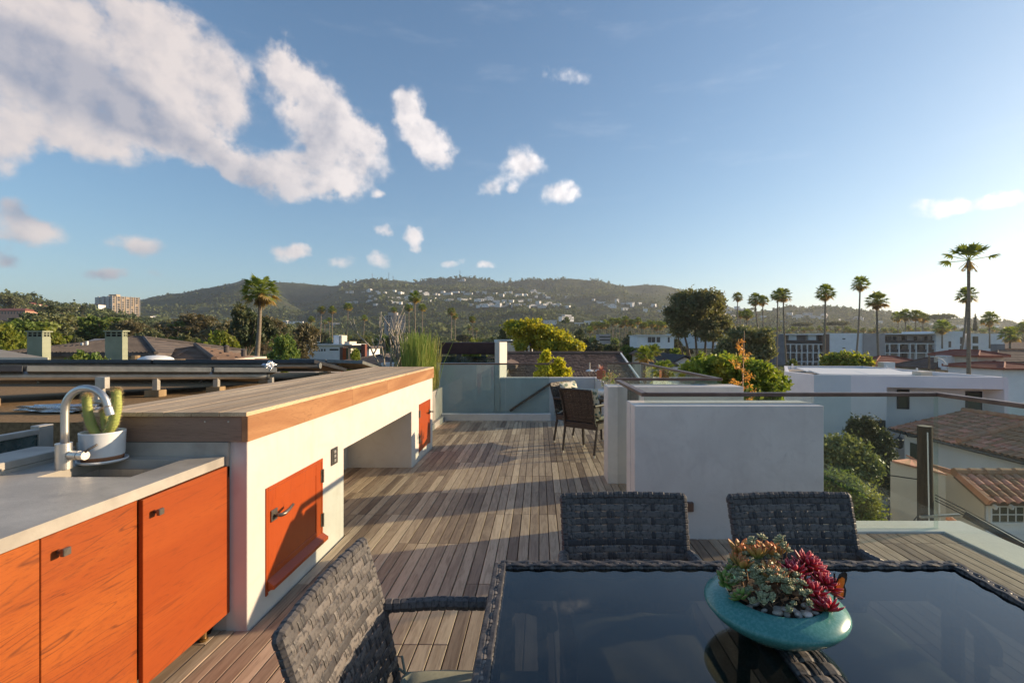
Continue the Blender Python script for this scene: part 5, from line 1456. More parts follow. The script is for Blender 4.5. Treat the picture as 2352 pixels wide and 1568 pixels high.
pmat('pink_wall', (0.50, 0.27, 0.19), (0.58, 0.34, 0.25), 0.8, 0.8, coord='Position')
pmat('brick_red', (0.16, 0.055, 0.04), (0.22, 0.08, 0.055), 6, 0.9, coord='Position')
m_, k_, b_ = new_mat('window_glass'); b_.inputs['Base Color'].default_value = (0.035, 0.042, 0.05, 1); setp(b_, Roughness=0.08, Specular_IOR_Level=0.6)
m_, k_, b_ = new_mat('green_window'); b_.inputs['Base Color'].default_value = (0.06, 0.07, 0.05, 1); setp(b_, Roughness=0.1, Specular_IOR_Level=0.5)
pmat('trim_white', (0.76, 0.755, 0.74), rough=0.6)
pmat('dark_rail', (0.03, 0.032, 0.038), rough=0.5)
pmat('tarmac', (0.05, 0.05, 0.05), (0.065, 0.063, 0.06), 2, 0.9, coord='Position')

# --- apartment tower on the left
def tower(name, label, px0, pxm, px1, ytop, Z, floors, fh, mats, ang, nl, nr):
    """block seen corner-on: nearest edge at pxm, flanks to px0 and px1"""
    t = thing(name, label, 'apartment tower', (wx(pxm, Z), Z, wz(ytop, Z) - floors * fh))
    zt = wz(ytop, Z); zb = zt - floors * fh
    c = Vector((wx(pxm, Z), Z, 0))
    dl = Vector((-math.cos(ang[0]), math.sin(ang[0]), 0)); dr = Vector((math.cos(ang[1]), math.sin(ang[1]), 0))
    # flank lengths so that the far edges fall on px0 and px1
    def flen(d, px):
        k = (px - CX) / F
        return (k * c.y - c.x) / (d.x - k * d.y)
    Ll, Lr = flen(dl, px0), flen(dr, px1)
    A, B = c + dl * Ll, c + dr * Lr
    Cn = A + (B - c)
    body = MB().prism([(c.x, c.y), (B.x, B.y), (Cn.x, Cn.y), (A.x, A.y)], zb - 6, zt)
    body.build('wall', mats[0], t)
    nL, nR = Vector((dl.y, -dl.x, 0)), Vector((dr.y, -dr.x, 0))
    if nL.y > 0: nL = -nL
    if nR.y > 0: nR = -nR
    rl_, rr_ = MB(), MB(); wn = MB(); fin = MB()
    def panel(m, p, d, n, s0, s1, z0, z1, off):
        q0, q1 = p + d * s0 + n * off, p + d * s1 + n * off
        m.add([(q0.x, q0.y, z0), (q1.x, q1.y, z0), (q1.x, q1.y, z1), (q0.x, q0.y, z1)], [(0, 1, 2, 3)])
    for fl in range(floors):
        z0 = zb + fl * fh
        for i in range(nl):
            s0 = Ll * (i + 0.3) / nl
            panel(wn, c, dl, nL, s0, s0 + Ll / nl * 0.42, z0 + fh * 0.25, z0 + fh * 0.85, 0.05)
        for i in range(nr):
            s0 = Lr * (i + 0.12) / nr
            if (fl * 7 + i * 3) % 5 < 4:
                panel(wn, c, dr, nR, s0, s0 + Lr / nr * (0.5 if i % 2 else 0.36), z0 + fh * 0.2, z0 + fh * 0.82, 0.12)
        q0, q1 = c + nR * 0.25, B + nR * 0.25
        fin.beam((q0.x, q0.y, z0), (q1.x, q1.y, z0), 0.5, fh * 0.11)
    for i in range(nr + 1):
        q = c + dr * Lr * i / nr + nR * 0.3
        fin.beam((q.x, q.y, zb), (q.x, q.y, zt + 0.8), 0.6, 0.5)
    q0, q1 = c + nR * 0.08, B + nR * 0.08
    tan = MB(); tan.add([(q0.x, q0.y, zb), (q1.x, q1.y, zb), (q1.x, q1.y, zt), (q0.x, q0.y, zt)], [(0, 1, 2, 3)])
    tan.build('infill', mats[1], t)
    stuff(fin.build('frame', mats[0], t)); stuff(wn.build('windows', 'window_glass', t))
    for i in range(3):
        q = c + dl * Ll * (0.2 + 0.28 * i) + nL * 0.4
        MB().obox((q.x, q.y, (zb + zt) / 2), (Ll * 0.045, 0.5, (zt - zb) / 2 + 0.5), Matrix((dl, Vector((-dl.y, dl.x, 0)), Vector((0, 0, 1)))).transposed()).build('pier', mats[0], t)
    m = (c + Cn) / 2 * 0.6 + c * 0.4
    MB().box(m.x - 6, m.x + 4, m.y - 3, m.y + 3, zt, zt + 3.2).build('penthouse', mats[1], t)
    return t
tower('apartment_tower', 'tall tan and grey apartment tower above the trees on the left', 218, 258, 320.5, 680, 620, 11, 3.0, ('pale_tower', 'tan_wall'), (0.42, 0.95), 4, 6)
tower('office_block', 'small dark concrete office block behind the bare shrub', 883, 903, 930, 724, 560, 6, 3.1, ('taupe_wall', 'taupe_wall'), (0.5, 0.35), 1, 6)

def house_box(t, x0, x1, y0, y1, z0, z1, mat, name='wall'):
    return MB().box(x0, x1, y0, y1, z0, z1).build(name, mat, t)
def hip_roof(t, x0, x1, y0, y1, ze, zr, mat, ov=0.4, name='roof', rib=0.0, ridge_in=None, courses=0):
    """hipped roof; with courses the slopes are stepped like laid tiles"""
    x0 -= ov; x1 += ov; y0 -= ov; y1 += ov
    w, d = x1 - x0, y1 - y0
    ins = ridge_in if ridge_in is not None else min(w, d) / 2
    if w >= d: r0, r1 = (x0 + ins, (y0 + y1) / 2), (x1 - ins, (y0 + y1) / 2)
    else: r0, r1 = ((x0 + x1) / 2, y0 + ins), ((x0 + x1) / 2, y1 - ins)
    m = MB()
    def slope(quad):
        """quad: eave a, eave b, top b, top a; laid as overlapping courses"""
        a, b, c_, d_ = [Vector(q) for q in quad]
        n = (b - a).cross(d_ - a)
        if n.length < 1e-6: n = (b - a).cross(c_ - a)
        n.normalize()
        if n.z < 0: n = -n
        cs = max(1, courses)
        for i in range(cs):
            s0, s1 = i / cs, min(1.0, (i + 1.04) / cs)
            p0, p1 = a.lerp(d_, s0), b.lerp(c_, s0); q0, q1 = a.lerp(d_, s1), b.lerp(c_, s1)
            th = 0.045 if cs > 1 else 0.0
            vs_ = [p0, p1, p1 + n * th, p0 + n * th, q0, q1]
            if th: m.add(vs_, [(0, 1, 2, 3), (3, 2, 5, 4)])
            else: m.add([p0, p1, q1, q0], [(0, 1, 2, 3)])
    A, B, C_, D = (x0, y0, ze), (x1, y0, ze), (x1, y1, ze), (x0, y1, ze)
    E, G_ = (*r0, zr), (*r1, zr)
    if w >= d:
        slope((A, B, G_, E)); slope((C_, D, E, G_)); slope((B, C_, G_, G_)); slope((D, A, E, E))
    else:
        slope((D, A, E, G_)); slope((B, C_, G_, E)); slope((A, B, E, E)); slope((C_, D, G_, G_))
    m.add([(x0, y0, ze - 0.12), (x1, y0, ze - 0.12), (x1, y1, ze - 0.12), (x0, y1, ze - 0.12)], [(3, 2, 1, 0)])
    for p, q in ((A, B), (B, C_), (C_, D), (D, A)):
        m.add([p, q, (q[0], q[1], ze - 0.14), (p[0], p[1], ze - 0.14)], [(0, 1, 2, 3)])
    r = m.build(name, mat, t)
    if courses:
        k = MB()
        for p, q in ((A, E), (D, E if w >= d else G_), (B, G_ if w >= d else E), (C_, G_), (E, G_)):
            k.tube([Vector(p) + Vector((0, 0, .05)), Vector(q) + Vector((0, 0, .05))], 0.10, 6)
        stuff(k.build('ridge_tiles', mat, r))
    return r

# --- grey tiled house with two pale green chimneys (left)
h1 = thing('tiled_house', 'house with dark ribbed tile roof and pale green chimneys', 'house', (-23, 27, -3))
house_box(h1, -27.2, -20.6, 25.6, 31.5, -4, 0.80, 'cream_wall')
rf = hip_roof(h1, -27.4, -20.2, 25.2, 31.8, 0.84, 1.66, 'tile_grey', 0.3, courses=9)
ribs = MB()
for i in range(34):
    x = -27.5 + i * 0.22
    lim = min(1.0, max(0.0, min((x + 27.7) / 3.6, (-19.9 - x) / 3.6)))
    if lim < 0.08: continue
    ribs.beam((x, 24.9, 0.90), (x, 24.9 + 3.6 * lim, 0.90 + 0.82 * lim), 0.075, 0.07)
stuff(ribs.build('roof_ribs', 'tile_grey', rf))
for px, py, w_, d_ in ((155, 805, 0.9, 0.5), (170, 807, 0.9, 0.5), (225, 787, 0.8, 0.5)):
    c = W(px, py, 26.6 if py > 800 else 28); MB().obox(c + Vector((0, 0, .12)), (w_ / 2, d_ / 2, 0.05), Matrix.Rotation(R(17), 3, 'X')).build('skylight', 'window_glass', rf)
for px, py in ((150, 797), (188, 792), (200, 788)):
    c = W(px, py, 26.5); MB().tube([c - Vector((0, 0, .25)), c + Vector((0, 0, .12))], 0.06, 8).build('vent_pipe', 'trim_white', rf)
def chimney(px0, px1, ytop, yv, ybot, Z, label, depth=0.55):
    x0, x1 = wx(px0, Z), wx(px1, Z); zt, zv, zb = wz(ytop, Z), wz(yv, Z), wz(ybot, Z) - 1.5
    c = thing('chimney', label, 'chimney', ((x0 + x1) / 2, Z, zb), 'pale green sided chimneys')
    m = MB(); n = 9
    for i in range(n):
        z0 = zb + (zv - zb) * i / n; z1 = zb + (zv - zb) * (i + 1) / n
        m.box(x0 + 0.012 * 0, x1, Z, Z + depth, z0, z1 - 0.012)
        m.box(x0 + 0.012, x1 - 0.012, Z + 0.012, Z + depth - 0.012, z1 - 0.012, z1)
    m.build('siding', 'green_siding', c)
    MB().box(x0 + 0.03, x1 - 0.03, Z + 0.03, Z + depth - 0.03, zv, zt - 0.06).build('vent_core', 'dark_void', c)
    v = MB()
    for i in range(4):
        xx = x0 + (x1 - x0 - 0.05) * i / 3; v.box(xx, xx + 0.05, Z + 0.0, Z + 0.03, zv, zt - 0.06)
    for zz in (zv, (zv + zt) / 2 - 0.03, zt - 0.09): v.box(x0 + 0.051, x1 - 0.051, Z + 0.004, Z + 0.029, zz, zz + 0.03); v.box(x1 - 0.029, x1 + 0.001, Z + 0.04, Z + depth - 0.04, zz, zz + 0.03)
    for i in (0.03, 0.5, 0.94): v.box(x1 - 0.0285, x1 + 0.003, Z + 0.032 + (depth - .09) * i, Z + 0.07 + (depth - .09) * i, zv, zt - 0.06)
    stuff(v.build('vent_frame', 'green_siding', c))
    MB().box(x0 - 0.05, x1 + 0.06, Z - 0.05, Z + depth + 0.05, zt - 0.06, zt).build('cap', 'green_siding', c)
chimney(62, 97, 759.5, 774, 815, 23.5, 'left pale green chimney beside palm fronds', 0.42)
chimney(241, 281, 758.5, 774, 828, 22.5, 'right pale green chimney in front of the dark tiled roof', 0.30)
# lower brown roof with skylight dome
h2 = thing('shingle_house', 'low house with brown shingle hip roof behind the collectors', 'house', (-13, 19, -3))
Pa, Pb, Pc, Pd, Pe = W(388, 827, 15.5), W(492, 827, 15.5), W(449, 793.5, 19.5), W(402, 801, 19.0), W(632, 828, 20.0)
Pf = W(470, 812, 24)
rm_ = MB()
def lay(a, b, c, d, n):
    """overlapping shingle courses from eave a-b up to d-c"""
    nn = (b - a).cross(d - a).normalized()
    if nn.z < 0: nn = -nn
    for i_ in range(n):
        s0, s1 = i_ / n, min(1, (i_ + 1.05) / n)
        p0, p1, q0, q1 = a.lerp(d, s0), b.lerp(c, s0), a.lerp(d, s1), b.lerp(c, s1)
        rm_.add([p0, p1, p1 + nn * .035, p0 + nn * .035, q0, q1], [(0, 1, 2, 3), (3, 2, 5, 4)])
lay(Pa, Pb, Pc, Pd, 11); lay(Pb, Pe, Pc + Vector((.01, .01, 0)), Pc, 11)
rm_.add([Pe, Pf, Pc], [(0, 1, 2)]); rm_.add([Pf, Pa, Pd, Pc], [(0, 1, 2, 3)])
r2_ = rm_.build('roof', 'tile_brown', h2)
stuff(MB().tube([Pb + Vector((0, 0, .05)), Pc + Vector((0, 0, .05))], 0.09, 6).build('ridge_tiles', 'tile_brown', r2_))
MB().prism([(Pa.x + .2, 15.8), (Pb.x - .2, 15.8), (Pe.x - .3, Pe.y - .1), (Pf.x, Pf.y - .4), (Pd.x, Pd.y + 1)], -6, Pa.z - .02).build('wall', 'cream_wall', h2)
for px, py, z_ in ((560, 812, 18.0), (520, 803, 18.4)):
    c = W(px, py, z_); MB().lathe([(0.09, -.1), (0.09, .12), (0.12, .13), (0.0, .2)], 10, c, caps=False).build('roof_vent', 'tile_grey', h2)
dm = thing('skylight_dome', 'white domed skylight with wooden curb behind the solar collectors', 'skylight', W(358, 826, 13.5))
dc = W(358, 826, 13.5)
pr = MB()
for i in range(6):
    pass
MB().lathe([(0.42, 0), (0.40, 0.04), (0.33, 0.08), (0.20, 0.115), (0.0, 0.13)], 24, dc, caps=False).build('dome', 'trim_white', dm, smooth=True)
MB().box(dc.x - 0.44, dc.x + 0.47, dc.y - 0.5, dc.y + 0.5, dc.z - 0.5, dc.z).build('curb', 'lumber', dm)
h2b = thing('beige_house', 'low beige hip roof with pale fascia at the far left', 'house', (-17, 16, -4))
house_box(h2b, -24, -15.4, 14.9, 18, -5, 0.80, 'cream_wall')
Rr, Tt = Vector((wx(109, 14.5), 14.5, wz(821.5, 14.5))), Vector((wx(-12, 19), 19, wz(800, 19)))
Ll = Vector((-26, 14.5, Rr.z)); L2 = Vector((-30, 19, Tt.z))
MB().add([Ll, Rr, Tt, L2, Ll - Vector((0, 0, .1)), Rr - Vector((0, 0, .1)), Tt - Vector((0, 0, .1)), L2 - Vector((0, 0, .1))], [(0, 1, 2, 3), (7, 6, 5, 4), (1, 5, 6, 2), (2, 6, 7, 3), (3, 7, 4, 0)]).build('roof', 'roof_beige', h2b)
MB().add([Ll + Vector((0, -.02, .01)), Rr + Vector((.03, -.02, .01)), Rr + Vector((.03, -.02, -.11)), Ll + Vector((0, -.02, -.11)), Ll + Vector((0, 0, .01)), Rr + Vector((.03, 0, .01)), Rr + Vector((.03, 0, -.11)), Ll + Vector((0, 0, -.11))], [(0, 3, 2, 1), (4, 5, 6, 7), (0, 1, 5, 4), (1, 2, 6, 5), (2, 3, 7, 6)]).build('fascia', 'cream_wall', h2b)
tag(MB().tube([W(312, 830, 18), W(312, 816, 18)], 0.13, 10).build('flue', 'lumber'), 'short orange flue pipe beside the right green chimney', 'flue')

# --- white modern house, left of the reeds
h3 = thing('modern_house', 'white flat roofed modern house with orange wood door', 'house', (wx(750, 105), 105, -8))
Z = 105
def fpx(px0, px1, y0, y1, Z, d, t, name, mat, zf=0.0, label=None):
    """a block whose front face spans those directions at distance Z"""
    return MB().box(wx(px0, Z), wx(px1, Z), Z - zf, Z + d, wz(y1, Z), wz(y0, Z)).build(name, mat, t, label=label)
fpx(696, 787, 792, 850, Z, 9, h3, 'wall', 'white_wall')
fpx(787, 806, 795, 850, Z + 0.6, 8, h3, 'porch_wall', 'cream_wall')
fpx(694, 808, 790, 792.3, Z - 0.8, 10, h3, 'roof_edge', 'white_wall')
fpx(694, 716, 784.5, 790, Z, 4, h3, 'parapet', 'cream_wall'); fpx(791, 803, 784, 790, Z, 4, h3, 'parapet', 'cream_wall')
fpx(766, 779, 769.5, 790, Z + 3, 3, h3, 'roof_room', 'white_wall'); fpx(780.5, 785, 770, 790, Z + 3, 3, h3, 'roof_room', 'cream_wall')
fpx(722, 765, 786, 790, Z + 1, .1, h3, 'glass_rail', 'teal_glass')
for x in (721.2, 727.6, 733.7, 739.6, 746): fpx(x - 1.4, x + 1.4, 801, 806.5, Z, .01, h3, 'window', 'window_glass', 0.06)
fpx(757.5, 777.5, 800.8, 804.5, Z, .01, h3, 'window', 'window_glass', 0.06)
fpx(780.5, 787.2, 797, 838, Z - .02, .1, h3, 'panel', 'brown_panel', 0.05); fpx(787.6, 795, 799, 838, Z, .1, h3, 'door', 'orange_door', 0.1)
fpx(795.5, 800, 799, 838, Z, .1, h3, 'window', 'green_window', 0.1)
h4 = thing('long_house', 'white house with grey roof and brick chimney left of bare shrub', 'house', (wx(835, 90), 90, -8))
fpx(818, 848, 800, 845, 90, 6, h4, 'wall', 'white_wall'); fpx(800, 850, 795, 800, 89, 8, h4, 'roof', 'tile_grey')
for x in (823, 829, 834, 840): fpx(x - 2, x + 2, 802.5, 811, 90, .01, h4, 'window', 'window_glass', 0.06)
fpx(829.5, 838.5, 790, 822, 86, 1.0, h4, 'chimney', 'brick_red')
h5 = thing('low_house', 'long low house with grey-brown roof beyond the bare shrub', 'house', (wx(850, 45), 45, -8))
hip_roof(h5, wx(790, 45), wx(935, 45), 43, 52, wz(833, 45), wz(815, 48), 'tile_grey', 0.3, courses=8)
house_box(h5, wx(792, 45), wx(933, 45), 43.4, 51.6, -8, wz(833, 45) - 0.2, 'cream_wall')
h6 = thing('shed', 'pale house with flat grey roof panels behind collector posts', 'house', (wx(690, 30), 30, -8))
hip_roof(h6, wx(610, 26), wx(760, 26), 25, 33, wz(862, 26), wz(838, 29), 'roof_beige', 0.3)
house_box(h6, wx(615, 26), wx(755, 26), 25.5, 32.5, -8, wz(862, 26) - 0.2, 'cream_wall')

# --- central dark shingle roof
h7 = thing('shingle_roof_house', 'house with broad dark brown shingle roof beyond the far parapet', 'house', (0.7, 20, -8))
xl, xr = -1.75, 3.72
rt, rb = 22.0, 16.2
zt, zb = wz(813, rt), wz(884, rb)
n = 30; sh = []
rng7 = random.Random(7)
par_ = MB()
for i in range(n):
    s0, s1 = i / n, (i + 1.15) / n
    y0, y1 = rb + (rt - rb) * s0, rb + (rt - rb) * min(1, s1); z0, z1 = zb + (zt - zb) * s0, zb + (zt - zb) * min(1, s1)
    cnt = 36
    xl_i = xl + 0.9 * (1 - s0); xr_i = xr - 0.25 * (1 - s0)
    for j in range(cnt):
        a, b = xl_i + (xr_i - xl_i) * j / cnt, xl_i + (xr_i - xl_i) * (j + 1) / cnt - 0.008
        dz = rng7.uniform(0.012, 0.035); dy = rng7.uniform(-.03, .01)
        par_.add([(a, y0 + dy, z0), (b, y0 + dy, z0), (b, y0 + dy, z0 + dz), (a, y0 + dy, z0 + dz), (a, y1, z1), (b, y1, z1)], [(0, 1, 2, 3), (3, 2, 5, 4)])
rf7 = par_.build('roof', 'shingle', h7); stuff(rf7)
MB().tube([(xl - 0.1, rt, zt + 0.04), (xr + 0.1, rt, zt + 0.04)], 0.09, 8).add([(xl, rt, zt), (xr, rt, zt), (xr, 27, zb), (xl, 27, zb)], [(0, 1, 2, 3)]).build('ridge', 'tile_brown', h7)
MB().box(xl + 1.0, xr - 0.3, rb + 0.5, 26.5, -8, zb - 0.02).build('wall', 'cream_wall', h7)
MB().beam((xr - 0.22, rb - 0.1, zb + 0.05), (xr + 0.03, rt, zt + 0.05), 0.06, 0.06).build('gutter', 'trim_white', h7)
for px in (1354.5, 1375.5):
    c = W(px, 851, 17.6)
    v = MB().tube([c - Vector((0, 0, .1)), c + Vector((0, 0, .30 if px < 1360 else .22))], 0.022, 8).build('vent_pipe', 'cream_wall', h7)
    MB().lathe([(0.15, -0.02), (0.14, 0.012), (0.03, 0.05)], 14, c).build('flashing', 'trim_white', v)
MB().box(wx(1149, 18), wx(1166, 18), 17.9, 20, -8, wz(838, 18)).build('side_wall', 'cream_wall', h7)
MB().box(wx(1153, 18), wx(1162, 18), 17.86, 17.9, wz(864, 18), wz(856, 18)).build('side_window', 'window_glass', h7)
hip_roof(h7, wx(1147, 18), wx(1180, 18), 17.6, 21, wz(837, 18), wz(826, 19.5), 'tile_brown', 0.1)
h8 = thing('cream_building', 'plain cream flat roofed building left of the yellow tree', 'building', (wx(1180, 48), 48, -8))
fpx(1143, 1222, 781, 850, 48, 8, h8, 'wall', 'cream_wall'); fpx(1152, 1222, 783.6, 786.2, 48, .1, h8, 'window_band', 'window_glass', 0.08); fpx(1184, 1200, 797, 810, 48, .1, h8, 'window', 'brown_panel', 0.08)
fpx(1135, 1170, 779.5, 790, 54, 6, h8, 'roof_parapet', 'cool_wall')
# black roofed gable house
h9 = thing('gable_house', 'white gabled house with black roof right of the far guard rail', 'house', (wx(1570, 30), 30, -8))
Z = 30.0
ax, az_ = wx(1573, Z), wz(819, Z)
lx, lz = wx(1545, Z), wz(833, Z); rx_, rz_ = wx(1600, Z), wz(832, Z)
MB().add([(lx, Z, -8), (rx_, Z, -8), (rx_, Z, rz_), (ax, Z, az_ - 0.05), (lx, Z, lz), (lx, Z + 7, -8), (rx_, Z + 7, -8), (rx_, Z + 7, rz_), (ax, Z + 7, az_ - 0.05), (lx, Z + 7, lz)],
         [(0, 1, 2, 3, 4), (9, 8, 7, 6, 5), (0, 4, 9, 5), (1, 6, 7, 2)]).build('wall', 'white_wall', h9)
for p, q in (((lx - 0.3, lz - 0.14), (ax, az_ + 0.02)), ((rx_ + 0.3, rz_ - 0.1), (ax, az_ + 0.02))):
    MB().add([(p[0], Z - 0.35, p[1]), (q[0], Z - 0.35, q[1]), (q[0], Z + 7.4, q[1]), (p[0], Z + 7.4, p[1]), (p[0], Z - 0.35, p[1] + .1), (q[0], Z - 0.35, q[1] + .1), (q[0], Z + 7.4, q[1] + .1), (p[0], Z + 7.4, p[1] + .1)],
             [(0, 3, 2, 1), (4, 5, 6, 7), (0, 1, 5, 4), (1, 2, 6, 5), (2, 3, 7, 6), (3, 0, 4, 7)]).build('roof', 'black_roof', h9)
hip_roof(h9, wx(1510, 29), wx(1552, 29), 29.2, 33, wz(837, 29), wz(819, 31), 'black_roof', 0.2, name='wing_roof')
house_box(h9, wx(1513, 29), wx(1548, 29), 29.5, 32.8, -8, wz(838, 29), 'white_wall', 'wing_wall')
h10 = thing('brown_roof_house', 'small brown hip roof among the garden palms', 'house', (wx(1487, 58), 58, -8))
hip_roof(h10, wx(1452, 58), wx(1522, 58), 57, 64, wz(811, 58), wz(797, 60), 'tile_brown', 0.3)
house_box(h10, wx(1455, 58), wx(1519, 58), 57.3, 63.7, -8, wz(811, 58) - 0.15, 'cream_wall')
h11 = thing('white_block', 'white flat roofed block with dark windows behind the slender palms', 'building', (wx(1505, 125), 125, -8))
fpx(1463, 1548, 770, 800, 125, 10, h11, 'wall', 'white_wall'); fpx(1462, 1549, 769, 771, 124.5, 11, h11, 'roof_edge', 'white_wall')
for a, b in ((1488, 1496), (1497, 1505), (1508, 1516), (1534, 1538)): fpx(a, b, 774, 786, 125, .1, h11, 'window', 'window_glass', 0.08)
fpx(1549, 1668, 766, 800, 165, 10, thing('pale_block', 'pale grey block seen behind the large tree trunks', 'building', (wx(1600, 165), 165, -8)), 'wall', 'cool_wall')
h12 = thing('pale_office', 'low grey office with window rows right of the yellow tree', 'building', (wx(1390, 150), 150, -8))
fpx(1376, 1402, 767, 790, 150, 8, h12, 'wall', 'taupe_wall'); fpx(1377, 1401, 772, 775, 150, .1, h12, 'window_band', 'window_glass', 0.08); fpx(1377, 1401, 779, 782, 150, .1, h12, 'window_band', 'window_glass', 0.08)

# --- long hotel on the right
ht = thing('hotel', 'long white and grey hotel with balcony grids behind tall palms', 'hotel', (wx(2035, 159), 159, -8.5))
Z = 159.0; yb = 846
def hp(a, b, y0, y1, name, mat, zf=0.0, d=14): return fpx(a, b, y0, y1, Z, d, ht, name, mat, zf)
hp(1754, 1774, 770, yb, 'wall', 'cool_wall', -2); hp(1774, 1798, 767.5, yb, 'end_wall', 'grey_wall', 1.5)
hp(1798, 1887, 768.5, yb, 'back_wall', 'grey_wall', -1.6, 12)
hp(1798, 1887, 766.8, 769, 'roof_slab', 'white_wall', 1.0, 14)
hp(1812, 1830, 769, 781, 'top_panel', 'cool_wall', -1.5, 0.1); hp(1857, 1875, 769, 781, 'top_panel', 'cool_wall', -1.5, 0.1)
hp(1887, 1904, 766.5, yb, 'accent_wall', 'brown_panel', 0.3)
hp(1904, 1981, 765, yb, 'wall', 'white_wall', 0.0); hp(1981, 2029, 765.6, yb, 'wall', 'taupe_wall', 0.8)
hp(2029, 2144, 766.5, yb, 'back_wall', 'taupe_wall', -1.6, 12); hp(2029, 2144, 765.5, 768, 'roof_slab', 'white_wall', 0.6, 14)
hp(2144, 2209, 760.5, yb, 'stair_tower', 'white_wall', 1.0); hp(2209, 2225, 767, yb, 'recess_wall', 'taupe_wall', -2.0, 12)
hp(2225, 2306, 766, yb, 'wall', 'white_wall', 0.2); hp(2274, 2306, 790, yb, 'grey_corner', 'grey_wall', 0.3, 0.5)
hp(1775, 1800, 762, 767.4, 'plant_room', 'grey_wall', -4, 6)
for y in (790.5, 809.5, 830): hp(1799, 1887, y - 0.8, y + 0.8, 'floor_slab', 'trim_white', 0.5, 3)
for x in (1799.5, 1814, 1828, 1840, 1853, 1866, 1879): hp(x - 0.9, x + 0.9, 791.3, yb, 'column', 'trim_white', 0.55, 0.4)
for x in (1806.5, 1821, 1834, 1846.5, 1859.5, 1872.5):
    for y in (793, 812): hp(x - 4, x + 4, y, y + 15, 'balcony_door', 'window_glass', -1.55, 0.05)
for y0, y1 in ((782.5, 790), (802, 809), (822.5, 829.5)): hp(1800, 1886.5, y0, y1, 'balcony_rail', 'dark_rail', 0.3, 0.08)
for y in (789, 810): hp(2029.5, 2144, y - 0.9, y + 0.9, 'floor_slab', 'trim_white', 0.5, 3)
for x in (2030.5, 2041.5, 2063, 2088, 2102, 2128): hp(x - 0.9, x + 0.9, 790, yb, 'column', 'trim_white', 0.55, 0.4)
for x in (2042, 2064, 2112, 2136):
    hp(x - 5, x + 5, 772, 787, 'balcony_door', 'window_glass', -1.5, 0.05)
for x in (2036, 2052, 2076, 2095, 2115, 2136):
    hp(x - 5, x + 5, 793, 808, 'balcony_door', 'window_glass', -1.5, 0.05)
hp(2030, 2144, 781.5, 788, 'balcony_rail', 'dark_rail', 0.3, 0.08); hp(2078, 2084, 770, yb, 'drain_panel', 'dark_rail', -1.3, 0.1); hp(2030, 2144, 802, 809, 'balcony_rail', 'dark_rail', 0.2, 0.08)
for x, y0, y1 in ((2175.5, 783.5, 797.5), (2175.5, 802, 815)): hp(x - 2.8, x + 2.8, y0, y1, 'window', 'window_glass', 1.05, 0.05)
for x, y0, y1 in ((2239, 772.5, 788), (2239, 794, 808)): hp(x - 6.5, x + 6.5, y0, y1, 'window', 'green_window', 0.25, 0.05)
for x, y0, y1 in ((2202, 774, 790), (2202, 793, 812)): hp(x - 3, x + 3, y0, y1, 'window', 'window_glass', 1.04, 0.05)
for y in (778, 799): hp(1935, 1941.5, y - 1.2, y + 1.2, 'slot_window', 'window_glass', 0.05, 0.05)

# --- white modernist house beyond the right guard
k1 = thing('modernist_house', 'large white modernist house with flat roof beyond the right guard', 'house', (18, 27, -8))
A, B, C_, D, E = (13.75, 26.7), (13.95, 24.3), (22.1, 22.55), (22.2, 32.8), (16.9, 33.0)
ztop = -0.21
def wall_run(pts, z0, z1, th, mat, name):
    for p, q in zip(pts[:-1], pts[1:]):
        a, b = Vector((*p, 0)), Vector((*q, 0)); d = (b - a).normalized(); nn = Vector((-d.y, d.x, 0)) * th
        MB().add([(a.x, a.y, z0), (b.x, b.y, z0), (b.x + nn.x, b.y + nn.y, z0), (a.x + nn.x, a.y + nn.y, z0), (a.x, a.y, z1), (b.x, b.y, z1), (b.x + nn.x, b.y + nn.y, z1), (a.x + nn.x, a.y + nn.y, z1)],
                 [(0, 1, 5, 4), (1, 2, 6, 5), (2, 3, 7, 6), (3, 0, 4, 7), (4, 5, 6, 7)]).build(name, mat, k1)
bp1 = (17.15, 23.61)
wall_run([E, A, B], -8, ztop, 0.18, 'lilac_wall', 'wall')
wall_run([B, (15.6, 23.95)], -8, ztop, 0.18, 'cool_wall', 'wall'); wall_run([(15.6, 23.95), bp1], -8, ztop, 0.18, 'lilac_wall', 'wall')
wall_run([bp1, C_], -0.78, ztop, 0.2, 'lilac_wall', 'fascia_band')
wall_run([(17.3, 24.6), (22.0, 23.6)], -8, -0.785, 0.18, 'lilac_wall', 'wall'); wall_run([bp1, (17.3, 24.6)], -8, -0.785, 0.1, 'lilac_wall', 'wall')
wall_run([C_, D, E], -8, ztop, 0.18, 'lilac_wall', 'wall')
MB().prism([(p[0] + 0.01 * (18 - p[0]), p[1] + 0.01 * (27.5 - p[1])) for p in (A, B, C_, D, E)], -0.8, -0.42).build('roof', 'flat_roof', k1)
for c, sx, sy in (((17.5, 27.2), 1.7, 1.0), ((19.6, 26.6), 1.5, 0.9), ((18.2, 29.6), 1.8, 1.0), ((20.3, 29.2), 1.4, 0.9)):
    MB().obox((c[0], c[1], -0.30), (sx, sy, 0.03), Matrix.Rotation(R(-12), 3, 'Z') @ Matrix.Rotation(R(3), 3, 'X')).build('roof_panel', 'trim_white', k1)
MB().box(20.1, 20.7, 25.2, 25.8, -0.42, -0.12).build('vent', 'cream_wall', k1)
for x, y in ((14.3, 29), (17.2, 32.5), (21.7, 27.5), (21.8, 30)):
    MB().tube([(x, y, -0.42), (x, y, -0.05)], 0.05, 8).build('vent_pipe', 'trim_white', k1)
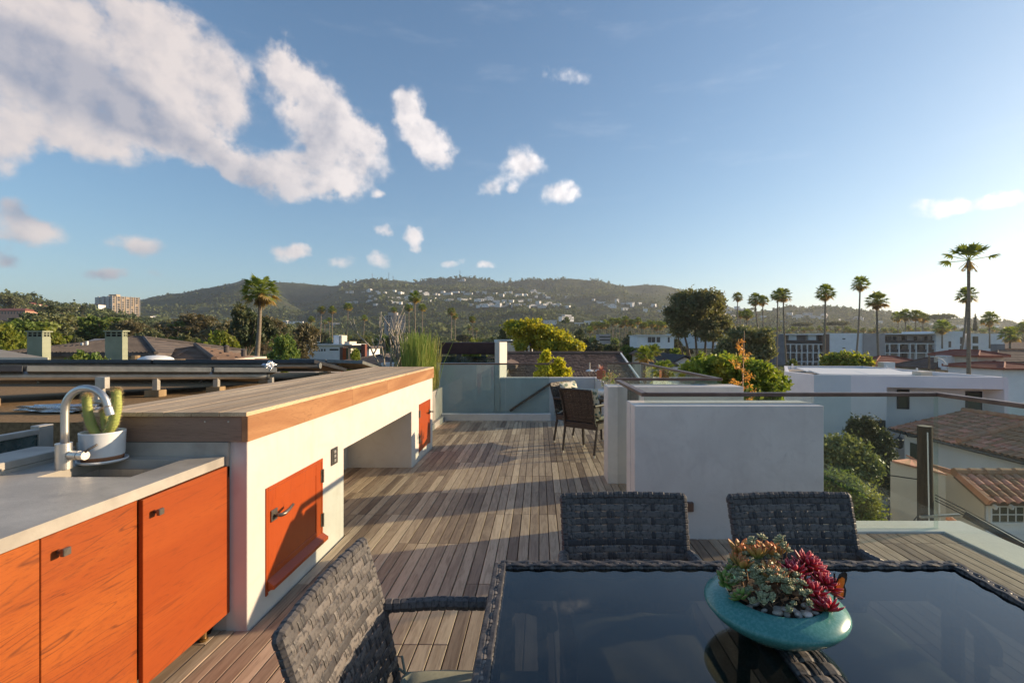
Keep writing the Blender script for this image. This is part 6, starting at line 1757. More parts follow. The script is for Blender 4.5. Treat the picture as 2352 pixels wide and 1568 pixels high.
def kwin(p, d, s0, s1, z0, z1, mat='window_glass'):
    a = Vector((*p, 0)); d = Vector((*d, 0)).normalized(); n_ = Vector((d.y, -d.x, 0))
    q = a + d * (s0 + s1) / 2 + n_ * 0.005
    rot = Matrix((d, -n_, Vector((0, 0, 1)))).transposed()
    f = MB(); w_, h_ = (s1 - s0) / 2, (z1 - z0) / 2; c = Vector((q.x, q.y, (z0 + z1) / 2))
    f.obox(c + rot @ Vector((-w_ + .04, 0, 0)), (.04, .04, h_), rot).obox(c + rot @ Vector((w_ - .04, 0, 0)), (.04, .04, h_), rot).obox(c + rot @ Vector((0, 0, h_ - .04)), (w_ - .08, .04, .04), rot).obox(c + rot @ Vector((0, 0, -h_ + .04)), (w_ - .08, .04, .04), rot)
    fo = f.build('window', 'dark_rail', k1)
    MB().obox(c, (w_ - .08, .015, h_ - .08), rot).build('pane', mat, fo)
kwin((17.3, 24.6), (4.7, -1.0), 0.95, 1.5, -1.95, -0.95, 'green_window')
kwin((17.3, 24.6), (4.7, -1.0), 3.95, 4.65, -3.2, -0.98, 'green_window')
kwin((13.95, 24.3), (8.15, -1.75), 2.3, 3.2, -4.6, -2.4)
MB().box(13.6, 15.4, 22.6, 23.9, -8, -3.9).build('porch', 'cool_wall', k1); MB().box(13.4, 15.6, 22.4, 23.9, -3.9, -3.8).build('porch_roof', 'tile_grey', k1)
for z in (-4.1, -4.35, -4.6, -4.85, -5.1): MB().box(13.55, 15.45, 22.57, 22.598, z, z + 0.05).build('slat', 'trim_white', k1)

# --- Mediterranean house with barrel tiles (lower right)
med = thing('tile_roof_house', 'white house with weathered barrel tile roof lower right beyond the glass', 'house', (20, 18, -8))
def barrel(r0, r1, L, n=6):
    vs_, fs_ = [], []
    for y, r in ((0, r0), (L, r1)):
        for i in range(n + 1):
            a = math.pi * i / n
            vs_.append((r * math.cos(a), y, r * math.sin(a) * 0.75))
        for i in range(n + 1):
            a = math.pi * i / n
            vs_.append(((r - 0.018) * math.cos(a), y, (r - 0.018) * math.sin(a) * 0.75))
    k = 2 * (n + 1)
    for i in range(n):
        fs_.append((i, i + 1, k + i + 1, k + i)); fs_.append((n + 1 + i, i, i + 1, n + 2 + i) if False else (i, n + 1 + i, n + 2 + i, i + 1))
    return MB().add(vs_, fs_)
tile_me = barrel(0.105, 0.085, 0.46).mesh('tile', 'tile_clay')
tcount = [0]
def tile_plane(parent, eave0, eave1, up, rows_, budget, under=True, wob=0.012, seed=0):
    """lay barrel tiles on a slope: eave line from eave0 to eave1, up = vector of one full slope"""
    rg = random.Random(seed)
    e0, e1, up = Vector(eave0), Vector(eave1), Vector(up)
    d = (e1 - e0); L = d.length; d.normalize(); U = up.normalized(); nrm = d.cross(U).normalized()
    if nrm.z < 0: nrm = -nrm
    rot = Matrix((d, U, nrm)).transposed()
    n = int(L / 0.23); step = up.length / rows_
    MB().add([e0 - nrm * .03, e1 - nrm * .03, e1 + up - nrm * .03, e0 + up - nrm * .03, e0 - nrm * .13, e1 - nrm * .13, e1 + up - nrm * .13, e0 + up - nrm * .13],
             [(0, 1, 2, 3), (7, 6, 5, 4), (0, 4, 5, 1), (1, 5, 6, 2), (2, 6, 7, 3), (3, 7, 4, 0)]).build('roof', 'tile_brown', parent)
    rest_ = MB()
    base = barrel(0.105, 0.085, step * 1.25)
    for j in range(rows_):
        for i in range(n):
            p = e0 + d * (i + 0.5) * L / n + U * (j * step - 0.06) + nrm * rg.uniform(0, wob)
            r2 = rot @ Matrix.Rotation(rg.gauss(0, .03), 3, 'Z') @ Matrix.Rotation(-0.05, 3, 'X')
            if tcount[0] < budget:
                o = link('tile', tile_me, parent, p - parent.location); o.rotation_euler = r2.to_euler(); o.scale = (1, step * 1.25 / 0.46, 1); tcount[0] += 1
            else:
                rest_.add([p + r2 @ Vector(v) for v in base.v], base.f)
    if rest_.v: stuff(rest_.build('tiles', 'tile_clay', parent))
def ridge_caps(parent, a, b, r=0.12, mat='tile_clay'):
    a, b = Vector(a), Vector(b); n = max(2, int((b - a).length / 0.38)); m = MB()
    for i in range(n):
        p, q = a.lerp(b, i / n), a.lerp(b, (i + 1.12) / n); m.tube([p, q], [r, r * 0.82], 8)
    stuff(m.build('ridge_tiles', mat, parent))
# near wing: gable with window
tile_plane(med, (11.42, 12.2, -2.60), (15.5, 12.2, -2.60), (0, 0.95, 0.46), 5, 300, seed=1)
MB().box(11.6, 15.4, 12.42, 14.2, -8, -2.68).build('wing_wall', 'white_wall', med)
MB().add([(11.55, 12.42, -8), (11.55, 14.2, -8), (11.55, 14.2, -2.25), (11.55, 13.15, -2.22), (11.55, 12.42, -2.62)], [(0, 1, 2, 3, 4)]).build('gable_wall', 'cream_wall', med)  # warm reflected light put into the colour of this side wall
MB().beam((11.44, 12.16, -2.60), (11.44, 13.15, -2.12), 0.07, 0.16).beam((11.44, 13.15, -2.12), (11.44, 14.2, -2.14), 0.07, 0.12).build('rake_tiles', 'tile_clay', med)
ridge_caps(med, (11.4, 13.16, -2.1), (15.5, 13.16, -2.1))
for i in range(6):
    x = 11.62 + i * 0.42; MB().beam((x, 12.16, -2.74), (x, 12.42, -2.66), 0.06, 0.10).build('rafter_tail', 'trim_white', med)
wx0, wx1 = wx(2276, 12.4), wx(2350, 12.4); wz0, wz1 = wz(1198, 12.4), wz(1163, 12.4)
wf = MB().box(wx0 - .04, wx1 + .04, 12.36, 12.42, wz1, wz1 + 0.045).box(wx0 - .04, wx1 + .04, 12.34, 12.42, wz0 - 0.05, wz0).box(wx0 - .04, wx0, 12.36, 12.42, wz0, wz1).box(wx1, wx1 + .04, 12.36, 12.42, wz0, wz1).box(wx0, wx1, 12.37, 12.41, (wz0 + wz1) / 2 - .012, (wz0 + wz1) / 2 + .012)
for i in (1, 2, 3):
    x = wx0 + (wx1 - wx0) * i / 4; wf.box(x - .012, x + .012, 12.372, 12.408, wz0, (wz0 + wz1) / 2 - .012).box(x - .012, x + .012, 12.372, 12.408, (wz0 + wz1) / 2 + .012, wz1)
wfo = wf.build('window', 'trim_white', med)
for i in range(4):
    for j in range(2):
        a = wx0 + (wx1 - wx0) * i / 4 + .013; b = wx0 + (wx1 - wx0) * (i + 1) / 4 - .013; c0 = wz0 + (wz1 - wz0) * j / 2 + .013; c1 = wz0 + (wz1 - wz0) * (j + 1) / 2 - .013
        MB().box(a, b, 12.385, 12.395, c0, c1).build('pane', 'green_window', wfo)
# main house: roof slope facing the terrace
MB().box(16.95, 24, 13, 22.2, -8, -2.72).build('wall', 'white_wall', med)
tile_plane(med, (16.62, 22.7, -2.62), (16.62, 19.0, -2.62), (3.5, 0, 0.82), 9, 300, seed=2)
tile_plane(med, (16.60, 18.9, -2.54), (16.60, 12.5, -2.54), (3.5, 0, 0.94), 9, 300, seed=3)
ridge_caps(med, (16.6, 18.95, -2.45), (20.1, 18.95, -1.52), 0.14); ridge_caps(med, (20.1, 22.7, -1.76), (20.1, 12.5, -1.56), 0.12)
MB().add([(20.1, 22.7, -1.82), (20.1, 12.5, -1.62), (24, 12.5, -2.6), (24, 22.7, -2.6)], [(0, 1, 2, 3)]).build('back_roof', 'tile_brown', med)
MB().tube([(16.55, 22.7, -2.68), (16.55, 12.6, -2.66)], 0.06, 8).build('gutter', 'dark_steel', med)
MB().tube([(16.55, 15.9, -2.7), (16.7, 15.9, -2.95), (16.9, 15.9, -3.1), (16.9, 15.9, -8)], 0.05, 8).build('downpipe', 'dark_steel', med)
for y, z0, z1 in ((17.4, -4.1, -3.35), (16.85, -4.1, -3.35), (20.9, -4.0, -3.1), (21.6, -4.0, -3.1)):
    f = MB().box(16.90, 16.948, y - .27, y + .27, z0 - .05, z1 + .05).build('window', 'trim_white', med); MB().box(16.885, 16.899, y - .2, y + .2, z0, z1).build('pane', 'green_window', f)
ln = thing('wall_lantern', 'black iron lantern on the white wall under the tile roof', 'lantern', (16.7, 22.0, -3.3))
lc = W(2066, 1015, 20.6)
ln.location = lc
MB().lathe([(0.05, -0.28), (0.13, -0.2), (0.16, 0.08), (0.18, 0.1), (0.06, 0.22), (0.02, 0.26)], 8, lc).build('cage', 'dark_rail', ln)
MB().tube([lc + Vector((0, 0, .25)), lc + Vector((0.05, 0, .42)), lc + Vector((0.25, 0, .42)), lc + Vector((0.35, 0, .25)), lc + Vector((1.2, 0.5, .1))], 0.025, 6).build('bracket', 'dark_rail', ln)
# garden wall block with tile coping, small tiled roofs
gw = thing('garden_wall', 'pale stucco wall with tile coping behind the utility pole', 'wall', (8.7, 11, -8))
p0, p1, p2 = W(2045, 1060, 11.0), W(2172, 1092, 10.6), W(2100, 1056, 12.6)
MB().add([(p0.x, p0.y, -8), (p1.x, p1.y, -8), (p1.x + .5, p1.y + 1.8, -8), (p2.x, p2.y, -8), tuple(p0), tuple(p1), (p1.x + .5, p1.y + 1.8, p1.z), tuple(p2)],
         [(0, 1, 5, 4), (1, 2, 6, 5), (2, 3, 7, 6), (3, 0, 4, 7), (4, 5, 6, 7)]).build('wall', 'cream_wall', gw)
tm_ = MB()
for i in range(9):
    a = p0.lerp(p1, i / 9) + Vector((0, -0.05, 0.012)); b = p2.lerp(p1 + Vector((.5, 1.8, 0)), i / 9) + Vector((0, 0, 0.012)); c = p0.lerp(p1, (i + .96) / 9) + Vector((0, -0.05, 0.012)); d_ = p2.lerp(p1 + Vector((.5, 1.8, 0)), (i + .96) / 9) + Vector((0, 0, 0.012))
    up_ = Vector((0, 0, .035))
    MB().add([a, c, d_, b, a + up_, c + up_, d_ + up_, b + up_], [(3, 2, 1, 0), (4, 5, 6, 7), (0, 1, 5, 4), (1, 2, 6, 5), (2, 3, 7, 6), (3, 0, 4, 7)]).build('coping_tile', 'tile_clay', gw)
sr = thing('tiled_shed', 'low brown tiled roof just outside the right glass corner', 'shed', (9.3, 10.5, -8))
tile_plane(sr, (8.75, 9.75, -3.25), (9.75, 9.75, -3.25), (0, 1.5, 0.62), 6, 300, seed=4)
MB().box(8.85, 9.7, 9.9, 11.2, -8, -3.35).build('wall', 'cream_wall', sr)
sr2 = thing('red_tiled_wall', 'short wall with red tile coping left of the pale garden wall', 'wall', (8, 11, -8))
MB().box(7.65, 8.2, 10.2, 10.6, -8, -3.0).build('wall', 'cream_wall', sr2)
tile_plane(sr2, (7.6, 10.1, -2.98), (8.25, 10.1, -2.98), (0, 0.5, 0.2), 2, 300, seed=5)

# --- red roofed houses beyond
def redhouse(label, px0, px1, Z, d, ye, yr, wallm, roofm='tile_red', courses=7, yb=None):
    t = thing('red_roof_house', label, 'house', (wx((px0 + px1) / 2, Z), Z + d / 2, -8.5), 'red tiled houses beyond the modernist house')
    house_box(t, wx(px0 + 3, Z), wx(px1 - 3, Z), Z + .3, Z + d - .3, -8.5, wz(ye, Z) - 0.1, wallm)
    hip_roof(t, wx(px0, Z), wx(px1, Z), Z, Z + d, wz(ye, Z), wz(yr, Z + d / 2), roofm, 0.2, courses=courses)
    return t
redhouse('long red tiled hip roof in front of the hotel', 2000, 2180, 66, 9, 846, 818, 'cream_wall')
rh = redhouse('brown-red roof right of the white chimney wall', 2150, 2250, 58, 7, 846, 822, 'cream_wall', 'tile_brown')
fpx(2174, 2194, 818, 850, 57, 1.2, rh, 'chimney', 'white_wall'); fpx(2172, 2196, 816.5, 819, 56.9, 1.5, rh, 'chimney_cap', 'white_wall')
rt = thing('tower_house', 'cream tower house with small red roof and arched window', 'house', (wx(2275, 54), 54, -8.5))
fpx(2246, 2304, 817, 880, 54, 6, rt, 'wall', 'cream_wall'); hip_roof(rt, wx(2240, 54), wx(2310, 54), 53.6, 60.4, wz(817, 54), wz(805, 57), 'tile_red', 0.1, courses=4)
m = MB(); Zf = 53.94; pts = []
for i in range(13):
    a = math.pi * i / 12; pts.append((wx(2283, 54) + 0.45 * math.cos(a), wz(838, 54) + 0.55 * math.sin(a)))
pts += [(wx(2283, 54) - 0.45, wz(857, 54)), (wx(2283, 54) + 0.45, wz(857, 54))]
m.add([(x, Zf, z) for x, z in pts] + [(x, Zf + .05, z) for x, z in pts], [tuple(range(len(pts))), tuple(range(2 * len(pts) - 1, len(pts) - 1, -1))] + [(i, (i + 1) % len(pts), len(pts) + (i + 1) % len(pts), len(pts) + i) for i in range(len(pts))])
m.build('arched_window', 'window_glass', rt)
redhouse('orange-red roofed house at the right edge behind street', 2306, 2420, 48, 7, 846, 832, 'white_wall')
redhouse('dark roofed house at the right edge of the street', 2290, 2460, 80, 8, 830, 805, 'taupe_wall', 'tile_brown')
redhouse('low grey-red roof with white chimney left of the street lamp', 2020, 2110, 52, 5, 862, 842, 'cream_wall', 'tile_grey')
ck = tag(MB().box(wx(2031, 50), wx(2056, 50), 50, 51, -5, wz(832, 50)).build('chimney', 'white_wall'), 'square white chimney above the modernist roof edge', 'chimney')
redhouse('salmon houses far right under the fan palms', 2306, 2420, 175, 10, 800, 785, 'pink_wall', 'tile_brown', 0)
# street lamp, utility pole, wires
slamp = thing('street_lamp', 'street lamp with curved arm on a dark pole before the red roofs', 'street lamp', (wx(2134, 50), 50, -8))
MB().tube([(wx(2134, 50), 50, -8), (wx(2134, 50), 50, wz(818, 50))], 0.09, 8).build('pole', 'bark', slamp)
MB().tube([(wx(2134, 50), 50, wz(820, 50)), (wx(2148, 50), 50, wz(819, 50)), (wx(2165, 50), 50, wz(826, 50)), (wx(2172, 50), 50, wz(834, 50))], 0.035, 6).build('arm', 'trim_white', slamp, smooth=True)
MB().box(wx(2170.5, 50), wx(2174, 50), 49.8, 50.2, wz(838, 50), wz(834, 50)).build('lamp_head', 'trim_white', slamp)
up_ = thing('utility_pole', 'thick dark wooden utility pole stub seen through the glass', 'utility pole', (wx(2124, 9.3), 9.3, -8))
pc = Vector((wx(2124, 9.3), 9.3, 0)); pt_ = wz(978, 9.3)
pmat('pole_wood', (0.035, 0.025, 0.019), (0.062, 0.044, 0.033), 10, 0.9, stretch=(1, 1, 0.1), bmp=0.6)
MB().tube([(pc.x + .06, pc.y, -8), (pc.x + .02, pc.y, -3), (pc.x, pc.y, pt_)], [0.15, 0.135, 0.12], 18).build('pole', 'pole_wood', up_, smooth=False)
MB().lathe([(0.0, 0.004), (0.118, 0.0)], 18, (pc.x, pc.y, pt_ + 0.002), caps=False).build('top', 'roof_beige', up_)
MB().tube([(pc.x - .05, pc.y - .13, pt_ - .1), (pc.x - .01, pc.y - .16, -4)], 0.012, 6).build('conduit', 'trim_white', up_)
MB().tube([(pc.x + .22, pc.y - .05, -1.55), (pc.x + .27, pc.y - .05, -3.3), (pc.x + .29, pc.y - .05, -5)], 0.025, 8).build('riser_pipe', 'trim_white', up_)
MB().beam((pc.x - .2, pc.y - .14, -1.86), (pc.x + .55, pc.y - .14, -1.82), 0.05, 0.04).build('bracket', 'aluminium', up_)
MB().tube([(pc.x + .5, pc.y - .3, -1.75), (pc.x + 1.1, pc.y - .9, -2.15)], [0.07, 0.05], 10).build('splice_case', 'dark_rail', up_)
cab_ = MB()
for k_i, (dx, dz) in enumerate(((0.0, 0.0), (0.02, 0.06), (-.03, -.05))):
    cab_.tube([(pc.x + .1, pc.y - .12, -1.5 + dz), (pc.x + .5, pc.y - .3, -1.72 + dz), (pc.x + 1.1, pc.y - .9, -2.12 + dz), (pc.x + 3.4, pc.y - 3.2, -3.05 + dz)], 0.010, 5)
cab_.tube([(pc.x, pc.y, -1.2), (pc.x - 1.3, pc.y + 3, -1.55), (pc.x - 3, pc.y + 7, -1.5)], 0.012, 5).tube([(pc.x - .15, pc.y, -1.9), (pc.x - .6, pc.y + .5, -3.2), (pc.x - .4, pc.y + .4, -5)], 0.010, 5)
stuff(cab_.build('cables', 'dark_rail', up_))

# --- left hillside buildings
for px0, px1, y0, y1, Z, lab, wm, rm in ((-40, 58, 708, 722, 300, 'long pink villa on the left hillside', 'pink_wall', 'tile_red'), (0, 36, 690, 700, 400, 'cream house high at the left edge of the hillside', 'cream_wall', 'tile_red'), (38, 72, 694, 704, 410, 'orange-roofed house on the left hillside terrace', 'cream_wall', 'tile_red'),
                                          (205, 226, 697, 703, 480, 'white house on the skyline left of the apartment tower', 'white_wall', 'tile_grey'), (70, 90, 698, 706, 420, 'small tan house at the end of the hillside terrace', 'tan_wall', 'tile_red'), (208, 252, 745, 757, 190, 'white gabled house below the apartment tower', 'white_wall', 'tile_grey'), (246, 285, 748, 757, 180, 'white porch house right of the gabled one', 'white_wall', 'tile_grey'), (150, 172, 702, 709, 440, 'low white house on the skyline by the umbrella tree', 'white_wall', 'tile_red')):
    t = thing('hillside_house', lab, 'house', (wx((px0 + px1) / 2, Z), Z, wz(y1, Z) - 3))
    house_box(t, wx(px0, Z), wx(px1, Z), Z, Z + 8, wz(y1, Z) - 4, wz(y0 + (y1 - y0) * .35, Z), wm)
    hip_roof(t, wx(px0, Z), wx(px1, Z), Z, Z + 8, wz(y0 + (y1 - y0) * .35, Z), wz(y0, Z + 4), rm, 0.5)
    ww = MB(); nw = max(2, int((px1 - px0) / 7))
    for i in range(nw):
        a = px0 + (px1 - px0) * (i + .3) / nw; MB().box(wx(a, Z), wx(a + 2.4, Z), Z - .06, Z, wz(y1 - 1, Z), wz(y0 + (y1 - y0) * .5, Z)).build('window', 'window_glass', t)
# --- houses scattered over the hills
pmat('far_white', (0.60, 0.58, 0.57), (0.78, 0.76, 0.74), 0.01, 0.8, coord='Position', rand=0.5)
HOUSES = []
for i, (w_, d_, h_) in enumerate(((15, 9, 6), (22, 9, 5), (11, 9, 9), (18, 10, 7), (9, 8, 5))):
    m = MB(); m.box(-w_ / 2, w_ / 2, -d_ / 2, d_ / 2, -4, h_)
    m.box(-w_ / 2 - .6, w_ / 2 + .6, -d_ / 2 - .6, d_ / 2 + .6, h_, h_ + .6, 1 if i % 2 else 0)
    if i == 3: m.box(-w_ / 4, w_ / 3, -d_ / 2 + 1, d_ / 2, h_ + .6, h_ + 3.6)
    nwin = int(w_ / 3)
    for fl in range(max(1, int(h_ / 3.2))):
        for q in range(nwin):
            if (q + fl + i) % 3: m.box(-w_ / 2 + (q + .25) * w_ / nwin, -w_ / 2 + (q + .8) * w_ / nwin, -d_ / 2 - .1, -d_ / 2, fl * 3.1 + .8, fl * 3.1 + 2.3, 2)
    HOUSES.append(m.mesh('house', ['far_white', 'tile_brown', 'window_glass']))
rh_ = random.Random(17)
spots = []
def band(n, px0, y0, px1, y1, Zr, jit=4):
    for i in range(n):
        s = (i + rh_.uniform(.1, .9)) / n
        spots.append((px0 + (px1 - px0) * s, y0 + (y1 - y0) * s + rh_.uniform(-jit, jit), rh_.uniform(*Zr)))
band(34, 790, 668, 1235, 676, (1350, 1560), 4); band(28, 850, 684, 1240, 692, (1200, 1350), 4); band(22, 1080, 701, 1310, 702, (1120, 1220), 2); band(8, 1180, 676, 1330, 682, (1380, 1450), 3)
band(10, 985, 641, 1125, 646, (1880, 1950), 2); band(8, 790, 690, 960, 700, (1150, 1300), 4); band(22, 1360, 690, 1580, 720, (1000, 1300), 9); band(7, 1220, 670, 1270, 684, (1380, 1420), 3)
band(26, 1640, 712, 1900, 735, (950, 1250), 14); band(12, 1880, 735, 2352, 752, (900, 1150), 8); band(12, 330, 728, 560, 742, (700, 950), 5); band(8, 560, 735, 780, 750, (600, 900), 5); band(8, 1250, 735, 1500, 750, (520, 800), 8)
hillh = 0
for i, (px, y, Z) in enumerate(spots):
    zt_ = wz(y, Z)
    # slide along the sight line to where the land reaches that height
    best = min(np.linspace(Z * 0.75, Z * 1.3, 40), key=lambda q: abs(hill_at(px, q) + 4 - wz(y, q)))
    Z = float(best)
    o = link('hill_house', HOUSES[rh_.randrange(5)], None, (wx(px, Z), Z, wz(y, Z) - 2))
    o.rotation_euler = (0, 0, rh_.uniform(-.7, .7)); o.scale = (rh_.uniform(.7, 1.25), .8, rh_.uniform(.5, .8)); tag(o, 'small pale house among the scrub and trees of the far hillside', 'house', 'pale houses scattered over the hills')
# masts on the ridge
for px, yt, yb_, lab in ((855, 627, 650, 'thin radio mast on the ridge, leftmost of the hilltop masts'), (893, 626, 644, 'tall radio mast on the ridge left of a flat-topped tree'), (903, 633, 645, 'short radio mast right beside the tall one'), (1124 - 0, 640, 648, 'small mast right of the hilltop villas'), (1056.5, 620, 638, 'lattice aerial above the hilltop grove')):
    Z = 1920; tag(MB().tube([W(px, yb_ + 4, Z), W(px, yt, Z)], 0.7, 5).box(wx(px, Z) - 2.2, wx(px, Z) + 2.2, Z - .4, Z + .4, wz(yt + 4, Z), wz(yt + 4, Z) + .8).build('radio_mast', 'tile_grey'), lab, 'mast')
# ------------------------------------------------------------------ vegetation
# far scrub and woodland on the hills: one mass
rng = np.random.default_rng(3)
ico = bmesh.new(); bmesh.ops.create_icosphere(ico, subdivisions=1, radius=1)
IV = np.array([v.co[:] for v in ico.verts]); IF = np.array([[v.index for v in f.verts] for f in ico.faces]); ico.free()
leafmat('far_canopy', (0.022, 0.034, 0.014), (0.074, 0.084, 0.032), (0.050, 0.058, 0.026), 0.15, 0.0, 0.02, 1.0)
def tufts(n, pxr, Zr, size, tall=1.0, accept=None, leaves=11, flake=0.95):
    """tree and bush heads as ragged clusters of leafy flakes standing on the hill mesh"""
    P = []
    while len(P) < n:
        px, Z = rng.uniform(*pxr), rng.uniform(*Zr)
        if accept and not accept(px, Z): continue
        P.append((wx(px, Z), Z, hill_at(px, Z), size * rng.lognormal(0, 0.35)))
    P = np.array(P)
    s = P[:, 3][:, None, None]
    d = rng.normal(size=(n, leaves, 3)); d /= np.linalg.norm(d, axis=2)[:, :, None]
    c = d * rng.uniform(.45, 1.0, (n, leaves, 1)) * s * np.array([1, 1, tall])
    c[:, :, 2] += (s[:, :, 0] * 0.55 * tall)
    c += P[:, None, :3]
    return leaf_cloud2(c.reshape(-1, 3), np.repeat(P[:, 3], leaves) * flake)
def leaf_cloud2(cent, size):
    n = len(cent)
    d = rng.normal(size=(n, 3)); d /= np.linalg.norm(d, axis=1)[:, None]
    e = rng.normal(size=(n, 3)); e -= (e * d).sum(1)[:, None] * d; e /= np.linalg.norm(e, axis=1)[:, None]
    s = (size * rng.uniform(0.7, 1.3, n))[:, None]
    V = np.stack([cent - d * s * .6, cent - e * s * .5, cent + d * s * .6, cent + e * s * .5], 1).reshape(-1, 3)
    idx = np.arange(n)[:, None] * 4
    return V, np.concatenate([idx, idx + 1, idx + 2, idx + 3], 1)
def off_scar(px, Z): return not (Z > 1390 and Z < 1620 and 530 < px < 598)
def clumpy(px, Z): return mnoise.noise(Vector((px / 60, Z / 110, 1.7))) > -0.12 + rng.uniform(-.25, .25)
for nm, a in (('hill_trees', (9000, (320, 1800), (620, 1300), 2.9, 1.1, clumpy)), ('ridge_trees', (2600, (780, 1440), (1500, 1960), 4.2, 1.3, clumpy)), ('scrub', (6500, (300, 1650), (1150, 1960), 1.9, 0.8, off_scar)), ('right_hill_trees', (5200, (1560, 2500), (560, 1230), 3.1, 1.05, clumpy)), ('left_hill_trees', (1500, (-260, 360), (330, 520), 2.6, 1.1, None, 40, 0.42)), ('valley_trees', (4600, (280, 2450), (330, 640), 2.4, 1.05, None, 24, 0.55))):
    V, Fc = tufts(*a)
    stuff(link(nm, np_mesh(nm, V, Fc, 'far_canopy')))

GV = 'trees of the wooded valley below the hills'
lab_ = {'round': 'rounded green tree in the valley belt below the hills', 'olive': 'grey-green olive toned tree in the valley belt below the hills', 'dark': 'dark evergreen tree in the valley belt below the hills', 'brown': 'brownish bare-crowned tree in the valley belt below the hills', 'bright': 'bright leafy tree in the valley belt below the hills'}
rv = random.Random(41)
for i in range(150):
    Z = rv.choice((rv.uniform(85, 160), rv.uniform(130, 240), rv.uniform(200, 330)))
    px = rv.uniform(-30, 2340)
    if px > 1600 and Z < 175: continue
    if 690 < px < 860 and Z < 125: continue
    if 1130 < px < 1600 and Z < 130 and rv.random() < 0.6: continue
    k = rv.choices(('round', 'olive', 'dark', 'brown', 'bright'), (4, 4, 3, 1.2, 1.2))[0]
    hpx = (6 + rv.uniform(0, 4)) / Z * F
    base = 783 - (land_z(wx(px, Z), Z) - EYE) / Z * F
    tree(k, px, base - hpx, Z, hpx * rv.uniform(0.9, 1.5), lab_[k], GV + ', ' + k)

# trees one can tell apart, left to right
tree('round', 30, 733, 75, 150, 'broad sunlit green tree at the left edge above the palm fronds', var=0)
tree('bright', 110, 748, 60, 110, 'bright yellow-green hedge tree left of the first chimney')
tree('bright', 20, 740, 52, 90, 'bright green tree mass at the far left')
tree('conifer', 118, 704, 150, 86, 'broad tiered conifer left of the apartment tower', ybase=775)
tree('umbrella', 148, 705, 260, 46, 'flat-topped umbrella tree on the left skyline', ybase=740)
tree('umbrella', 116, 704, 270, 30, 'smaller flat-topped tree touching the umbrella tree', ybase=735)
tree('dark', 92, 702, 280, 18, 'small dark pine on the left skyline', ybase=725)
tree('dark', 190, 700, 300, 17, 'tall dark cypress on the skyline left of the tower', ybase=735)
tree('olive', 185, 720, 130, 70, 'grey-brown spreading tree below the skyline houses')
tree('olive', 30, 676, 330, 60, 'dark tree clump on the left ridge above the cream house', ybase=700)
tree('round', 232, 737, 120, 34, 'vivid green round tree below the apartment tower', var=1)
tree('dark', 170, 766, 80, 64, 'low dark spreading shrub behind the left chimney')
tree('olive', 190, 750, 110, 38, 'pale grey bare tree left of the white gabled house')
tree('brown', 290, 735, 100, 80, 'brown-green tree in front of the apartment tower base')
tree('olive', 350, 752, 85, 80, 'olive green tree behind the tiled ridge')
tree('brown', 400, 738, 120, 90, 'russet tinged tree in the middle of left woodland')
tree('olive', 430, 765, 65, 90, 'grey-green tree right behind the brown shingle roof')
tree('round', 390, 770, 60, 70, 'dark green rounded tree behind the dark tiled roof', var=2)
tree('bright', 490, 755, 58, 110, 'large yellow-green dome tree left of the tall palm', var=0)
tree('brown', 500, 742, 110, 60, 'small russet tree above the yellow-green dome', var=0)
tree('dark', 565, 700, 62, 95, 'large dark pine standing behind the tall left palm', var=0)
tree('dark', 610, 725, 64, 60, 'lower dark pine right of the tall left palm', var=1)
tree('round', 650, 766, 42, 86, 'dense rounded green tree behind the long collector row', var=0)
tree('brown', 690, 744, 75, 80, 'leafless reddish brown dome tree left of white modern house')
tree('bright', 815, 797, 34, 28, 'small lime green tree by the orange door', var=1)
tree('bright', 800, 832, 22, 34, 'yellow-green shrub behind the far collector', var=0)
tree('bright', 655, 844, 20, 26, 'lime shrub under the dark collector row', var=1)
tree('round', 200, 806, 19, 90, 'sunlit green creeper shrub between the two chimneys', var=1)
tree('dark', 1330, 755, 110, 36, 'dark upright evergreen right behind the yellow tree', var=0)
tree('dark', 1160, 750, 80, 50, 'dark evergreen left of the yellow tree', var=1)
tree('bright', 1090, 772, 70, 60, 'low pale green shrub mass beyond the maroon cover', var=1)
tree('round', 1300, 727, 420, 22, 'pale green round tree on the lower slope', ybase=745)
tree('round', 1445, 792, 60, 60, 'glossy green garden tree beyond the shingle ridge', var=2)
tree('dark', 1400, 788, 70, 50, 'dark garden shrub beyond the shingle ridge', var=1)
tree('bright', 1545, 797, 75, 70, 'yellow-green garden shrub left of the big cypress')
tree('bright', 1620, 806, 60, 60, 'sunlit shrub under the big cypress trunks')
tree('round', 1820, 824, 58, 34, 'small bright round shrub in front of the hotel balconies', var=0)
tree('dark', 1650, 790, 50, 70, 'dark undergrowth tree at the foot of the big cypress')
for px, yt, Z, w_, lab in ((1840, 741, 420, 40, 'left'), (1920, 738, 430, 50, 'centre'), (2160, 722, 500, 50, 'right')):
    tree('umbrella', px, yt, Z, w_, 'flat pine on the hazy right slope, %s one' % lab, ybase=760)
tree('conifer', 2240, 722, 330, 16, 'slim tiered pine left of the right fan palm', ybase=765)

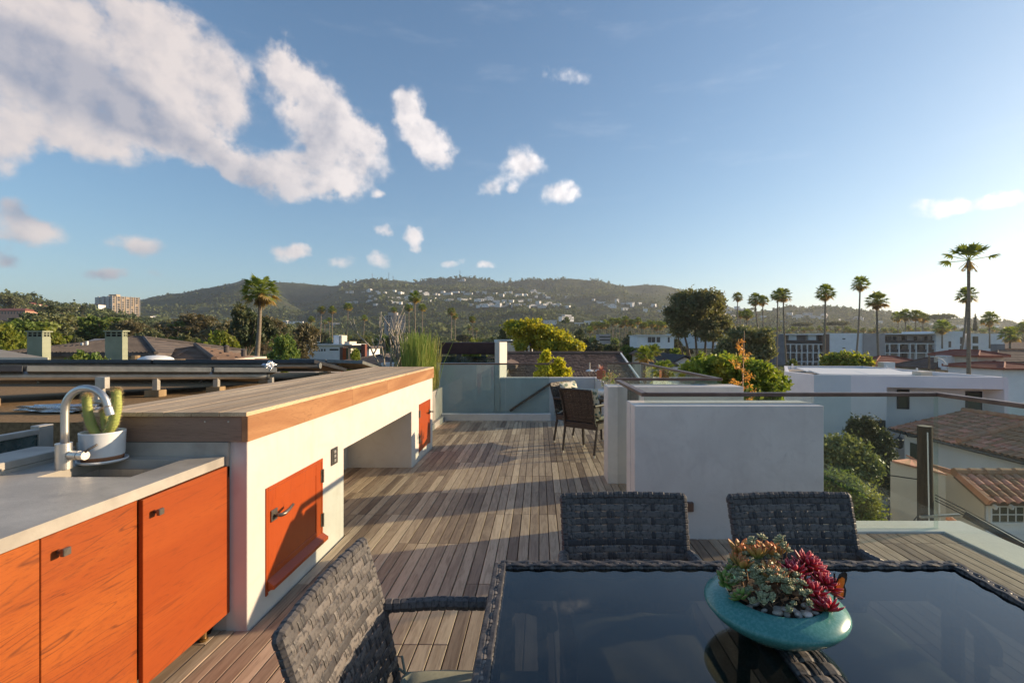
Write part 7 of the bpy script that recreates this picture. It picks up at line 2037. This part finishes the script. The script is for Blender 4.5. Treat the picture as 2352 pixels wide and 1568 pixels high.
def custom_tree(name, label, cat, base, lobes, per, spread, size, mat, seed, trunks, aspect=1.6, flat=0.0, shell=0.45, bark='bark'):
    """individually grown tree: lobes in metres from base"""
    t = thing(name, label, cat, base)
    rg = np.random.default_rng(seed); pts = [crown_points(rg, lobes, per, spread, shell)]
    for (x, y, z, rx, ry, rz, nc_) in lobes:            # stray shoots break the outline
        for _ in range(max(3, nc_ // 6)):
            d = rg.normal(size=3); d[2] = abs(d[2]) * 1.2; d /= np.linalg.norm(d); L = rg.uniform(1.1, 1.55); q = np.linspace(0.75, L, 10)[:, None]
            pts.append(np.array([x, y, z]) + d * q * np.array([rx, ry, rz]) + rg.normal(size=(10, 3)) * size * 0.45)
    V, Fc = leaf_cloud(np.concatenate(pts), size, rg, aspect, flat=flat)
    link('crown', np_mesh('crown', V, Fc, mat), t)
    mb = MB()
    for pts, r in trunks: mb.tube(pts, r, 7)
    mb.build('trunk', bark, t, local=True, smooth=True)
    return t
# yellow tree
Z = 36.0; b = Vector((wx(1225, Z), Z, -7)); m_ = Z / F
lobes = []
for (px, y, w_, h_) in ((1190, 756, 24, 15), (1218, 752, 26, 14), (1248, 766, 28, 18), (1275, 778, 28, 18), (1300, 790, 24, 14), (1320, 797, 18, 10), (1205, 774, 20, 16), (1240, 784, 26, 14), (1262, 795, 22, 12), (1176, 750, 14, 12), (1196, 790, 12, 10), (1285, 800, 22, 8)):
    c = W(px, y, Z) - b; lobes.append((c.x, random.Random(px).uniform(-.8, .8), c.z, w_ * m_, w_ * m_ * 1.2, h_ * m_, int(w_ * h_ * 0.20) + 8))
tr = []
for px, y in ((1190, 760), (1215, 758), (1245, 772), (1275, 782), (1300, 795), (1205, 780)):
    c = W(px, y, Z) - b; tr.append(([(0.2, 0, 0), (c.x * 0.4 + .1, 0, 5.2), (c.x * 0.8, 0, c.z - 0.5), (c.x, 0, c.z)], [0.16, 0.11, 0.07, 0.03]))
custom_tree('yellow_tree', 'spreading yellow-leaved tree with dark limbs beyond the shingle roof', 'tree', b, lobes, 22, 0.16, 0.15, 'leaf_yellow', 4, tr)
# lime shrub poking above the parapet
Z = 13.0; b = Vector((wx(1268, Z), Z, -3)); m_ = Z / F
lobes = [((wx(px, Z) - b.x), 0, (wz(y, Z) - b.z), w_ * m_, w_ * m_, h_ * m_, n_) for px, y, w_, h_, n_ in ((1254, 820, 8, 11, 22), (1246, 838, 10, 12, 24), (1285, 836, 9, 11, 22), (1262, 852, 22, 13, 60), (1290, 860, 16, 10, 36), (1244, 864, 14, 10, 36), (1270, 880, 28, 16, 60), (1301, 856, 7, 8, 10))]
custom_tree('lime_shrub', 'lime yellow feathery shrub showing above the white parapet', 'shrub', b, lobes, 20, 0.05, 0.055, 'leaf_lime', 6, [([(0, 0, 0), (0, 0, 3.2)], [0.05, 0.02])])
# big cypress with several trunks
Z = 62.0; b = Vector((wx(1610, Z), Z, -8)); m_ = Z / F
lobes = []; rr = random.Random(8)
for (px, y, w_, h_) in ((1565, 690, 26, 18), (1595, 678, 26, 14), (1625, 684, 28, 16), (1650, 695, 20, 16), (1560, 712, 30, 18), (1600, 705, 34, 22), (1640, 718, 30, 20), (1545, 735, 20, 14), (1585, 738, 34, 18), (1625, 745, 34, 18), (1660, 738, 18, 14), (1560, 762, 22, 12), (1610, 770, 24, 10), (1645, 772, 22, 12), (1670, 760, 12, 10), (1532, 716, 10, 9)):
    c = W(px, y, Z) - b; lobes.append((c.x, rr.uniform(-1.4, 1.4), c.z, w_ * m_, w_ * m_ * 1.2, h_ * m_, int(w_ * h_ * 0.15) + 6))
tr = []
for px0, px1, y1 in ((1600, 1560, 700), (1606, 1590, 690), (1622, 1618, 690), (1628, 1645, 705), (1596, 1548, 730), (1632, 1660, 735)):
    c = W(px1, y1, Z) - b; o = wx(px0, Z) - b.x; tr.append(([(o * 0.6 + rr.uniform(-.2, .2), 0, 0), (o + (c.x - o) * .3, rr.uniform(-.4, .4), c.z * .45), (o + (c.x - o) * .75, rr.uniform(-.5, .5), c.z * .75), (c.x, 0, c.z)], [0.24, 0.17, 0.11, 0.04]))
custom_tree('cypress_tree', 'large open-crowned cypress with bare forking trunks left of the hotel', 'tree', b, lobes, 22, 0.24, 0.16, 'leaf_cypress', 9, tr, aspect=2.2)
# darker weeping tree in front of the hotel corner
Z = 46.0; b = Vector((wx(1715, Z), Z, -8)); m_ = Z / F
lobes = []
for (px, y, w_, h_) in ((1700, 768, 32, 14), (1735, 772, 26, 14), (1690, 790, 30, 16), (1725, 798, 28, 18), (1752, 808, 18, 18), (1680, 812, 26, 16), (1720, 828, 34, 14), (1755, 836, 14, 12), (1690, 838, 30, 12), (1755, 785, 12, 14)):
    c = W(px, y, Z) - b; lobes.append((c.x, rr.uniform(-1, 1), c.z, w_ * m_, w_ * m_ * 1.2, h_ * m_, int(w_ * h_ * 0.16) + 6))
custom_tree('weeping_tree', 'dark olive weeping tree in front of the hotel corner', 'tree', b, lobes, 22, 0.18, 0.16, 'leaf_cypress', 12, [([(0, 0, 0), (0.2, 0, 4), (0.4, 0, 7.5)], [0.2, 0.15, 0.06])], aspect=2.2)
# hedge behind the stucco blocks
Z = 15.0; b = Vector((wx(1690, Z), Z, -6)); m_ = Z / F
lobes = []
for (px, y, w_, h_) in ((1590, 850, 22, 16), (1620, 838, 22, 16), (1650, 836, 22, 18), (1690, 838, 30, 18), (1730, 850, 26, 18), (1765, 862, 26, 18), (1790, 880, 20, 16), (1700, 868, 40, 24), (1640, 866, 40, 24), (1760, 895, 36, 26), (1680, 900, 50, 26), (1600, 880, 34, 22)):
    c = W(px, y, Z) - b; lobes.append((c.x, rr.uniform(-.4, .4), c.z, w_ * m_, w_ * m_ * 1.2, h_ * m_, int(w_ * h_ * 0.14) + 8))
custom_tree('hedge', 'sunlit glossy green hedge behind the white stucco blocks', 'hedge', b, lobes, 20, 0.07, 0.085, 'leaf_bright', 15, [([(0, 0, 0), (0, 0, 4.5)], [0.08, 0.04])])
# rusty feathery sapling
Z = 12.0; b = Vector((wx(1705, Z), Z, -6)); lv, tr = [], []
rr = random.Random(19); cpts = []
tr.append(([(0, 0, 0), (0.02, 0, 3.5), (-0.02, 0, 5.5), (0.05, 0, 7.75)], [0.035, 0.028, 0.018, 0.006]))
for i in range(46):
    z = 4.2 + 3.3 * (i / 46); L = 0.62 * (1 - (i / 46) * 0.72) * rr.uniform(.6, 1.1); a = rr.uniform(0, 6.28)
    p = Vector((0, 0, z)); e = p + Vector((math.cos(a) * L, math.sin(a) * L, L * 0.55)); mid = (p + e) / 2 + Vector((0, 0, -L * .06))
    tr.append(([p, mid, e], [0.008, 0.006, 0.003]))
    for s in range(16): cpts.append(tuple(p.lerp(e, rr.uniform(.25, 1.05)) + Vector((rr.gauss(0, .03), rr.gauss(0, .03), rr.gauss(0, .03) - 0.02))))
t = thing('rusty_sapling', 'tall feathery sapling with rusty dry foliage before the hedge', 'sapling', b)
V, Fc = leaf_cloud(np.array(cpts), 0.030, np.random.default_rng(2), 3.0); link('crown', np_mesh('crown', V, Fc, 'leaf_rust'), t)
mb = MB()
for pts, r in tr: mb.tube(pts, r, 6)
mb.build('trunk', 'fascia_wood', t, local=True, smooth=True)
# foliage below the right guard
for nm, lab, Z, px0, mat, L_, sz, sp_, seed in (
    ('citrus_tree', 'yellow-green tree close behind the glass at the right of stucco block', 8.2, 1940, 'leaf_olive', ((1918, 1030, 34, 18), (1950, 1022, 16, 12), (1970, 1050, 22, 20), (1998, 1072, 20, 16), (1920, 1075, 40, 26), (1905, 1050, 30, 30), (1965, 1085, 26, 18)), 0.036, 0.075, 31),
    ('round_shrub', 'clipped dark green shrub low behind the glass', 7.4, 1940, 'leaf_green', ((1925, 1125, 50, 34), (1965, 1150, 44, 34), (1985, 1180, 34, 30), (1920, 1190, 60, 34), (1900, 1140, 40, 40)), 0.026, 0.06, 32),
    ('shade_tree', 'dark shaded tree between the modernist house and the tiled roof', 14.5, 2000, 'leaf_dark', ((1962, 985, 12, 24), (1990, 978, 16, 18), (2010, 1005, 26, 24), (2026, 1025, 22, 26), (2020, 1065, 34, 36), (1990, 1050, 30, 36), (2030, 1105, 30, 36)), 0.045, 0.08, 33),
    ('back_shrub', 'dark leafy shrub tops rising behind the tiled roof ridge', 25, 2085, 'leaf_dark', ((2062, 952, 14, 14), (2082, 942, 10, 12), (2102, 952, 16, 12), (2112, 944, 8, 12), (2075, 962, 26, 12)), 0.09, 0.12, 35),
    ('hotel_hedge', 'clipped bright green hedge block in front of the hotel', 52, 1945, 'leaf_bright', ((1915, 826, 22, 9), (1945, 822, 24, 9), (1975, 828, 22, 9), (1930, 834, 34, 8), (1965, 836, 30, 7)), 0.20, 0.22, 34)):
    m_ = Z / F; b = Vector((wx(px0, Z), Z, -8)); lobes = []
    for (px, y, w_, h_) in L_:
        c = W(px, y, Z) - b; lobes.append((c.x, 0.0, c.z, w_ * m_, w_ * m_ * 1.1, h_ * m_, int(w_ * h_ * (0.17 if Z < 20 else 0.4)) + 8))
    custom_tree(nm, lab, 'shrub' if 'shrub' in nm or 'hedge' in nm else 'tree', b, lobes, 22, sp_, sz, mat, seed, [([(0, 0, 0), (0, 0, (lobes[0][2]))], [0.09, 0.05])], aspect=2.0)
# bougainvillea
Z = 24.0; b = Vector((wx(800, Z), Z, -6)); leafmat('pink_petal', (0.42, 0.03, 0.12), (0.55, 0.08, 0.2), None, 0.4, 0.0)
custom_tree('bougainvillea', 'pink flowering bougainvillea behind the farthest collector', 'shrub', b, [(wx(793, Z) - b.x, 0, wz(846, Z) - b.z, .28, .3, .18, 20), (wx(813, Z) - b.x, 0, wz(851, Z) - b.z, .16, .2, .15, 14)], 20, 0.05, 0.06, 'pink_petal', 41, [([(0, 0, 0), (0, 0, 5.5)], [0.04, 0.02])])
# feather palm fronds at far left
ff = thing('feather_palm', 'arching feather palm fronds at the left edge before the chimney', 'palm', (wx(20, 26), 26, -6)); V, Fs = [], []
rr = random.Random(6)
for i in range(26):
    a = rr.uniform(0, 6.28); el = rr.uniform(0.2, 1.2); L = rr.uniform(1.4, 2.2); p = Vector((rr.uniform(-.8, .8), rr.uniform(-.3, .3), 6.6)); hd = Vector((math.cos(a), math.sin(a), 0)); sd_ = Vector((-math.sin(a), math.cos(a), 0))
    for s in range(22):
        q = s / 22; c = p + hd * L * q * math.cos(el * .6) + Vector((0, 0, L * (math.sin(el) * q - 0.75 * q * q)))
        for sg in (-1, 1):
            e = c + sd_ * sg * 0.38 * math.sin(math.pi * (0.12 + 0.85 * q)) + hd * 0.12 + Vector((0, 0, -0.10)); o = len(V)
            V += [c, c + hd * 0.035, e]; Fs.append((o, o + 1, o + 2))
mb = MB(); mb.v = [tuple(v) for v in V]; mb.f = Fs; mb.m = [0] * len(Fs); mb.build('fronds', 'palm_leaf', ff, local=True)
MB().tube([(0, 0, 0), (0, 0, 6.7)], [0.18, 0.13], 8).build('trunk', 'palm_bark', ff, local=True)

# palms
palm(598, 668, 588, 850, 84, 50, 'tall fan palm on the left with drooping golden skirt', var=0, r=0.20)
GP = 'slender palms in the valley'
for i, (px, y, pb, ybs, w_, lab) in enumerate(((737.7, 711, 734, 783, 21, 'slender fan palm above the white modern house, left of the pair'), (763, 712, 763, 778, 21, 'slender fan palm above the roof room of the modern house'), (799.6, 704, 793, 783, 23, 'leaning fan palm right of the modern house roof room'), (837, 730, 832, 783, 17, 'short fan palm left of the bare shrub'),
    (939, 706, 939.6, 775, 21, 'left of three fan palms above the reeds'), (952.5, 683, 954, 775, 34, 'tallest of three fan palms above the reeds'), (970, 706, 970, 776, 22, 'right of three fan palms above the reeds'), (746, 739, 745, 780, 13, 'tiny palm behind the modern house palms'), (1037, 715, 1036, 775, 22, 'left of two joined fan palms beyond the reeds'), (1045, 726, 1046, 775, 18, 'right of two joined fan palms beyond the reeds'),
    (1085, 733, 1087, 778, 19, 'fan palm beyond the maroon cover'), (1078, 752, 1079, 778, 12, 'short palm left of the one beyond the maroon cover'), (1094, 757, 1094, 778, 11, 'short palm right of the one beyond the maroon cover'), (905, 712, 905, 760, 16, 'dark palm over the office block'), (757, 734, 757, 776, 14, 'small palm between the two slender ones'), (715, 733, 715, 770, 18, 'bushy palm left of the slender pair'))):
    palm(px, y, pb, ybs + 14, w_, 4.0 * F / w_ * 0.95, lab, GP, var=i, r=0.17)
rp_ = random.Random(23)
for i in range(34):
    px = 1350 + 180 * (i + rp_.uniform(.1, .9)) / 34
    w_ = rp_.uniform(14, 20); palm(px, 750 - 12 * math.sin((px - 1350) / 180 * 3.14) + rp_.uniform(-6, 9), px + rp_.uniform(-2, 2), 800, w_, 4.0 * F / w_, 'slender fan palm in the dense palm row beyond the gardens', 'palm row beyond the gardens', var=i, r=0.16)
for i, (px, y, pb, ybs, w_, lab) in enumerate(((1694, 682, 1695, 775, 26, 'palm with reddish stem right beside the big cypress'), (1716, 722, 1716, 765, 30, 'lower shaggy palm between the taller ones'), (1700, 722, 1701, 765, 22, 'lowest shaggy palm next to the cypress'), (1734.7, 688, 1745, 775, 36, 'leaning palm left of hotel corner'), (1752, 690, 1754, 780, 30, 'straight palm above the hotel corner'),
    (1786.5, 678, 1783, 856, 36, 'left of two tall palms before the grey hotel wall'), (1799, 678, 1807, 845, 40, 'right of two tall palms before the hotel balconies'), (1896, 672, 1891.5, 850, 46, 'tall straight palm before the brown hotel panel'), (1975.7, 651, 1963.8, 850, 42, 'tallest slender palm before the taupe hotel wall'), (2014, 691, 2019, 850, 50, 'ragged palm right of the tallest slender one'), (2221, 677, 2201, 850, 46, 'leaning palm behind the tall thin-crowned palm'))):
    palm(px, y, pb, ybs, w_, 4.2 * F / w_, lab, 'tall palms around the hotel', var=i, r=0.19)
palm(2225, 598, 2225, 900, 104, 46, 'very tall palm at the right with a sparse windblown crown', me=PALM_S, r=0.15)
for i, (px, y, w_, lab) in enumerate(((2063, 727, 30, 'leftmost palm of the clump above the hotel roof'), (2080, 724, 32, 'second palm of the clump above the hotel roof'), (2103, 724, 32, 'third palm of the clump above the hotel roof'), (2120, 730, 28, 'rightmost palm of the clump above the hotel roof'), (2164, 750, 40, 'low bushy palm above the hotel stair tower'), (2273, 733, 40, 'fan palm above the right end of the hotel'), (2320, 768, 46, 'bushy palm right of the hotel end'), (2349, 752, 30, 'palm at the right picture edge'))):
    palm(px, y, px, 800, w_, 4.2 * F / w_ * 1.35, lab, 'fan palms above the hotel roof', var=i, r=0.2)
for i in range(60):
    px = 1765 + 590 * (i + rp_.uniform(0, 1)) / 60; w_ = rp_.uniform(10, 15)
    palm(px, 757 + rp_.uniform(-5, 6) , px, 785, w_, 4.0 * F / w_, 'small distant palm in the grove behind the hotel', 'distant palm grove behind the hotel', var=i, r=0.15)
for i, (px, y, Z, w_) in enumerate(((1500, 806, 34, 40), (1480, 815, 26, 50), (1525, 850, 20, 60), (1580, 868, 17, 50))):
    palm(px, y, px, y + 60, w_, Z, ('dark bushy garden palm beyond the shingle roof', 'garden palm with wide fronds right of the shingle roof', 'frond clump seen through the far glass guard', 'lower frond clump seen through the far glass guard')[i], 'garden palms beyond the far guard', var=i, r=0.10)

# ------------------------------------------------------------------ haze
HAZE_DENS = 0.00014
hz = MB().box(-9900, 9900, -9900, 9900, -9.8, 292).build('haze', [])
hz['kind'] = 'stuff'
hm = bpy.data.materials.new('haze_air'); hm.use_nodes = True
kh = NT(hm.node_tree); kh.n.clear()
ho = kh.node('ShaderNodeOutputMaterial'); pv = kh.node('ShaderNodeVolumePrincipled')
pv.inputs['Color'].default_value = (0.84, 0.90, 1.0, 1); pv.inputs['Density'].default_value = HAZE_DENS; pv.inputs['Anisotropy'].default_value = 0.35
kh.link(pv.outputs[0], ho.inputs['Volume'])
hz.data.materials.append(hm)
